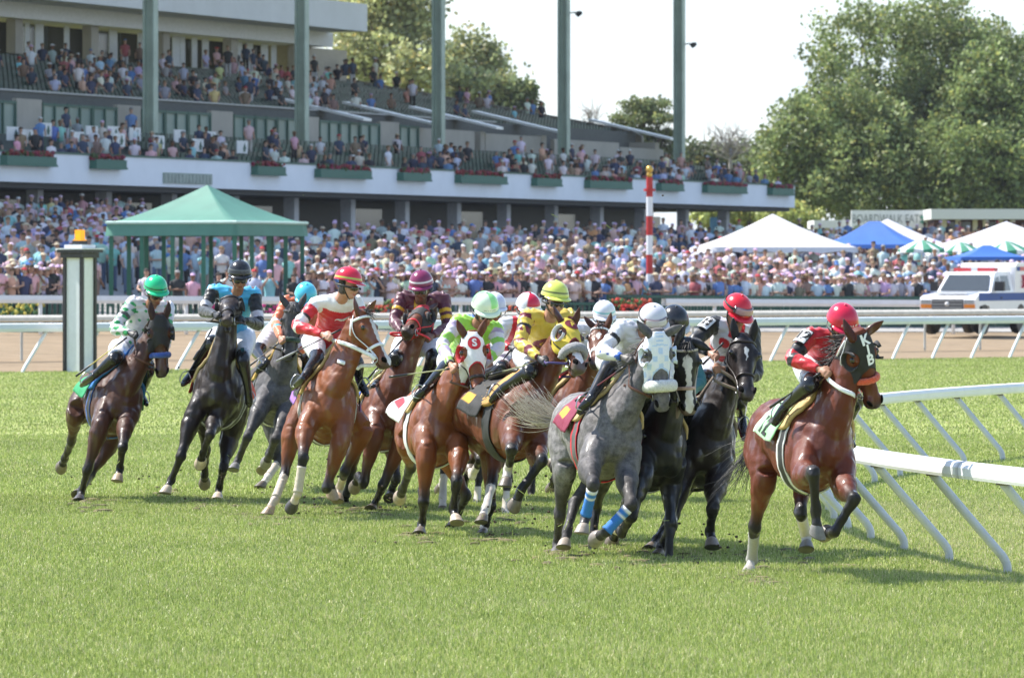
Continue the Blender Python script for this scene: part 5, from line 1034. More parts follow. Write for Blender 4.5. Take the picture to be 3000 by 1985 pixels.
b = MB(); b.box((-.40, -.40, 2.823), (.40, .40, 2.90), 0, (1, 1, 1), PM); b.build('upper_cap', wpan, r); b = MB(); b.box((-.2, -.2, 2.905), (.2, .2, 2.99), 0, (1, 1, 1), PM); b.build('lamp_base', blk, r); b = MB(); b.box((-.13, -.13, 3.02), (.13, .13, 3.24), 0, (1, 1, 1), PM); b.box((-.18, -.18, 2.992), (.18, .18, 3.018), 0, (1, 1, 1), PM); b.build('orange_lamp', mat('orange_lens', (.85, .33, .01), .25, emit=(1, .35, .0, .35)), r)
DP = 196.5; p = P(1903, 885, DP); r = empty('striped_pole', (p[0], DP, .4), 'tall red and white striped pole with a gold ball on top', 'pole')
zt = HC + (800 - 520) / F * DP; zs = np.linspace(.4, zt, 9)
for i in range(8): b = MB(); b.tube([V3(p[0], DP, zs[i]), V3(p[0], DP, zs[i + 1])], .113, None, (1, 0, 0), 16, 1); b.build('red_band' if i % 2 else 'white_band', mat('pole_red', (.42, .02, .02), .5) if i % 2 else wpan, r)
b = MB(); b.tube([V3(p[0], DP, zs[7] + .19), V3(p[0], DP, zs[7] + .28)], .2, None, (1, 0, 0), 16, 1); b.build('collar', mat('pole_red', (.42, .02, .02), .5), r); b = MB(); b.ball(V3(p[0], DP, zt + .09), .105); b.ball(V3(p[0], DP, zt + .28), .13); b.build('gold_ball', mat('gold', (.60, .38, .08), .3, .6), r, True)
# ---------------------------------------------------------------- fences and flower beds near the outer rail
def fence_line(name, label, pts, h, m, solid=False, pick=.16, pw=.06, zf=None):
    pts = [np.array(q, float) for q in pts]; root = empty(name, (pts[0][0], pts[0][1], 0), label, 'fence')
    b = MB(); posts = MB(); Ls = 0
    for A, B in zip(pts[:-1], pts[1:]):
        L = np.linalg.norm((B - A)[:2]); n = max(2, int(L / pick))
        for i in range(n):
            q = lerp(A, B, i / n); z = apron(q[0], q[1]) if zf is None else zf(q); b.bar(V3(q[0], q[1], z - .1), V3(q[0], q[1], z + h), pw, pw * .5, (0, 1, 0))
        for k in range(max(1, int(L / 4))):
            q0, q1 = lerp(A, B, k / max(1, int(L / 4))), lerp(A, B, (k + 1) / max(1, int(L / 4))); z0, z1 = [apron(q[0], q[1]) if zf is None else zf(q) for q in (q0, q1)]
            for zz in (h * .94, h * .2): b.bar(V3(q0[0], q0[1] - .05, z0 + zz), V3(q1[0], q1[1] - .05, z1 + zz), .08, .08)
    b.build('pickets', m, root); return root
cg = mat('fence_green', (.03, .10, .07), .6, noise=.2)
cf0 = V3(uX(1780, 193.6), 193.6, 0); cf1 = V3(uX(3060, 205.1), 205.1, 0)
fence_line('crowd_fence', 'dark green picket fence the front row of spectators leans on', [cf0, lerp(cf0, cf1, .5), cf1], 1.12, cg, pick=.14, pw=.09)
cf2 = V3(uX(-60, 177.5), 177.5, 0); cf3 = V3(uX(1780, 193.6), 193.6, 0)
fence_line('garden_fence', 'low dark green fence behind the left outer rail and flower beds', [cf2, lerp(cf2, cf3, .5), cf3], .85, cg, pick=.2, pw=.09)
fence_line('picket_fence', 'white picket fence running through the crowd below the white marquee', [V3(*at(2035, 240), 0), V3(*at(2380, 228), 0), V3(*at(2700, 218), 0)], 1.15, white, pick=.22, pw=.07)
for i, (u, w, d, cols, lab) in enumerate(((800, 4.3, 183, ((.62, .06, .26), (.70, .14, .36), (.05, .11, .03)), 'pink azalea flower bed behind the rider in red'), (1125, 2.6, 186, ((.50, .05, .03), (.55, .14, .05), (.10, .16, .04), (.10, .16, .04)), 'red and orange flower bed left of the maroon rider'), (1850, 1.5, 193.5, ((.60, .04, .03), (.55, .10, .05), (.06, .12, .03)), 'red flower bed at the foot of the striped pole'), (1490, 1.5, 190, ((.50, .07, .04), (.06, .12, .03), (.5, .2, .1)), 'red flower bed behind the quartered helmet rider'), (30, 2.0, 175.6, ((.6, .5, .1), (.05, .12, .03)), 'low green and yellow flower bed at the left edge'))):
    x = uX(u, d); z0 = apron(x, d) + .05; r = empty('flower_bed', (x, d, z0), lab, 'flower bed', 'flower beds along the outer rail'); b = MB(); b.box((x - w / 2, d - .5, z0 - .05), (x + w / 2, d + .5, z0 + .45)); b.build('planter', cg, r)
    b = MB(); blooms(b, lambda: V3(x + random.uniform(-w / 2, w / 2), d + random.uniform(-.5, .5), z0 + random.uniform(.40, .95)), int(95 * w), .065, cols); tag(b.build('flowers', blossom, r), kind='stuff')
# ---------------------------------------------------------------- food stand and maroon building
d = 372; sg = P(2610, 645, d); s_ = F / d
r = empty('food_stand', (sg[0] + 4, d + 4, 3), 'low white roofed food stand with a BOARDWALK EATS sign board', 'building')
maroon = mat('maroon_wall', (.075, .022, .024), .7, noise=.15, scale=1); cream = mat('stand_cream', (.50, .47, .43), .7)
def wbox(name, u0, v0, u1, v1, y0, y1, m, par): a, c = P(u0, v0, y0), P(u1, v1, y0); b = MB(); b.box((min(a[0], c[0]), y0, min(a[2], c[2])), (max(a[0], c[0]), y1, max(a[2], c[2]))); return b.build(name, m, par)
wbox('roof', 2385, 645, 3150, 668, d + .6, d + 9, mat('roof_white', (.72, .72, .71), .5, noise=.05), r); wbox('wall', 2400, 669, 2740, 760, d + 1.6, d + 8, cream, r)
so_ = wbox('sign_board', 2494, 616, 2726, 668, d, d + .35, mat('sign_white', (.86, .86, .86), .5), r); b = MB(); stick_text(b, 'BOARDWALK EATS', .80, lambda x, y: V3(P(2600, 0, d)[0] + x * .66, d - .02, P(0, 642, d)[2] + y), .006, (.32, .34, .34)); b.build('sign_lettering', mat('lettering', vcol=True, rough=.7, noise=.03), so_)
for v in (636, 650):
    b = MB(); a = P(2702, v, d - .03); b.ball(a, (.12, .03, .1)); b.ball(a + V3(.1, 0, -.12), (.09, .03, .07)); b.build('green_emblem', mat('emblem_green', (.10, .35, .25), .6), so_)
r = empty('maroon_building', (P(2900, 700, 366)[0], 368, 3), 'dark maroon single storey building with a white roof band at right', 'building')
wbox('roof', 2728, 612, 3160, 642, 365, 376, MATS['roof_white'], r); wbox('wall', 2735, 643, 3150, 780, 366.5, 375, maroon, r)
for u in (2760, 2800, 2850, 2880, 2925, 2960): wbox('pilaster', u, 644, u + 14, 760, 366.2, 366.49, cream, r)
for u in (2777, 2818, 2897): wbox('window', u, 650, u + 26, 700, 366.3, 366.48, glassd, r)
wbox('end_banner', 2080, 636, 2118, 700, 352, 352.1, mat('banner_blue', (.05, .14, .26), .6, noise=.5, scale=1.5), empty('banner', P(2099, 700, 352), 'blue upright banner beneath the right end of the balcony', 'banner'))
# ---------------------------------------------------------------- rescue truck
def truck():
    yaw = math.radians(-22); org = V3(uX(2850, 192), 191.5, .42)
    # local: x forwards, y to the truck's left, z up
    f = V3(-math.sin(math.radians(24)), -math.cos(math.radians(24)), 0); l = V3(-f[1], f[0], 0)
    TM = Matrix(((f[0], l[0], 0, org[0]), (f[1], l[1], 0, org[1]), (0, 0, 1, org[2]), (0, 0, 0, 1)))
    r = empty('pickup_truck', org, 'white pickup truck with blue side stripe and red roof light bar on the dirt track', 'truck')
    wp = mat('truck_white', (.86, .86, .87), .22, noise=.03, coat=.5); bp = mat('truck_blue', (.012, .075, .30), .55); gl = mat('truck_glass', (.05, .06, .065), .06, spec=.9, noise=.05); bk = mat('truck_black', (.02, .02, .022), .5); ch = mat('truck_grille', (.10, .10, .11), .35, .4); orn = mat('lamp_orange', (.85, .25, .02), .3); lens = mat('lamp_clear', (.35, .36, .38), .1, .2)
    W = .98
    def prism(name, prof, y0, y1, m, par=r, inset=0.):
        b = MB(); n = len(prof); V = [np.array(TM @ Vector((x, y0 + (inset if z > 1.5 else 0), z))) for x, z in prof] + [np.array(TM @ Vector((x, y1 - (inset if z > 1.5 else 0), z))) for x, z in prof]
        b.add(V, [tuple(range(n - 1, -1, -1)), tuple(range(n, 2 * n))] + [(i, (i + 1) % n, n + (i + 1) % n, n + i) for i in range(n)]); return b.build(name, m, par)
    def tb(name, lo, hi, m, par=r): b = MB(); b.box(lo, hi, 0, (1, 1, 1), TM); return b.build(name, m, par)
    body = prism('body', [(-3.1, .62), (1.15, .62), (1.25, .9), (1.75, .95), (2.22, .9), (2.30, .66), (2.62, .62), (2.64, 1.12), (2.58, 1.20), (2.3, 1.27), (1.05, 1.36), (-3.1, 1.36)], -W, W, wp)
    tb('hood_bulge', (1.1, -.55, 1.30), (2.35, .55, 1.385), wp, body)
    cab = prism('cab', [(-1.35, 1.362), (1.02, 1.362), (.35, 1.98), (.15, 2.04), (-1.25, 2.04), (-1.35, 1.98)], -W + .02, W - .02, wp, inset=.12)
    ws = MB(); pts = [(.985, -W + .12, 1.40), (.985, W - .12, 1.40), (.43, W - .26, 1.93), (.43, -W + .26, 1.93)]; ws.add([np.array(TM @ Vector((x + .02, y, z + .015))) for x, y, z in pts], [(0, 1, 2, 3)]); ws.build('windshield', gl, r)
    for sy in (-1, 1):
        for x0, x1, x2, x3 in ((-.02, .72, .30, -.02), (-.98, -.14, -.14, -.95)):
            b = MB(); b.add([np.array(TM @ Vector((x, sy * (W - .012 - (z - 1.42) * .22), z))) for x, z in ((x0, 1.42), (x1, 1.42), (x2, 1.92), (x3, 1.92))], [(0, 1, 2, 3) if sy > 0 else (3, 2, 1, 0)]); b.build('side_window', gl, r)
        b = MB(); b.box((-3.0, sy * (W + .004) - .003, 1.08), (2.3, sy * (W + .004) + .003, 1.34), 0, (1, 1, 1), TM); b.build('side_stripe', bp, r)
        tb('mirror', (.62, sy * 1.02 - .02, 1.40), (.78, sy * 1.02 + .28 * sy + .02 if sy > 0 else sy * 1.02 - .26, 1.72), bk)
        tb('door_handle', (-.05, sy * (W + .012) - .01, 1.15), (.10, sy * (W + .012) + .01, 1.20), bk)
        b = MB()
        for x in (1.72, -2.0):
            w = MB(); w.tube([np.array(TM @ Vector((x, sy * (W - .28), .40))), np.array(TM @ Vector((x, sy * (W - .02), .40)))], .40, None, (0, 0, 1), 24, 1); o = w.build('wheel', mat('tyre', (.025, .025, .025), .8), r); w = MB(); w.tube([np.array(TM @ Vector((x, sy * (W - .03), .40))), np.array(TM @ Vector((x, sy * (W - .005), .40)))], .22, None, (0, 0, 1), 18, 1); w.build('rim', mat('rim_steel', (.5, .5, .52), .35, .5), o)
            a = MB(); a.tube([np.array(TM @ Vector((x, sy * (W - .2), .46))), np.array(TM @ Vector((x, sy * (W + .006), .46)))], .50, None, (0, 0, 1), 24, 1); a.build('wheel_arch', bk, r)
        hl = tb('headlight', (2.60, sy * .76 - .17, .98), (2.655, sy * .76 + .17, 1.12), lens); tb('indicator', (2.60, sy * .76 - .18, .84), (2.66, sy * .76 + .20, .965), orn)
    g = tb('grille', (2.60, -.55, .80), (2.67, .55, 1.14), ch); 
    for z in (.86, .97, 1.08): tb('bar', (2.672, -.53, z - .02), (2.69, .53, z + .02), mat('grille_bar', (.30, .30, .31), .3, .6), g)
    b = MB(); b.ball(np.array(TM @ Vector((2.69, 0, .97))), .08); b.build('badge', mat('badge', (.6, .6, .6), .4), g, True)
    tb('bumper', (2.55, -1.0, .46), (2.80, 1.0, .74), bk); tb('air_dam', (2.45, -.9, .30), (2.70, .9, .455), bk)
    lb = tb('light_bar', (-.35, -.72, 2.06), (.0, .72, 2.18), mat('light_red', (.62, .06, .07), .3)); tb('clear_lens', (-.36, -.10, 2.055), (.01, .12, 2.19), mat('lamp_white', (.7, .7, .7), .3), lb)
    cap = prism('bed_cap', [(-3.1, 1.362), (-1.37, 1.362), (-1.40, 2.22), (-1.6, 2.34), (-3.1, 2.36)], -W, W, wp); 
    for sy in (-1, 1):
        b = MB(); b.box((-3.05, sy * (W + .004) - .003, 2.08), (-1.9, sy * (W + .004) + .003, 2.22), 0, (1, 1, 1), TM); b.build('red_stripe', mat('light_red', (.62, .06, .07), .3), cap); b = MB(); b.box((-1.895, sy * (W + .004) - .003, 2.08), (-1.55, sy * (W + .004) + .003, 2.22), 0, (1, 1, 1), TM); b.build('blue_stripe', bp, cap)
        b = MB()
        for a in (0, math.pi / 3, 2 * math.pi / 3): b.bar(np.array(TM @ Vector((-2.2 - .26 * math.cos(a), sy * (W + .006 ), 1.72 - .26 * math.sin(a)))), np.array(TM @ Vector((-2.2 + .26 * math.cos(a), sy * (W + .006), 1.72 + .26 * math.sin(a)))), .10, .012)
        b.build('star_emblem', mat('emblem_red', (.55, .06, .10), .5), cap)
truck()
# ---------------------------------------------------------------- trees
def leaf_mat(name, trans=.35):
    if name in MATS: return MATS[name]
    m = bpy.data.materials.new(name); m.use_nodes = True; N = m.node_tree.nodes; L = m.node_tree.links; b = N['Principled BSDF']; b.inputs['Roughness'].default_value = .5; b.inputs['Specular IOR Level'].default_value = .35
    at_ = N.new('ShaderNodeAttribute'); at_.attribute_name = 'Col'; L.new(at_.outputs['Color'], b.inputs['Base Color']); tr = N.new('ShaderNodeBsdfTranslucent'); mx = N.new('ShaderNodeMixShader'); mx.inputs['Fac'].default_value = trans
    L.new(at_.outputs['Color'], tr.inputs['Color']); L.new(b.outputs['BSDF'], mx.inputs[1]); L.new(tr.outputs['BSDF'], mx.inputs[2]); L.new(mx.outputs['Shader'], N['Material Output'].inputs['Surface']); MATS[name] = m; return m
def leaves(cl, rad, n, size, col, var=.3, flat=1.0, up=0.):
    """n leaves per clump around the clump centres cl"""
    m = len(cl); c = np.repeat(cl, n, 0); o = rng.normal(0, 1, (m * n, 3)); o /= np.linalg.norm(o, axis=1)[:, None]; o *= (rng.random(m * n) ** .5)[:, None] * np.repeat(np.broadcast_to(rad, (m,)), n)[:, None]; o[:, 2] *= flat
    c = c + o; a = rng.normal(0, 1, (m * n, 3)); a /= np.linalg.norm(a, axis=1)[:, None]; b = rng.normal(0, 1, (m * n, 3)); b -= (a * b).sum(1)[:, None] * a; b /= np.linalg.norm(b, axis=1)[:, None]; s = size * rng.uniform(.6, 1.3, m * n)[:, None]
    V = np.stack([c - a * s * .5, c + b * s * .32, c + a * s * .5, c - b * s * .32], 1).reshape(-1, 3)
    cm = np.repeat(rng.uniform(1 - var, 1 + var, m), n) * rng.uniform(.75, 1.25, m * n); C = np.array(col)[None] * cm[:, None]; yl = rng.random(m * n) < .12; C[yl] *= np.array([1.5, 1.2, 1.0])
    return V, np.repeat(C, 4, 0)
def quads(name, V, C, m, parent):
    n = len(V) // 4; me = bpy.data.meshes.new(name); me.vertices.add(4 * n); me.vertices.foreach_set('co', V.ravel()); me.loops.add(4 * n); me.loops.foreach_set('vertex_index', np.arange(4 * n)); me.polygons.add(n); me.polygons.foreach_set('loop_start', np.arange(n) * 4); me.polygons.foreach_set('loop_total', np.full(n, 4)); me.update(calc_edges=True); setcol(me, C); me.materials.append(m); return link(name, me, parent)
bark = mat('bark', (.10, .08, .065), .9, noise=.3, scale=2, bump=.5, bscale=6)
def tree(name, label, base, lobes, ncl, nl, size, col, crad=1.1, trunk=.5, cat='tree', group=None, flat=1., core=.25):
    base = np.array(base, float); root = empty(name, base, label, cat, group); cl = []
    tot = sum(l[3] * l[4] for l in lobes)
    for (x, y, z, rx, rz, ry) in [(l[0], l[1], l[2], l[3], l[4], l[5] if len(l) > 5 else l[3]) for l in lobes]:
        n = int(ncl * rx * rz / tot); o = rng.normal(0, 1, (n, 3)); o /= np.linalg.norm(o, axis=1)[:, None]
        rr = np.where(rng.random(n) < core, rng.random(n) ** .4 * .8, rng.uniform(.78, 1.06, n)) * (1 + .10 * np.sin(o[:, 0] * 5 + x) + .10 * np.sin(o[:, 2] * 6 + z) + .08 * np.sin(o[:, 1] * 7))
        cl.append(np.array([x, y, z]) + o * rr[:, None] * np.array([rx, ry, rz]))
    cl = np.vstack(cl); cl = cl[cl[:, 2] > base[2] + .4]
    V, C = leaves(cl, crad * rng.uniform(.6, 1.3, len(cl)), nl, size, col, .48, flat); quads('crown', V, C, leaf_mat('leaf'), root)
    b = MB(); top = np.array([lobes[0][0], lobes[0][1], lobes[0][2]]); b.tube([base - V3(0, 0, .3), lerp(base, top, .4) + rng.normal(0, .3, 3), top], np.array([trunk, trunk * .7, trunk * .2]), None, (1, 0, 0), 10, 3)
    for l in lobes:
        for _ in range(5):
            c = cl[rng.integers(len(cl))]; st = lerp(base, top, rng.uniform(.35, .8)); b.tube([st, lerp(st, c, .5) + V3(0, 0, .4), c], np.array([trunk * .35, trunk * .2, .03]), None, (0, 0, 1), 6, 3)
    b.build('trunk', bark, root, True); return root
def lob(u, v, d, ru, rv, dd=None): s = F / d; p = P(u, v, d); return (p[0], d, p[2], ru / s, rv / s, (dd or ru / s * .8))
def gb(u, d): return (uX(u, d), d, 0)
LG = (.215, .27, .10)
tree('broadleaf_tree', 'biggest broad green tree right of the grandstand, behind the food stand', gb(2660, 448), [lob(2650, 270, 448, 270, 275), lob(2460, 420, 440, 215, 190), lob(2800, 330, 452, 190, 260), lob(2610, 520, 438, 260, 150), lob(2350, 500, 440, 150, 140)], 1900, 44, .40, LG, 1.25, .8, group='trees behind the racecourse')
tree('broadleaf_tree', 'second tall green tree at the right edge of the photo', gb(2960, 440), [lob(2945, 352, 440, 170, 228), lob(2850, 520, 436, 170, 150), lob(3060, 520, 440, 150, 190)], 1000, 44, .40, (.205, .265, .095), 1.2, .7, group='trees behind the racecourse')
tree('broadleaf_tree', 'pale yellow green tree just right of the upper club floor', gb(1150, 500), [lob(1130, 130, 500, 150, 160), lob(1190, 20, 500, 90, 110), lob(1060, 60, 505, 90, 140), lob(1230, 220, 495, 90, 90)], 520, 30, .55, (.42, .44, .20), 1.3, .5, group='trees behind the racecourse', core=.2)
tree('broadleaf_tree', 'mid green tree between the second and third tall columns', gb(1370, 505), [lob(1380, 200, 505, 90, 110), lob(1330, 280, 500, 110, 80), lob(1450, 290, 500, 80, 70)], 330, 30, .5, (.31, .34, .15), 1.2, .45, group='trees behind the racecourse', core=.2)
tree('broadleaf_tree', 'small dark layered tree sticking out left of the fourth column', gb(1525, 500), [lob(1520, 265, 500, 50, 26), lob(1540, 300, 500, 34, 20), lob(1500, 320, 500, 60, 40)], 150, 30, .45, (.12,.16,.06), .8, .3, group='trees behind the racecourse', core=.3)
tree('pine_tree', 'wide layered pine beside the last tall column', gb(1880, 480), [lob(1885, 345, 480, 88, 13), lob(1895, 308, 480, 62, 13), lob(1865, 385, 480, 78, 12), lob(1940, 400, 480, 60, 12), lob(1835, 425, 480, 70, 13), lob(1910, 440, 480, 105, 14), lob(1850, 470, 480, 70, 14), lob(1930, 490, 480, 110, 22)], 420, 40, .34, (.20, .24, .10), .95, .4, group='trees behind the racecourse', flat=.6, core=.4)
tree('broadleaf_tree', 'low dark green trees behind the right end of the stand seating', gb(2060, 500), [lob(2050, 470, 500, 80, 50), lob(2150, 480, 500, 90, 55), lob(2230, 500, 490, 70, 50)], 330, 30, .5, (.14, .17, .08), 1.1, .4, group='trees behind the racecourse', core=.3)
tree('hedge', 'bright yellow green hedge under the right end of the balcony', gb(2200, 432), [lob(2120, 625, 432, 90, 34), lob(2230, 610, 432, 90, 40), lob(2310, 640, 430, 80, 36)], 330, 30, .4, (.40,.44,.15), .8, .15, 'hedge')
def bare(label, u, v0, v1, d, n=26, spread=.6):
    p0, p1 = P(u, v0, d), P(u, v1, d); r = empty('bare_tree', (p0[0], d, 0), label, 'tree', 'leafless trees behind the stand'); b = MB(); H_ = p1[2] - p0[2]; b.tube([V3(p0[0], d, 0), p0, lerp(p0, p1, .4)], np.array([.3, .16, .1]), None, (1, 0, 0), 8, 2); b.build('trunk', mat('pale_bark', (.30, .27, .25), .9), r, True); b = MB()
    for _ in range(n):
        st = lerp(p0, p1, random.uniform(.05, .5)); e = st + V3(random.uniform(-1, 1) * H_ * spread, random.uniform(-1, 1) * 1.5, random.uniform(.25, .7) * H_); b.tube([st, lerp(st, e, .5) + rng.normal(0, .2, 3), e], np.array([.07, .045, .015]), None, (0, 1, 0), 5, 2)
        for _ in range(4): q = lerp(st, e, random.uniform(.4, .9)); b.tube([q, q + rng.normal(0, .5, 3) + V3(0, 0, .4)], np.array([.03, .012]), None, (0, 1, 0), 4, 1)
    b.build('branches', mat('pale_bark', (.30, .27, .25), .9), r, True)
bare('small leafless tree right of the fourth tall column', 1728, 385, 310, 480, 12, .5); bare('grey leafless tree left of the biggest broad tree', 2140, 480, 370, 470, 34, .8)
# ---------------------------------------------------------------- spectators
def figure(kind, lo):
    """one spectator facing the track (-Y); material slots: skin, shirt, trousers, hat, hair"""
    b = MB(); n = 8 if lo else 10; sub = 1 if lo else 2; seat = kind == 'sit'; z = -.42 if seat else 0
    if not seat:
        for sx in (-1, 1): b.tube([(sx * .09, 0, 0.02), (sx * .095, 0, .48), (sx * .09, 0, .92)], np.array([.055, .065, .085]), None, (1, 0, 0), n, sub, 2); b.tube([(sx * .09, .06, .03), (sx * .09, -.14, .03)], .04, None, (1, 0, 0), 6, 1, 4)
    b.tube([(0, 0, .86 + z), (0, 0, 1.05 + z), (0, -.01, 1.28 + z), (0, 0, 1.43 + z), (0, 0, 1.49 + z)], np.array([.165, .160, .195, .175, .07]), np.array([.115, .115, .125, .095, .06]), (1, 0, 0), n + 2, sub, 1)
    arms = dict(stand=[(.23, -.02, 1.12), (.20, -.12, .92)], lean=[(.27, -.10, 1.15), (.12, -.36, 1.08)], phone=[(.25, -.14, 1.22), (.07, -.26, 1.50)], sit=[(.23, -.06, 1.14), (.14, -.24, 1.00)], cross=[(.25, -.06, 1.15), (-.04, -.19, 1.16)])[kind]
    for sx in (-1, 1):
        e, h = [np.array([sx * q[0], q[1], q[2] + z]) for q in arms]; s = np.array([sx * .185, 0, 1.40 + z])
        b.tube([s * .9 + [0, 0, .13 + .1 * z * 0], s, lerp(s, e, .6)], np.array([.05, .06, .05]), None, (0, 1, 0), n - 2, 1, 1); b.tube([lerp(s, e, .55), e, lerp(e, h, .6), h], np.array([.043, .04, .034, .036]), None, (0, 1, 0), n - 2, 1, 0)
    b.tube([(0, 0, 1.46 + z), (0, -.01, 1.56 + z)], .055, None, (1, 0, 0), n, 1, 0)
    b.ball((0, -.015, 1.64 + z), (.078, .095, .115), None, n, 6 if lo else 8, 0); b.ball((0, .012, 1.665 + z), (.085, .095, .105), None, n, 6, 4)
    if not lo: b.ball((0, -.11, 1.625 + z), (.014, .02, .02), None, 6, 4, 0)
    b.ball((0, .0, 1.712 + z), (.092, .106, .066), None, n, 6, 3); b.tube([(0, -.06, 1.715 + z), (0, -.13, 1.712 + z), (0, -.185, 1.695 + z)], np.array([.08, .078, .05]), np.array([.012, .010, .006]), (1, 0, 0), 8, 1, 3)
    return b
def hatbrim(b, z=0): b.tube([(0, 0, 1.70 + z), (0, 0, 1.715 + z)], np.array([.19, .17]), None, (1, 0, 0), 12, 1, 3)
LAV = [(.60, .40, .58), (.66, .47, .62), (.56, .37, .57), (.70, .53, .66)]
SHIRTS = [('white', (.70, .70, .72), 15), ('pale blue', (.46, .55, .68), 6), ('navy', (.045, .06, .11), 9), ('black', (.03, .03, .034), 8), ('pink', (.66, .40, .42), 6), ('lavender', (.54, .43, .58), 3), ('turquoise', (.24, .52, .55), 2), ('red', (.42, .10, .11), 2), ('grey', (.32, .32, .34), 6), ('cream', (.64, .58, .48), 5), ('yellow', (.62, .55, .28), 1.5), ('blue', (.12, .22, .46), 5), ('salmon', (.62, .36, .27), 4), ('brown', (.24, .17, .12), 3), ('mint', (.45, .60, .53), 1.5), ('orange', (.60, .30, .14), .7)]
SHADE_SHIRTS = [(n_, c_, w_ * (2 if sum(c_) < .8 else .8)) for n_, c_, w_ in SHIRTS]  # shirt odds shifted darker, painting the stand's shade into the clothing
HATS = [('lavender cap', None, 7), ('straw hat', (.55, .46, .32), 3), ('white cap', (.70, .70, .70), 2), ('no hat', None, 12), ('red cap', (.45, .03, .04), .5), ('blue cap', (.06, .16, .40), .6)]
SK = [(.46, .27, .19), (.52, .32, .24), (.38, .20, .13), (.20, .10, .06), (.48, .30, .22)]; HR = [(.02, .014, .01), (.06, .035, .02), (.20, .13, .06), (.25, .24, .23), (.03, .02, .015)]; PN = [(.03, .035, .06), (.25, .23, .20), (.45, .42, .38), (.02, .02, .022), (.10, .14, .22), (.5, .5, .52)]
def pick(l): 
    w = [q[2] for q in l]; return random.choices(l, w)[0]
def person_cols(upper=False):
    sh, ht = pick(SHADE_SHIRTS if upper else SHIRTS), pick(HATS[2:5] if upper and random.random() < .8 else HATS); sk, hr = random.choice(SK), random.choice(HR); hc = random.choice(LAV) if ht[0] == 'lavender cap' else hr if ht[0] == 'no hat' else ht[1]
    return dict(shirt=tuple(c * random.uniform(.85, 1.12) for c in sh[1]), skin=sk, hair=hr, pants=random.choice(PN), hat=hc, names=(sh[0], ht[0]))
spots = []
rows = np.arange(860, 640, -13)
def solve_d(u, v):
    dlo, D = y_start(u) + 2.2, depth_front(u) + 4
    ds = np.linspace(dlo, D, 140); z = np.array([apron(uX(u, q), q) for q in ds]) + 1.72; vv = V0 - (z - HC) * F / ds
    k = np.where(vv <= v)[0]; return (ds[k[0]] if len(k) and k[0] > 0 else ds[0] if len(k) and vv[0] - v < 9 else None)
random.seed(21)
def blocked(u, d):
    if 278 < u < 900 and d < 194.5: return True
    if 190 < d < 199 and abs(u - 1903) < 14: return True
    return False
for ri, v in enumerate(rows):
    u = -20 + random.uniform(0, 20); first = None
    while u < 3020:
        vv = v + random.uniform(-4.5, 4.5); d = solve_d(u, vv)
        if d is None: u += 26; continue
        s_ = F / d; lim = 560 if u < 400 else 640 if u < 2000 else 668
        pass
        if not blocked(u, d) and random.random() < (.96 if u < 2040 or d < 217 else .8): spots.append((u, d + random.uniform(-.25, .25), ri))
        u += s_ * random.uniform(.40, .60)
# left part of the apron rises higher towards the building
for v in np.arange(648, 575, -14):
    u = -10.
    while u < 420:
        d = solve_d(u, v)
        if d: spots.append((u, d, 30))
        u += random.uniform(26, 44)
for u in (430, 520, 565, 640, 668, 745, 790, 860): spots.append((u, y_start(u) + 1.3, 0))
spots = [(u, d, r, apron(uX(u, d), d)) for u, d, r in spots]
spots.sort(key=lambda q: q[1])
slots = [mat('skin_s', obcol='skin_col', rough=.6, noise=.05), mat('shirt_s', obcol='shirt_col', rough=.8, noise=.12), mat('pants_s', obcol='pants_col', rough=.8, noise=.1), mat('hat_s', obcol='hat_col', rough=.8, noise=.1), mat('hair_s', obcol='hair_col', rough=.7, noise=.15)]
protos = []
for kd in ('lean', 'stand', 'cross', 'phone'):
    for brim in (0, 1):
        b = figure(kd, False)
        if brim: hatbrim(b)
        me = b.mesh('spectator', True); [me.materials.append(m) for m in slots]; protos.append((kd, brim, me))
LAND = [(0, 'the left edge'), (232, 'the finish post'), (600, 'the gazebo peak'), (896, 'the turquoise helmet'), (1233, 'the maroon helmet'), (1460, 'the light green helmet'), (1626, 'the yellow helmet'), (1903, 'the striped pole'), (2160, 'the red goggled helmet'), (2468, 'the lead rider'), (2700, 'the truck')]
near = spots[:300]; far = spots[300:]; seen = {}
POSE = dict(lean='leaning forward', stand='standing', cross='with folded arms', phone='with raised hands')
recs = []
for u, d, ri, z in near:
    c = person_cols(); brim = 1 if c['names'][1] == 'straw hat' else 0; kd = random.choices(['lean', 'stand', 'cross', 'phone'], [5, 3, 3, 1])[0]; li = min(range(len(LAND)), key=lambda i: abs(LAND[i][0] - u)); recs.append((u, d, z, c, kd, brim, li))
byk = {}
for r_ in recs: byk.setdefault((r_[3]['names'], r_[4], r_[6], r_[0] >= LAND[r_[6]][0]), []).append(r_)
for (nm, kd, li, rt_), g in byk.items():
    g.sort(key=lambda q: abs(q[0] - LAND[li][0]))
    for i, (u, d, z, c, _, brim, _2) in enumerate(g):
        me = next(p[2] for p in protos if p[0] == kd and p[1] == brim); o = bpy.data.objects.new('person', me); COL.objects.link(o); o.location = (uX(u, d), d, z); o.rotation_euler = (0, 0, random.uniform(-.5, .5)); k = random.uniform(.93, 1.06); o.scale = (k, k, k)
        for a in ('skin', 'shirt', 'pants', 'hat', 'hair'): o[a + '_col'] = [float(x) for x in c[a]]
        wh = (f'{ordn[min(i, 14)]} ' if len(g) > 1 else '') + ('right of ' if rt_ else 'left of ') + LAND[li][1]
        tag(o, f'{nm[0]} top and {nm[1]}, {POSE[kd]}, {wh}', 'spectator', 'spectators at the rail')
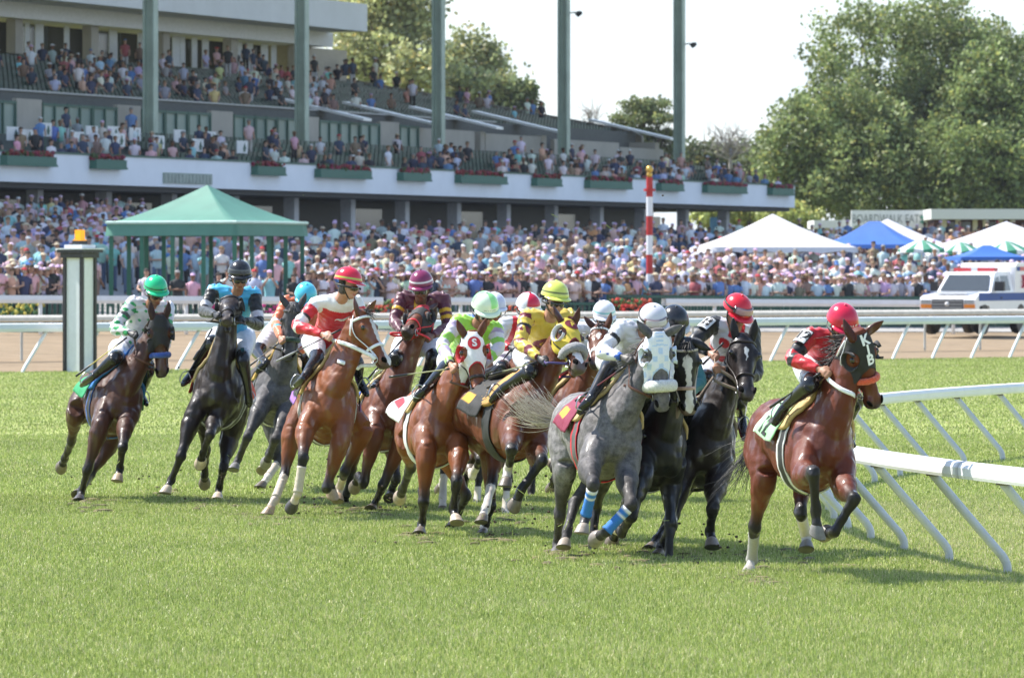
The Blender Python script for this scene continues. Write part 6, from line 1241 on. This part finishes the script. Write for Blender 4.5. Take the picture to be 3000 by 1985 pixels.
# everybody else: one mass
for u_ in range(250):
    lvl = random.random()
    if lvl < .50: u = random.uniform(-10, 2290); s_ = random.choice([.6, 1.7, 2.8, 3.9, 5.0, 6.1]); zz = 7.85 + round((s_ - .6) / 1.1) * .335
    else:
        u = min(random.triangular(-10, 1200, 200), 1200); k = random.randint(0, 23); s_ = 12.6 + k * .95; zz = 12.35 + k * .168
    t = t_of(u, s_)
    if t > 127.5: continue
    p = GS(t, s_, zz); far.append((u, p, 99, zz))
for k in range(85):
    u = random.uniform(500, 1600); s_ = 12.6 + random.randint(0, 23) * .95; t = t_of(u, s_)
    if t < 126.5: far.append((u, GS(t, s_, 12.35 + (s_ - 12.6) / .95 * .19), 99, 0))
for k in range(60):
    u = random.uniform(1250, 2280); s_ = random.choice([.6, 1.7, 2.8, 3.9]); t = t_of(u, s_)
    if t < 127.5: far.append((u, GS(t, s_, 7.85 + round((s_ - .6) / 1.1) * .335), 99, 0))
tmpl = {}
for kd in ('stand', 'lean', 'cross', 'sit'):
    b = figure(kd, True); tmpl[kd] = (np.vstack(b.v), b.f, b.m)
    vm = np.zeros(len(tmpl[kd][0]), int)
    for f, m in zip(b.f, b.m):
        for i in f: vm[i] = m
    fl = np.array([f if len(f) == 4 else list(f) + [-1] for f in b.f]); tmpl[kd] = (np.vstack(b.v), fl, vm)
VV, FF, CC, off = [], [], [], 0
for u, d, ri, z in far:
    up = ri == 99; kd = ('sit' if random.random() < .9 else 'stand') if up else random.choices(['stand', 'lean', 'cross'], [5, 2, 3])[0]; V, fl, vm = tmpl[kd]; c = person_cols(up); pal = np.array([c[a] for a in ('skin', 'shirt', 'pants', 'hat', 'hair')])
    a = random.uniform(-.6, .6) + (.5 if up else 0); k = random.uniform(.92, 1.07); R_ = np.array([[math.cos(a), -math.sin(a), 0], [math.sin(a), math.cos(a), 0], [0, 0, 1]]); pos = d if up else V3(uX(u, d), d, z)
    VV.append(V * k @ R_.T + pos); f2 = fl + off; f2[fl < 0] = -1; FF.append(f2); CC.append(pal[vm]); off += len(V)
VV, FF, CC = np.vstack(VV), np.vstack(FF), np.vstack(CC); q = FF[:, 3] >= 0
me = bpy.data.meshes.new('crowd'); me.vertices.add(len(VV)); me.vertices.foreach_set('co', VV.ravel()); Q4, Q3 = FF[q], FF[~q][:, :3]
lp = np.concatenate([Q4.ravel(), Q3.ravel()]); me.loops.add(len(lp)); me.loops.foreach_set('vertex_index', lp); me.polygons.add(len(FF)); me.polygons.foreach_set('loop_start', np.concatenate([np.arange(len(Q4)) * 4, len(Q4) * 4 + np.arange(len(Q3)) * 3])); me.polygons.foreach_set('loop_total', np.concatenate([np.full(len(Q4), 4), np.full(len(Q3), 3)])); me.update(calc_edges=True); smoothshade(me); setcol(me, CC)
me.materials.append(mat('crowd_cloth', vcol=True, rough=.75, noise=.1, scale=6)); o = link('crowd', me); tag(o, 'dense race day crowd filling the apron and the stand', kind='stuff')
print('spots', len(spots), 'far', len(far))
# ---------------------------------------------------------------- jockeys
JT = dict(hipR=(-0.08, -.11, 1.84), hipL=(-0.08, .11, 1.84), neck=(0.48, 0, 2.03), head=(0.59, 0, 2.16), shR=(0.4, -.19, 1.97), shL=(0.4, .19, 1.97), elR=(0.52, -.31, 1.74), elL=(0.52, .31, 1.74),
          haR=(0.76, -.11, 1.63), haL=(0.76, .11, 1.63), knR=(0.37, -.29, 1.60), knL=(0.37, .29, 1.60), anR=(0.03, -.33, 1.36), anL=(0.03, .33, 1.36), toR=(0.24, -.37, 1.24), toL=(0.24, .37, 1.24))
def hand(mb, w, hd, side, up, col):
    """closed fist on the rein: palm, four bent fingers of unequal length and a thumb"""
    f_ = nrm(hd); s_ = nrm(side - (side @ f_) * f_); u_ = np.cross(f_, s_)
    if u_ @ up < 0: u_ = -u_
    mb.tube([w - f_ * .015, w + f_ * .03, w + f_ * .075], np.array([.026, .038, .036]), np.array([.020, .021, .017]), s_, 10, 2, 0, col)
    for i, L in enumerate((.9, 1.0, .95, .78)):
        b = w + f_ * .078 + s_ * (.027 - .018 * i); p = [b - f_ * .01, b + f_ * .022 * L - u_ * .004, b + f_ * .030 * L - u_ * .024 * L, b + f_ * .008 - u_ * .038 * L, b - f_ * .014 - u_ * .032 * L]
        mb.tube(p, np.array([.0095, .010, .0095, .009, .007]), None, s_, 8, 2, 0, col)
    b = w + f_ * .02 + s_ * .032; mb.tube([b, b + s_ * .018 + f_ * .020 - u_ * .006, b + s_ * .012 + f_ * .050 - u_ * .018, b - s_ * .002 + f_ * .068 - u_ * .026], np.array([.013, .012, .0105, .008]), None, u_, 8, 2, 0, col)
def outside(Gh, q, need):
    """nearest place to q that clears the horse's skin"""
    h_ = Gh.bvh.find_nearest(Vector(q)); n_ = np.array(h_[1]); sd_ = (np.asarray(q) - np.array(h_[0])) @ n_
    return np.asarray(q) if sd_ > need or h_[3] > .3 else np.array(h_[0]) + n_ * need
SKIN = dict(light=(.50, .27, .19), tan=(.34, .17, .10), dark=(.13, .06, .038))
def jockey(key, J):
    Gh = G[J['horse']]; W = Gh.W; d = Gh.S['d']; px = J.get('px', {}); Q = {}
    hoff = np.zeros(3)
    if 'head' in px:
        t = W(*JT['head']); hoff = P(*px['head'], t[1]) - t
    for n_, l in JT.items():
        q = W(*l)
        if n_ in px:
            p = px[n_]; dd = q[1] - (p[2] if len(p) > 2 else 0)
            if n_[:2] in ('kn', 'an', 'to', 'ha'):                       # limbs lie outside the horse's own skin and cloth
                need = .065 if n_[:2] == 'ha' else .118
                for _ in range(60):
                    h_ = Gh.bvh.find_nearest(Vector(P(p[0], p[1], dd))); v_ = np.array(P(p[0], p[1], dd)) - np.array(h_[0])
                    if h_[3] > need and v_ @ np.array(h_[1]) > 0: break
                    dd -= .012
            q = P(p[0], p[1], dd)
        elif n_ in ('neck', 'shR', 'shL'): q = q + hoff * .85
        elif n_ in ('elR', 'elL'): q = q + hoff * .5
        elif n_[:2] == 'hi': q = q + hoff * .35
        Q[n_] = q
    fa, fp, fr = [math.radians(x) for x in J.get('face', (10, 20, 0))]
    Fd = V3(math.sin(fa) * math.cos(fp), -math.cos(fa) * math.cos(fp), -math.sin(fp)); Sd = V3(math.cos(fa), math.sin(fa), 0); Ud = np.cross(Sd, Fd) * -1
    if Ud[2] < 0: Ud = -Ud
    Sd, Ud = Sd * math.cos(fr) + Ud * math.sin(fr), Ud * math.cos(fr) - Sd * math.sin(fr)
    hc = Q['head']; hp = (Q['hipR'] + Q['hipL']) / 2
    nk = hc - Ud * .15 - Fd * .02
    if 'neck' not in px: Q['neck'] = lerp(Q['neck'], nk - Ud * .06, .6)
    foot = Gh.W(0, 0, 1.6); root = empty('person', foot, J['label'], 'person', 'jockeys riding in the race')
    sk = np.array(SKIN[J.get('skin', 'tan')]); gl = J.get('glove'); lat = nrm(Q['shL'] - Q['shR']); tax = nrm(Q['neck'] - hp)
    fw = nrm(np.cross(lat, tax)); fw = fw if fw @ Gh.f > 0 else -fw
    # body: one continuous figure
    mb = MB(); hands_ = MB()
    RH = np.stack([Sd, Fd, Ud], 1)
    fc = hc - Ud * .092 + Fd * .020
    mb.ball(hc + Ud * .0, (.082, .102, .095), RH, 16, 12)
    mb.ball(fc, (.070, .088, .088), RH, 16, 12); mb.ball(fc - Ud * .062 + Fd * .045, (.042, .036, .034), RH)         # face, jaw
    mb.ball(fc + Fd * .092 - Ud * .012, (.015, .020, .026), RH, 10, 8); mb.ball(fc + Fd * .088 + Ud * .012, (.010, .012, .025), RH, 10, 8)
    mb.ball(fc + Fd * .074 - Ud * .048, (.027, .016, .010), RH, 10, 8); mb.ball(fc + Fd * .070 + Ud * .030, (.055, .022, .014), RH, 10, 8)
    for sy in (-1, 1):
        mb.ball(fc + Sd * sy * .072 - Fd * .01 + Ud * .005, (.012, .022, .030), RH, 8, 6); mb.ball(fc + Sd * sy * .038 + Fd * .062 - Ud * .018, (.024, .022, .022), RH, 8, 6)
    mb.tube([hc - Ud * .05 - Fd * .02, lerp(nk, Q['neck'], .5), Q['neck'] - tax * .06], np.array([.058, .060, .075]), None, Sd, 12, 3)
    ch = lerp(hp, Q['neck'], .72)
    mb.tube([hp - tax * .06, hp + tax * .05, lerp(hp, Q['neck'], .45), ch, Q['neck']], np.array([.12, .135, .125, .150, .07]), np.array([.10, .105, .09, .105, .06]), lat, 16, 3)
    for R_ in 'RL':
        mb.tube([lerp(Q['neck'], Q['sh' + R_], .6), Q['sh' + R_], lerp(Q['sh' + R_], Q['el' + R_], .5), Q['el' + R_], lerp(Q['el' + R_], Q['ha' + R_], .35), Q['ha' + R_]], np.array([.055, .055, .045, .037, .038, .024]), None, lat, 12, 3)
        mb.tube([Q['hip' + R_], lerp(Q['hip' + R_], Q['kn' + R_], .5), Q['kn' + R_], lerp(Q['kn' + R_], Q['an' + R_], .35), Q['an' + R_], lerp(Q['an' + R_], Q['to' + R_], .8)], np.array([.095, .075, .052, .048, .034, .03]), None, lat, 12, 3)
        hdv = nrm(nrm(Q['ha' + R_] - Q['el' + R_]) + .35 * nrm(Gh.f - Gh.u * .5))
        hand(mb, Q['ha' + R_], hdv, nrm(Gh.u * 1.0 + lat * (.5 if R_ == 'R' else -.5)), lat * (-1 if R_ == 'R' else 1), sk)
    me = remesh(mb, .0075, 3); X = verts_of(me); C = np.tile(sk, (len(X), 1)); hl = X - fc
    x_, y_, z_ = hl @ Sd, hl @ Fd, hl @ Ud
    lips = (np.abs(x_) < .026) & (y_ > .055) & (np.abs(z_ + .048) < .009); C[lips] = sk * (.75, .42, .42)
    beard = J.get('beard', 0); bm_ = (z_ < -.035) & (y_ > -.02) & (np.abs(x_) < .075) & (z_ > -.13); C = np.where((bm_ & ~lips)[:, None] & (beard > 0), C * (1 - beard), C)
    hair_ = ((y_ < -.0) & (z_ > -.08) & (np.linalg.norm(X - hc, axis=1) < .16)); C[hair_] = np.array(J.get('hair', (.03, .02, .015)))
    for R_ in 'RL':
        if gl: C[np.linalg.norm(X - (Q['ha' + R_] + nrm(Q['ha' + R_] - Q['el' + R_]) * .04), axis=1) < .125] = gl
    for R_ in 'RL':
        for a_, b_, cl_ in ((Q['hip' + R_], Q['kn' + R_], (.55, .55, .58)), (Q['kn' + R_], Q['an' + R_], (.012, .012, .013)), (Q['an' + R_], Q['to' + R_], (.012, .012, .013))):
            t_, d_ = seg_param(X, a_, b_); C[d_ < .105] = cl_ if a_ is not Q['hip' + R_] else np.where((t_ > .72)[:, None], np.array((.012, .012, .013)), np.array(cl_))[d_ < .105]
        hd_ = np.linalg.norm(X - (Q['ha' + R_] + nrm(Q['ha' + R_] - Q['el' + R_]) * .05), axis=1) < .11; C[hd_] = gl if gl else sk
    setcol(me, C); smoothshade(me); me.materials.append(mat('skin', vcol=True, rough=.5, noise=.05, scale=40, spec=.4)); link('body', me, root)
    for sy in (-1, 1):
        b = MB(); b.ball(fc + Sd * sy * .031 + Fd * .079 + Ud * .010, .011, None, 8, 6); b.build('eye', mat('eye_gloss', (.012, .008, .006), .08, spec=.8), root, True)
    # silks
    mb = MB()
    mb.tube([hp + tax * .00, hp + tax * .08, lerp(hp, Q['neck'], .45), ch, lerp(ch, Q['neck'], .65), Q['neck'] + tax * .005], np.array([.150, .150, .155, .190, .160, .080]), np.array([.125, .125, .118, .128, .105, .070]), lat, 20, 4)
    for R_ in 'RL':
        e, h_, s_ = Q['el' + R_], Q['ha' + R_], Q['sh' + R_]
        mb.tube([lerp(Q['neck'], s_, .3) - tax * .03, lerp(Q['neck'], s_, .7) - tax * .01, s_, lerp(s_, e, .5), e, lerp(e, h_, .35), lerp(e, h_, .93)], np.array([.075, .078, .076, .066, .060, .058, .036]), None, lat, 16, 4)
    me = remesh(mb, .0085, 8); X = verts_of(me); N_ = normals_of(me)
    nz = np.sin(X @ V3(41, 23, 67) + 2.2 * np.sin(X @ V3(17, 29, -13))) * np.sin(X @ V3(-31, 37, 19) + 1.3)
    X = X + N_ * (nz * .0042)[:, None]; me.vertices.foreach_set('co', X.ravel())
    tz, _d = seg_param(X, hp, Q['neck']); r_ = X - (hp + tz[:, None] * (Q['neck'] - hp)); tx = r_ @ lat; tf = r_ @ fw
    arm = np.full(len(X), -1.); best = np.full(len(X), 1e9); sd_ = np.zeros(len(X)); dt = np.linalg.norm(r_, axis=1)
    for R_, sg in (('R', -1), ('L', 1)):
        e, h_, s_ = Q['el' + R_], Q['ha' + R_], Q['sh' + R_]
        t1, d1 = seg_param(X, s_, e); t2, d2 = seg_param(X, e, h_); tt = np.where(d1 <= d2, t1, 1 + t2); dm = np.minimum(d1, d2)
        on = (dm < .105) & (dm < best) & (dm / .078 < dt / .150); arm = np.where(on, tt, arm); best = np.where(on, dm, best); sd_ = np.where(on, sg, sd_)
    C = np.tile(np.array(J['silk']), (len(X), 1))
    if 'fn' in J: C = J['fn'](C, dict(tx=tx, tz=tz, tf=tf, arm=arm, side=sd_, X=X, Q=Q))
    setcol(me, C); smoothshade(me); me.materials.append(mat('silks', vcol=True, rough=.42, noise=.05, scale=20, spec=.45, bump=.2, bscale=35, sheen=.2)); link('silks', me, root)
    jb = bvh_of(me)
    # breeches
    mb = MB()
    mb.tube([hp - tax * .10, hp - tax * .02, hp + tax * .10], np.array([.135, .155, .140]), np.array([.125, .135, .112]), lat, 18, 3)
    for R_ in 'RL': mb.tube([Q['hip' + R_] - tax * .02, lerp(Q['hip' + R_], Q['kn' + R_], .35), lerp(Q['hip' + R_], Q['kn' + R_], .68), lerp(Q['hip' + R_], Q['kn' + R_], .88), lerp(Q['hip' + R_], Q['kn' + R_], .94)], np.array([.122, .112, .088, .070, .064]), None, lat, 16, 4)
    me = remesh(mb, .0095, 4); X = verts_of(me); N_ = normals_of(me); X = X + N_ * (np.sin(X @ V3(37, 51, 29)) * np.sin(X @ V3(-23, 31, 47)) * .004)[:, None]; me.vertices.foreach_set('co', X.ravel())
    smoothshade(me); me.materials.append(mat('breeches', (.66, .66, .70), .6, noise=.06, bump=.2, bscale=30)); link('breeches', me, root)
    bt = mat('boot_leather', vcol=True, rough=.22, noise=.1, spec=.6)
    irons = mat('steel', (.45, .45, .46), .3, 1., noise=.1)
    for R_ in 'RL':
        mb = MB(); kn, an, to = Q['kn' + R_], Q['an' + R_], Q['to' + R_]; td = nrm(to - an); bc = J.get('boot', (.012, .012, .013))
        mb.tube([lerp(kn, Q['hip' + R_], .20), lerp(kn, Q['hip' + R_], .08), kn + (an - kn) * .06, lerp(kn, an, .22), lerp(kn, an, .45), lerp(kn, an, .8), an, an + td * .02 + (an - kn) * .12], np.array([.076, .074, .070, .063, .058, .044, .041, .035]), None, lat, 16, 3, 0, bc)
        mb.tube([an - td * .055 + (an - kn) * .06, an + td * .02 + (an - kn) * .06, lerp(an, to, .65) + (an - kn) * .03, to], np.array([.030, .040, .042, .022]), np.array([.030, .042, .030, .018]), lat, 14, 3, 0, (.010, .010, .011))
        o = mb.build('boot', bt, root, True)
        mb = MB(); a0 = lerp(an, to, .55) + (an - kn) * .10; q = Gh.u
        mb.tube([a0 - lat * .052, a0 - lat * .056 + q * .05, a0 - lat * .03 + q * .105, a0 + q * .12, a0 + lat * .03 + q * .105, a0 + lat * .056 + q * .05, a0 + lat * .052, a0 - lat * .052], .006, None, td, 6, 2); mb.build('stirrup', irons, Gh.root, True)
        mb = MB(); mb.tube([a0 + q * .12, lerp(a0 + q * .12, Gh.W(.22, (-1 if R_ == 'R' else 1) * .24, 1.45), .5), Gh.W(.22, (-1 if R_ == 'R' else 1) * .24, 1.45)], .011, .004, Gh.f, 6, 2); mb.build('stirrup_leather', leather((.03, .02, .016)), Gh.root, True)
    # helmet
    hr = V3(.122, .142, .128) * J.get('hs', 1.0); n, m = 40, 16; V, C, fcs = [], [], []; hf = J['helmet']
    for i in range(m + 1):
        ph = (i / m) * 1.66
        for j in range(n):
            a = 2 * math.pi * j / n; q = V3(math.sin(ph) * math.sin(a), math.sin(ph) * math.cos(a), math.cos(ph)); rim = 1.0 + (.03 if i >= m - 1 else 0)
            V.append(hc + RH @ (q * hr * rim)); C.append(hf(a if a < math.pi else a - 2 * math.pi, ph))
    for i in range(m):
        for j in range(n): fcs.append((i * n + j, (i + 1) * n + j, (i + 1) * n + (j + 1) % n, i * n + (j + 1) % n))
    mb = MB(); mb.add(V, fcs, 0, np.array(C))
    mb.ball(hc + Ud * hr[2], (.014, .014, .009), RH, 8, 6, 0, C[0])
    bv = []; bn = 17; bcol = hf(0, 1.64)
    for a in np.linspace(-1.25, 1.25, bn):
        e = V3(math.sin(a), math.cos(a), 0); ext = .055 * max(0, math.cos(a * 1.2)) ** .8
        for r0, z0 in ((.97, -.004), (.97, -.014), (1, -.020), (1, -.016)):
            ex = ext if r0 == 1 else 0
            bv.append(hc + RH @ (e * hr * V3(1, 1, 0) * (1.0 if r0 == 1 else .96) + e * ex + V3(0, 0, z0 - ex * .35)))
    bf = []
    for i in range(bn - 1):
        for j in range(4): bf.append((i * 4 + j, i * 4 + (j + 1) % 4, (i + 1) * 4 + (j + 1) % 4, (i + 1) * 4 + j))
    bf += [(0, 1, 2, 3), ((bn - 1) * 4 + 3, (bn - 1) * 4 + 2, (bn - 1) * 4 + 1, (bn - 1) * 4)]
    mb.add(bv, bf, 0, bcol)
    mb.build('helmet', mat('helmet_cover', vcol=True, rough=J.get('hrough', .38), noise=.05, scale=15, spec=.5, coat=.15), root, True)
    if 'htext' in J:
        mb = MB(); txt, size, col, el = J['htext']
        stick_text(mb, txt, size, lambda x, y: hc + RH @ (V3(math.sin(x / .13) * math.cos(el), math.cos(x / .13) * math.cos(el), math.sin(el) + y / .13) * hr * 1.02), .002, col); mb.build('helmet_lettering', mat('lettering', vcol=True, rough=.7, noise=.03), root)
    mb = MB(); st = np.array([hc + Sd * .088 - Fd * .005 - Ud * .03, fc + Sd * .074 - Fd * .0 - Ud * .02, fc - Ud * .098 + Fd * .03, fc - Sd * .074 - Ud * .02, hc - Sd * .088 - Fd * .005 - Ud * .03]); mb.tube(st, .009, .004, Fd, 6, 3); mb.build('chin_strap', leather((.02, .02, .02)), root, True)
    # goggles
    gg = J.get('goggles', 'on'); up = gg == 'up'; c0 = hc + Ud * .004 if up else fc + Ud * .012; rr = hr * 1.03 if up else V3(.080, .098, .098); e0 = .24 if up else 0
    mb = MB(); nA, nB = 17, 6; V, Cc = [], []
    for i, a in enumerate(np.linspace(-.95, .95, nA)):
        for j, e in enumerate(np.linspace(-.27, .27, nB)):
            nb_ = .35 * math.exp(-(a / .22) ** 2) if j == 0 else 0; ee = e0 + e * (1 - .25 * (abs(a) / .95) ** 3) + nb_ * .4
            V.append(c0 + RH @ (V3(math.sin(a) * math.cos(ee), math.cos(a) * math.cos(ee), math.sin(ee)) * rr * (1.07 if (1 < i < nA - 2 and 0 < j < nB - 1) else 1.03)))
            Cc.append(J.get('lens', (.012, .012, .014)) if (1 < i < nA - 2 and 0 < j < nB - 1) else J.get('gframe', (.02, .02, .02)))
    mb.add(V, [(i * nB + j, (i + 1) * nB + j, (i + 1) * nB + j + 1, i * nB + j + 1) for i in range(nA - 1) for j in range(nB - 1)], 0, np.array(Cc))
    o = mb.build('goggles', mat('goggle_lens', vcol=True, rough=.08, spec=.7, noise=.0), root, True); so_ = o.modifiers.new('thickness', 'SOLIDIFY'); so_.thickness = .008
    mb = MB(); th = np.linspace(.9, 2 * math.pi - .9, 20); mb.tube([c0 + RH @ (V3(math.sin(a), math.cos(a), math.sin(e0)) * (hr * (1.02 if up else .98))) + (0 if up else Ud * .012 * (1 - math.cos(a))) for a in th], .010, .004, Ud, 6, 1); mb.build('goggle_strap', leather(J.get('gstrap', (.02, .02, .02))), root, True)
    # reins belong to the horse
    rc = leather(J.get('rein', (.03, .02, .015)))
    for R_, sg, bit in (('R', -1, Gh.bit[0]), ('L', 1, Gh.bit[1])):
        h_ = Q['ha' + R_] + nrm(Q['ha' + R_] - Q['el' + R_]) * .06; mid = lerp(bit, h_, .5) + Gh.s * sg * J.get('rs', .08) - Gh.u * J.get('sag', .03)
        path = crom(np.array([bit, lerp(bit, mid, .5) + Gh.s * sg * (.10 if R_ == 'R' else .03), mid, h_]), 6); path = np.array([outside(Gh, q, .016) for q in path]); path[1:-1] = (path[:-2] + 2 * path[1:-1] + path[2:]) / 4; path = np.array([outside(Gh, q, .018) for q in path])
        if R_ == 'R' and 'reinpx' in J:                                  # the near rein, clear of the neck
            path = [h_]
            for p in J['reinpx']:
                dd = bit[1] + .5
                for _ in range(120):
                    nb_ = Gh.bvh.find_nearest(Vector(P(p[0], p[1], dd))); v_ = np.array(P(p[0], p[1], dd)) - np.array(nb_[0])
                    if nb_[3] > .02 and v_ @ np.array(nb_[1]) > 0 and Gh.bvh.ray_cast(Vector((0, 0, HC)), Vector(nrm(P(p[0], p[1], 50) - V3(0, 0, HC))), float(dd) - .01)[0] is None: break
                    dd -= .012
                path.append(P(p[0], p[1], dd))
            path = crom(np.array(path + [bit]), 4)
        mb = MB(); mb.tube(path, J.get('reinw', .011), .004, Gh.u, 6, 1); mb.build('rein', rc, Gh.root, True)
    # armband with the start number
    for txt, R_, t0, size, az in J.get('arm', ()):
        s_, e = Q['sh' + R_], Q['el' + R_]; c = lerp(s_, e, t0); ax = nrm(e - s_); out = nrm(V3(math.sin(az), -math.cos(az), .15) - (V3(math.sin(az), -math.cos(az), .15) @ ax) * ax); sd2 = np.cross(out, ax)
        if sd2[0] < 0: sd2 = -sd2
        upv = -ax if ax[2] < 0 else ax
        pf = lambda x, y, off: c + nrm(out * math.cos(x / .085) + sd2 * math.sin(x / .085)) * (.085 + off) + upv * y
        for w, h_, off, col in ((.125, .155, 0, (.012, .012, .012)), (.108, .138, .003, (.75, .75, .75))):
            mb = MB(); gx = np.linspace(-w / 2, w / 2, 9); V = [pf(x, y, off) for x in gx for y in (-h_ / 2, h_ / 2)]; mb.add(V, [(2 * i, 2 * i + 2, 2 * i + 3, 2 * i + 1) for i in range(8)], 0, col)
            o = mb.build('armband', mat('lettering', vcol=True, rough=.7, noise=.03), root); so_ = o.modifiers.new('t', 'SOLIDIFY'); so_.thickness = .002
        mb = MB(); stick_text(mb, txt, size, lambda x, y: pf(x, y, .006), .005, (.012, .012, .012)); mb.build('armband_number', mat('lettering', vcol=True, rough=.7, noise=.03), root)
    for fnx in J.get('marks', ()): fnx(J, Q, jb, root, dict(hp=hp, lat=lat, tax=tax, fw=fw, ch=ch))
    # whip, held in the hand
    if 'whip' in J:
        w = J['whip']; hd_ = Q['haR'][1] if w.get('hand', 'R') == 'R' else Q['haL'][1]
        a = P(*w['a'], hd_ - .05 - w.get('da', 0)); b = P(*w['b'], hd_ - .05 - w.get('db', 0)); mb = MB(); hcN = w.get('grip', (.012, .012, .013)); sh_ = w.get('shaft', (.02, .02, .02)); tp = w.get('tip', (.012, .012, .012)); tw = w.get('tw', .011)
        L = np.linspace(0, 1, 13); cols = np.array([hcN if t < .22 else sh_ if t < .68 else tp for t in L]); rad = np.array([.010 if t < .22 else .006 if t < .68 else tw for t in L])
        pts = [lerp(a, b, t) for t in L]; T_ = np.tile(nrm(b - a), (13, 1)); A_ = np.tile(nrm(np.cross(nrm(b - a), (0, 1, 0.1))), (13, 1)); mb.loft(np.array(pts), A_, np.cross(T_, A_), rad, rad, 8, 0, cols)
        o = mb.build('whip', mat('whip', vcol=True, rough=.35, noise=.1), None, True, origin=tuple(a)); tag(o, w['label'], 'whip', 'whips held by the jockeys')
    return Q
G = {}
for key, S in HORSES.items(): G[key] = tack(horse(S))
for key, J in JOCKEYS.items(): jockey(key, J)
# ---------------------------------------------------------------- summer haze over the far side of the track
mb = MB(); mb.box((-260, -30, -1.2), (260, 640, 48)); hz_ = bpy.data.materials.new('haze_air'); hz_.use_nodes = True; n_ = hz_.node_tree.nodes; n_.remove(n_['Principled BSDF']); pv = n_.new('ShaderNodeVolumePrincipled'); pv.inputs['Color'].default_value = (.90, .94, 1, 1); pv.inputs['Density'].default_value = .00006; pv.inputs['Anisotropy'].default_value = .2
hz_.node_tree.links.new(pv.outputs['Volume'], n_['Material Output'].inputs['Volume']); o = mb.build('haze', hz_); tag(o, 'thin pale summer haze', kind='stuff')
scene.cycles.volume_bounces = 0; scene.cycles.volume_step_rate = 4; scene.cycles.volume_max_steps = 64
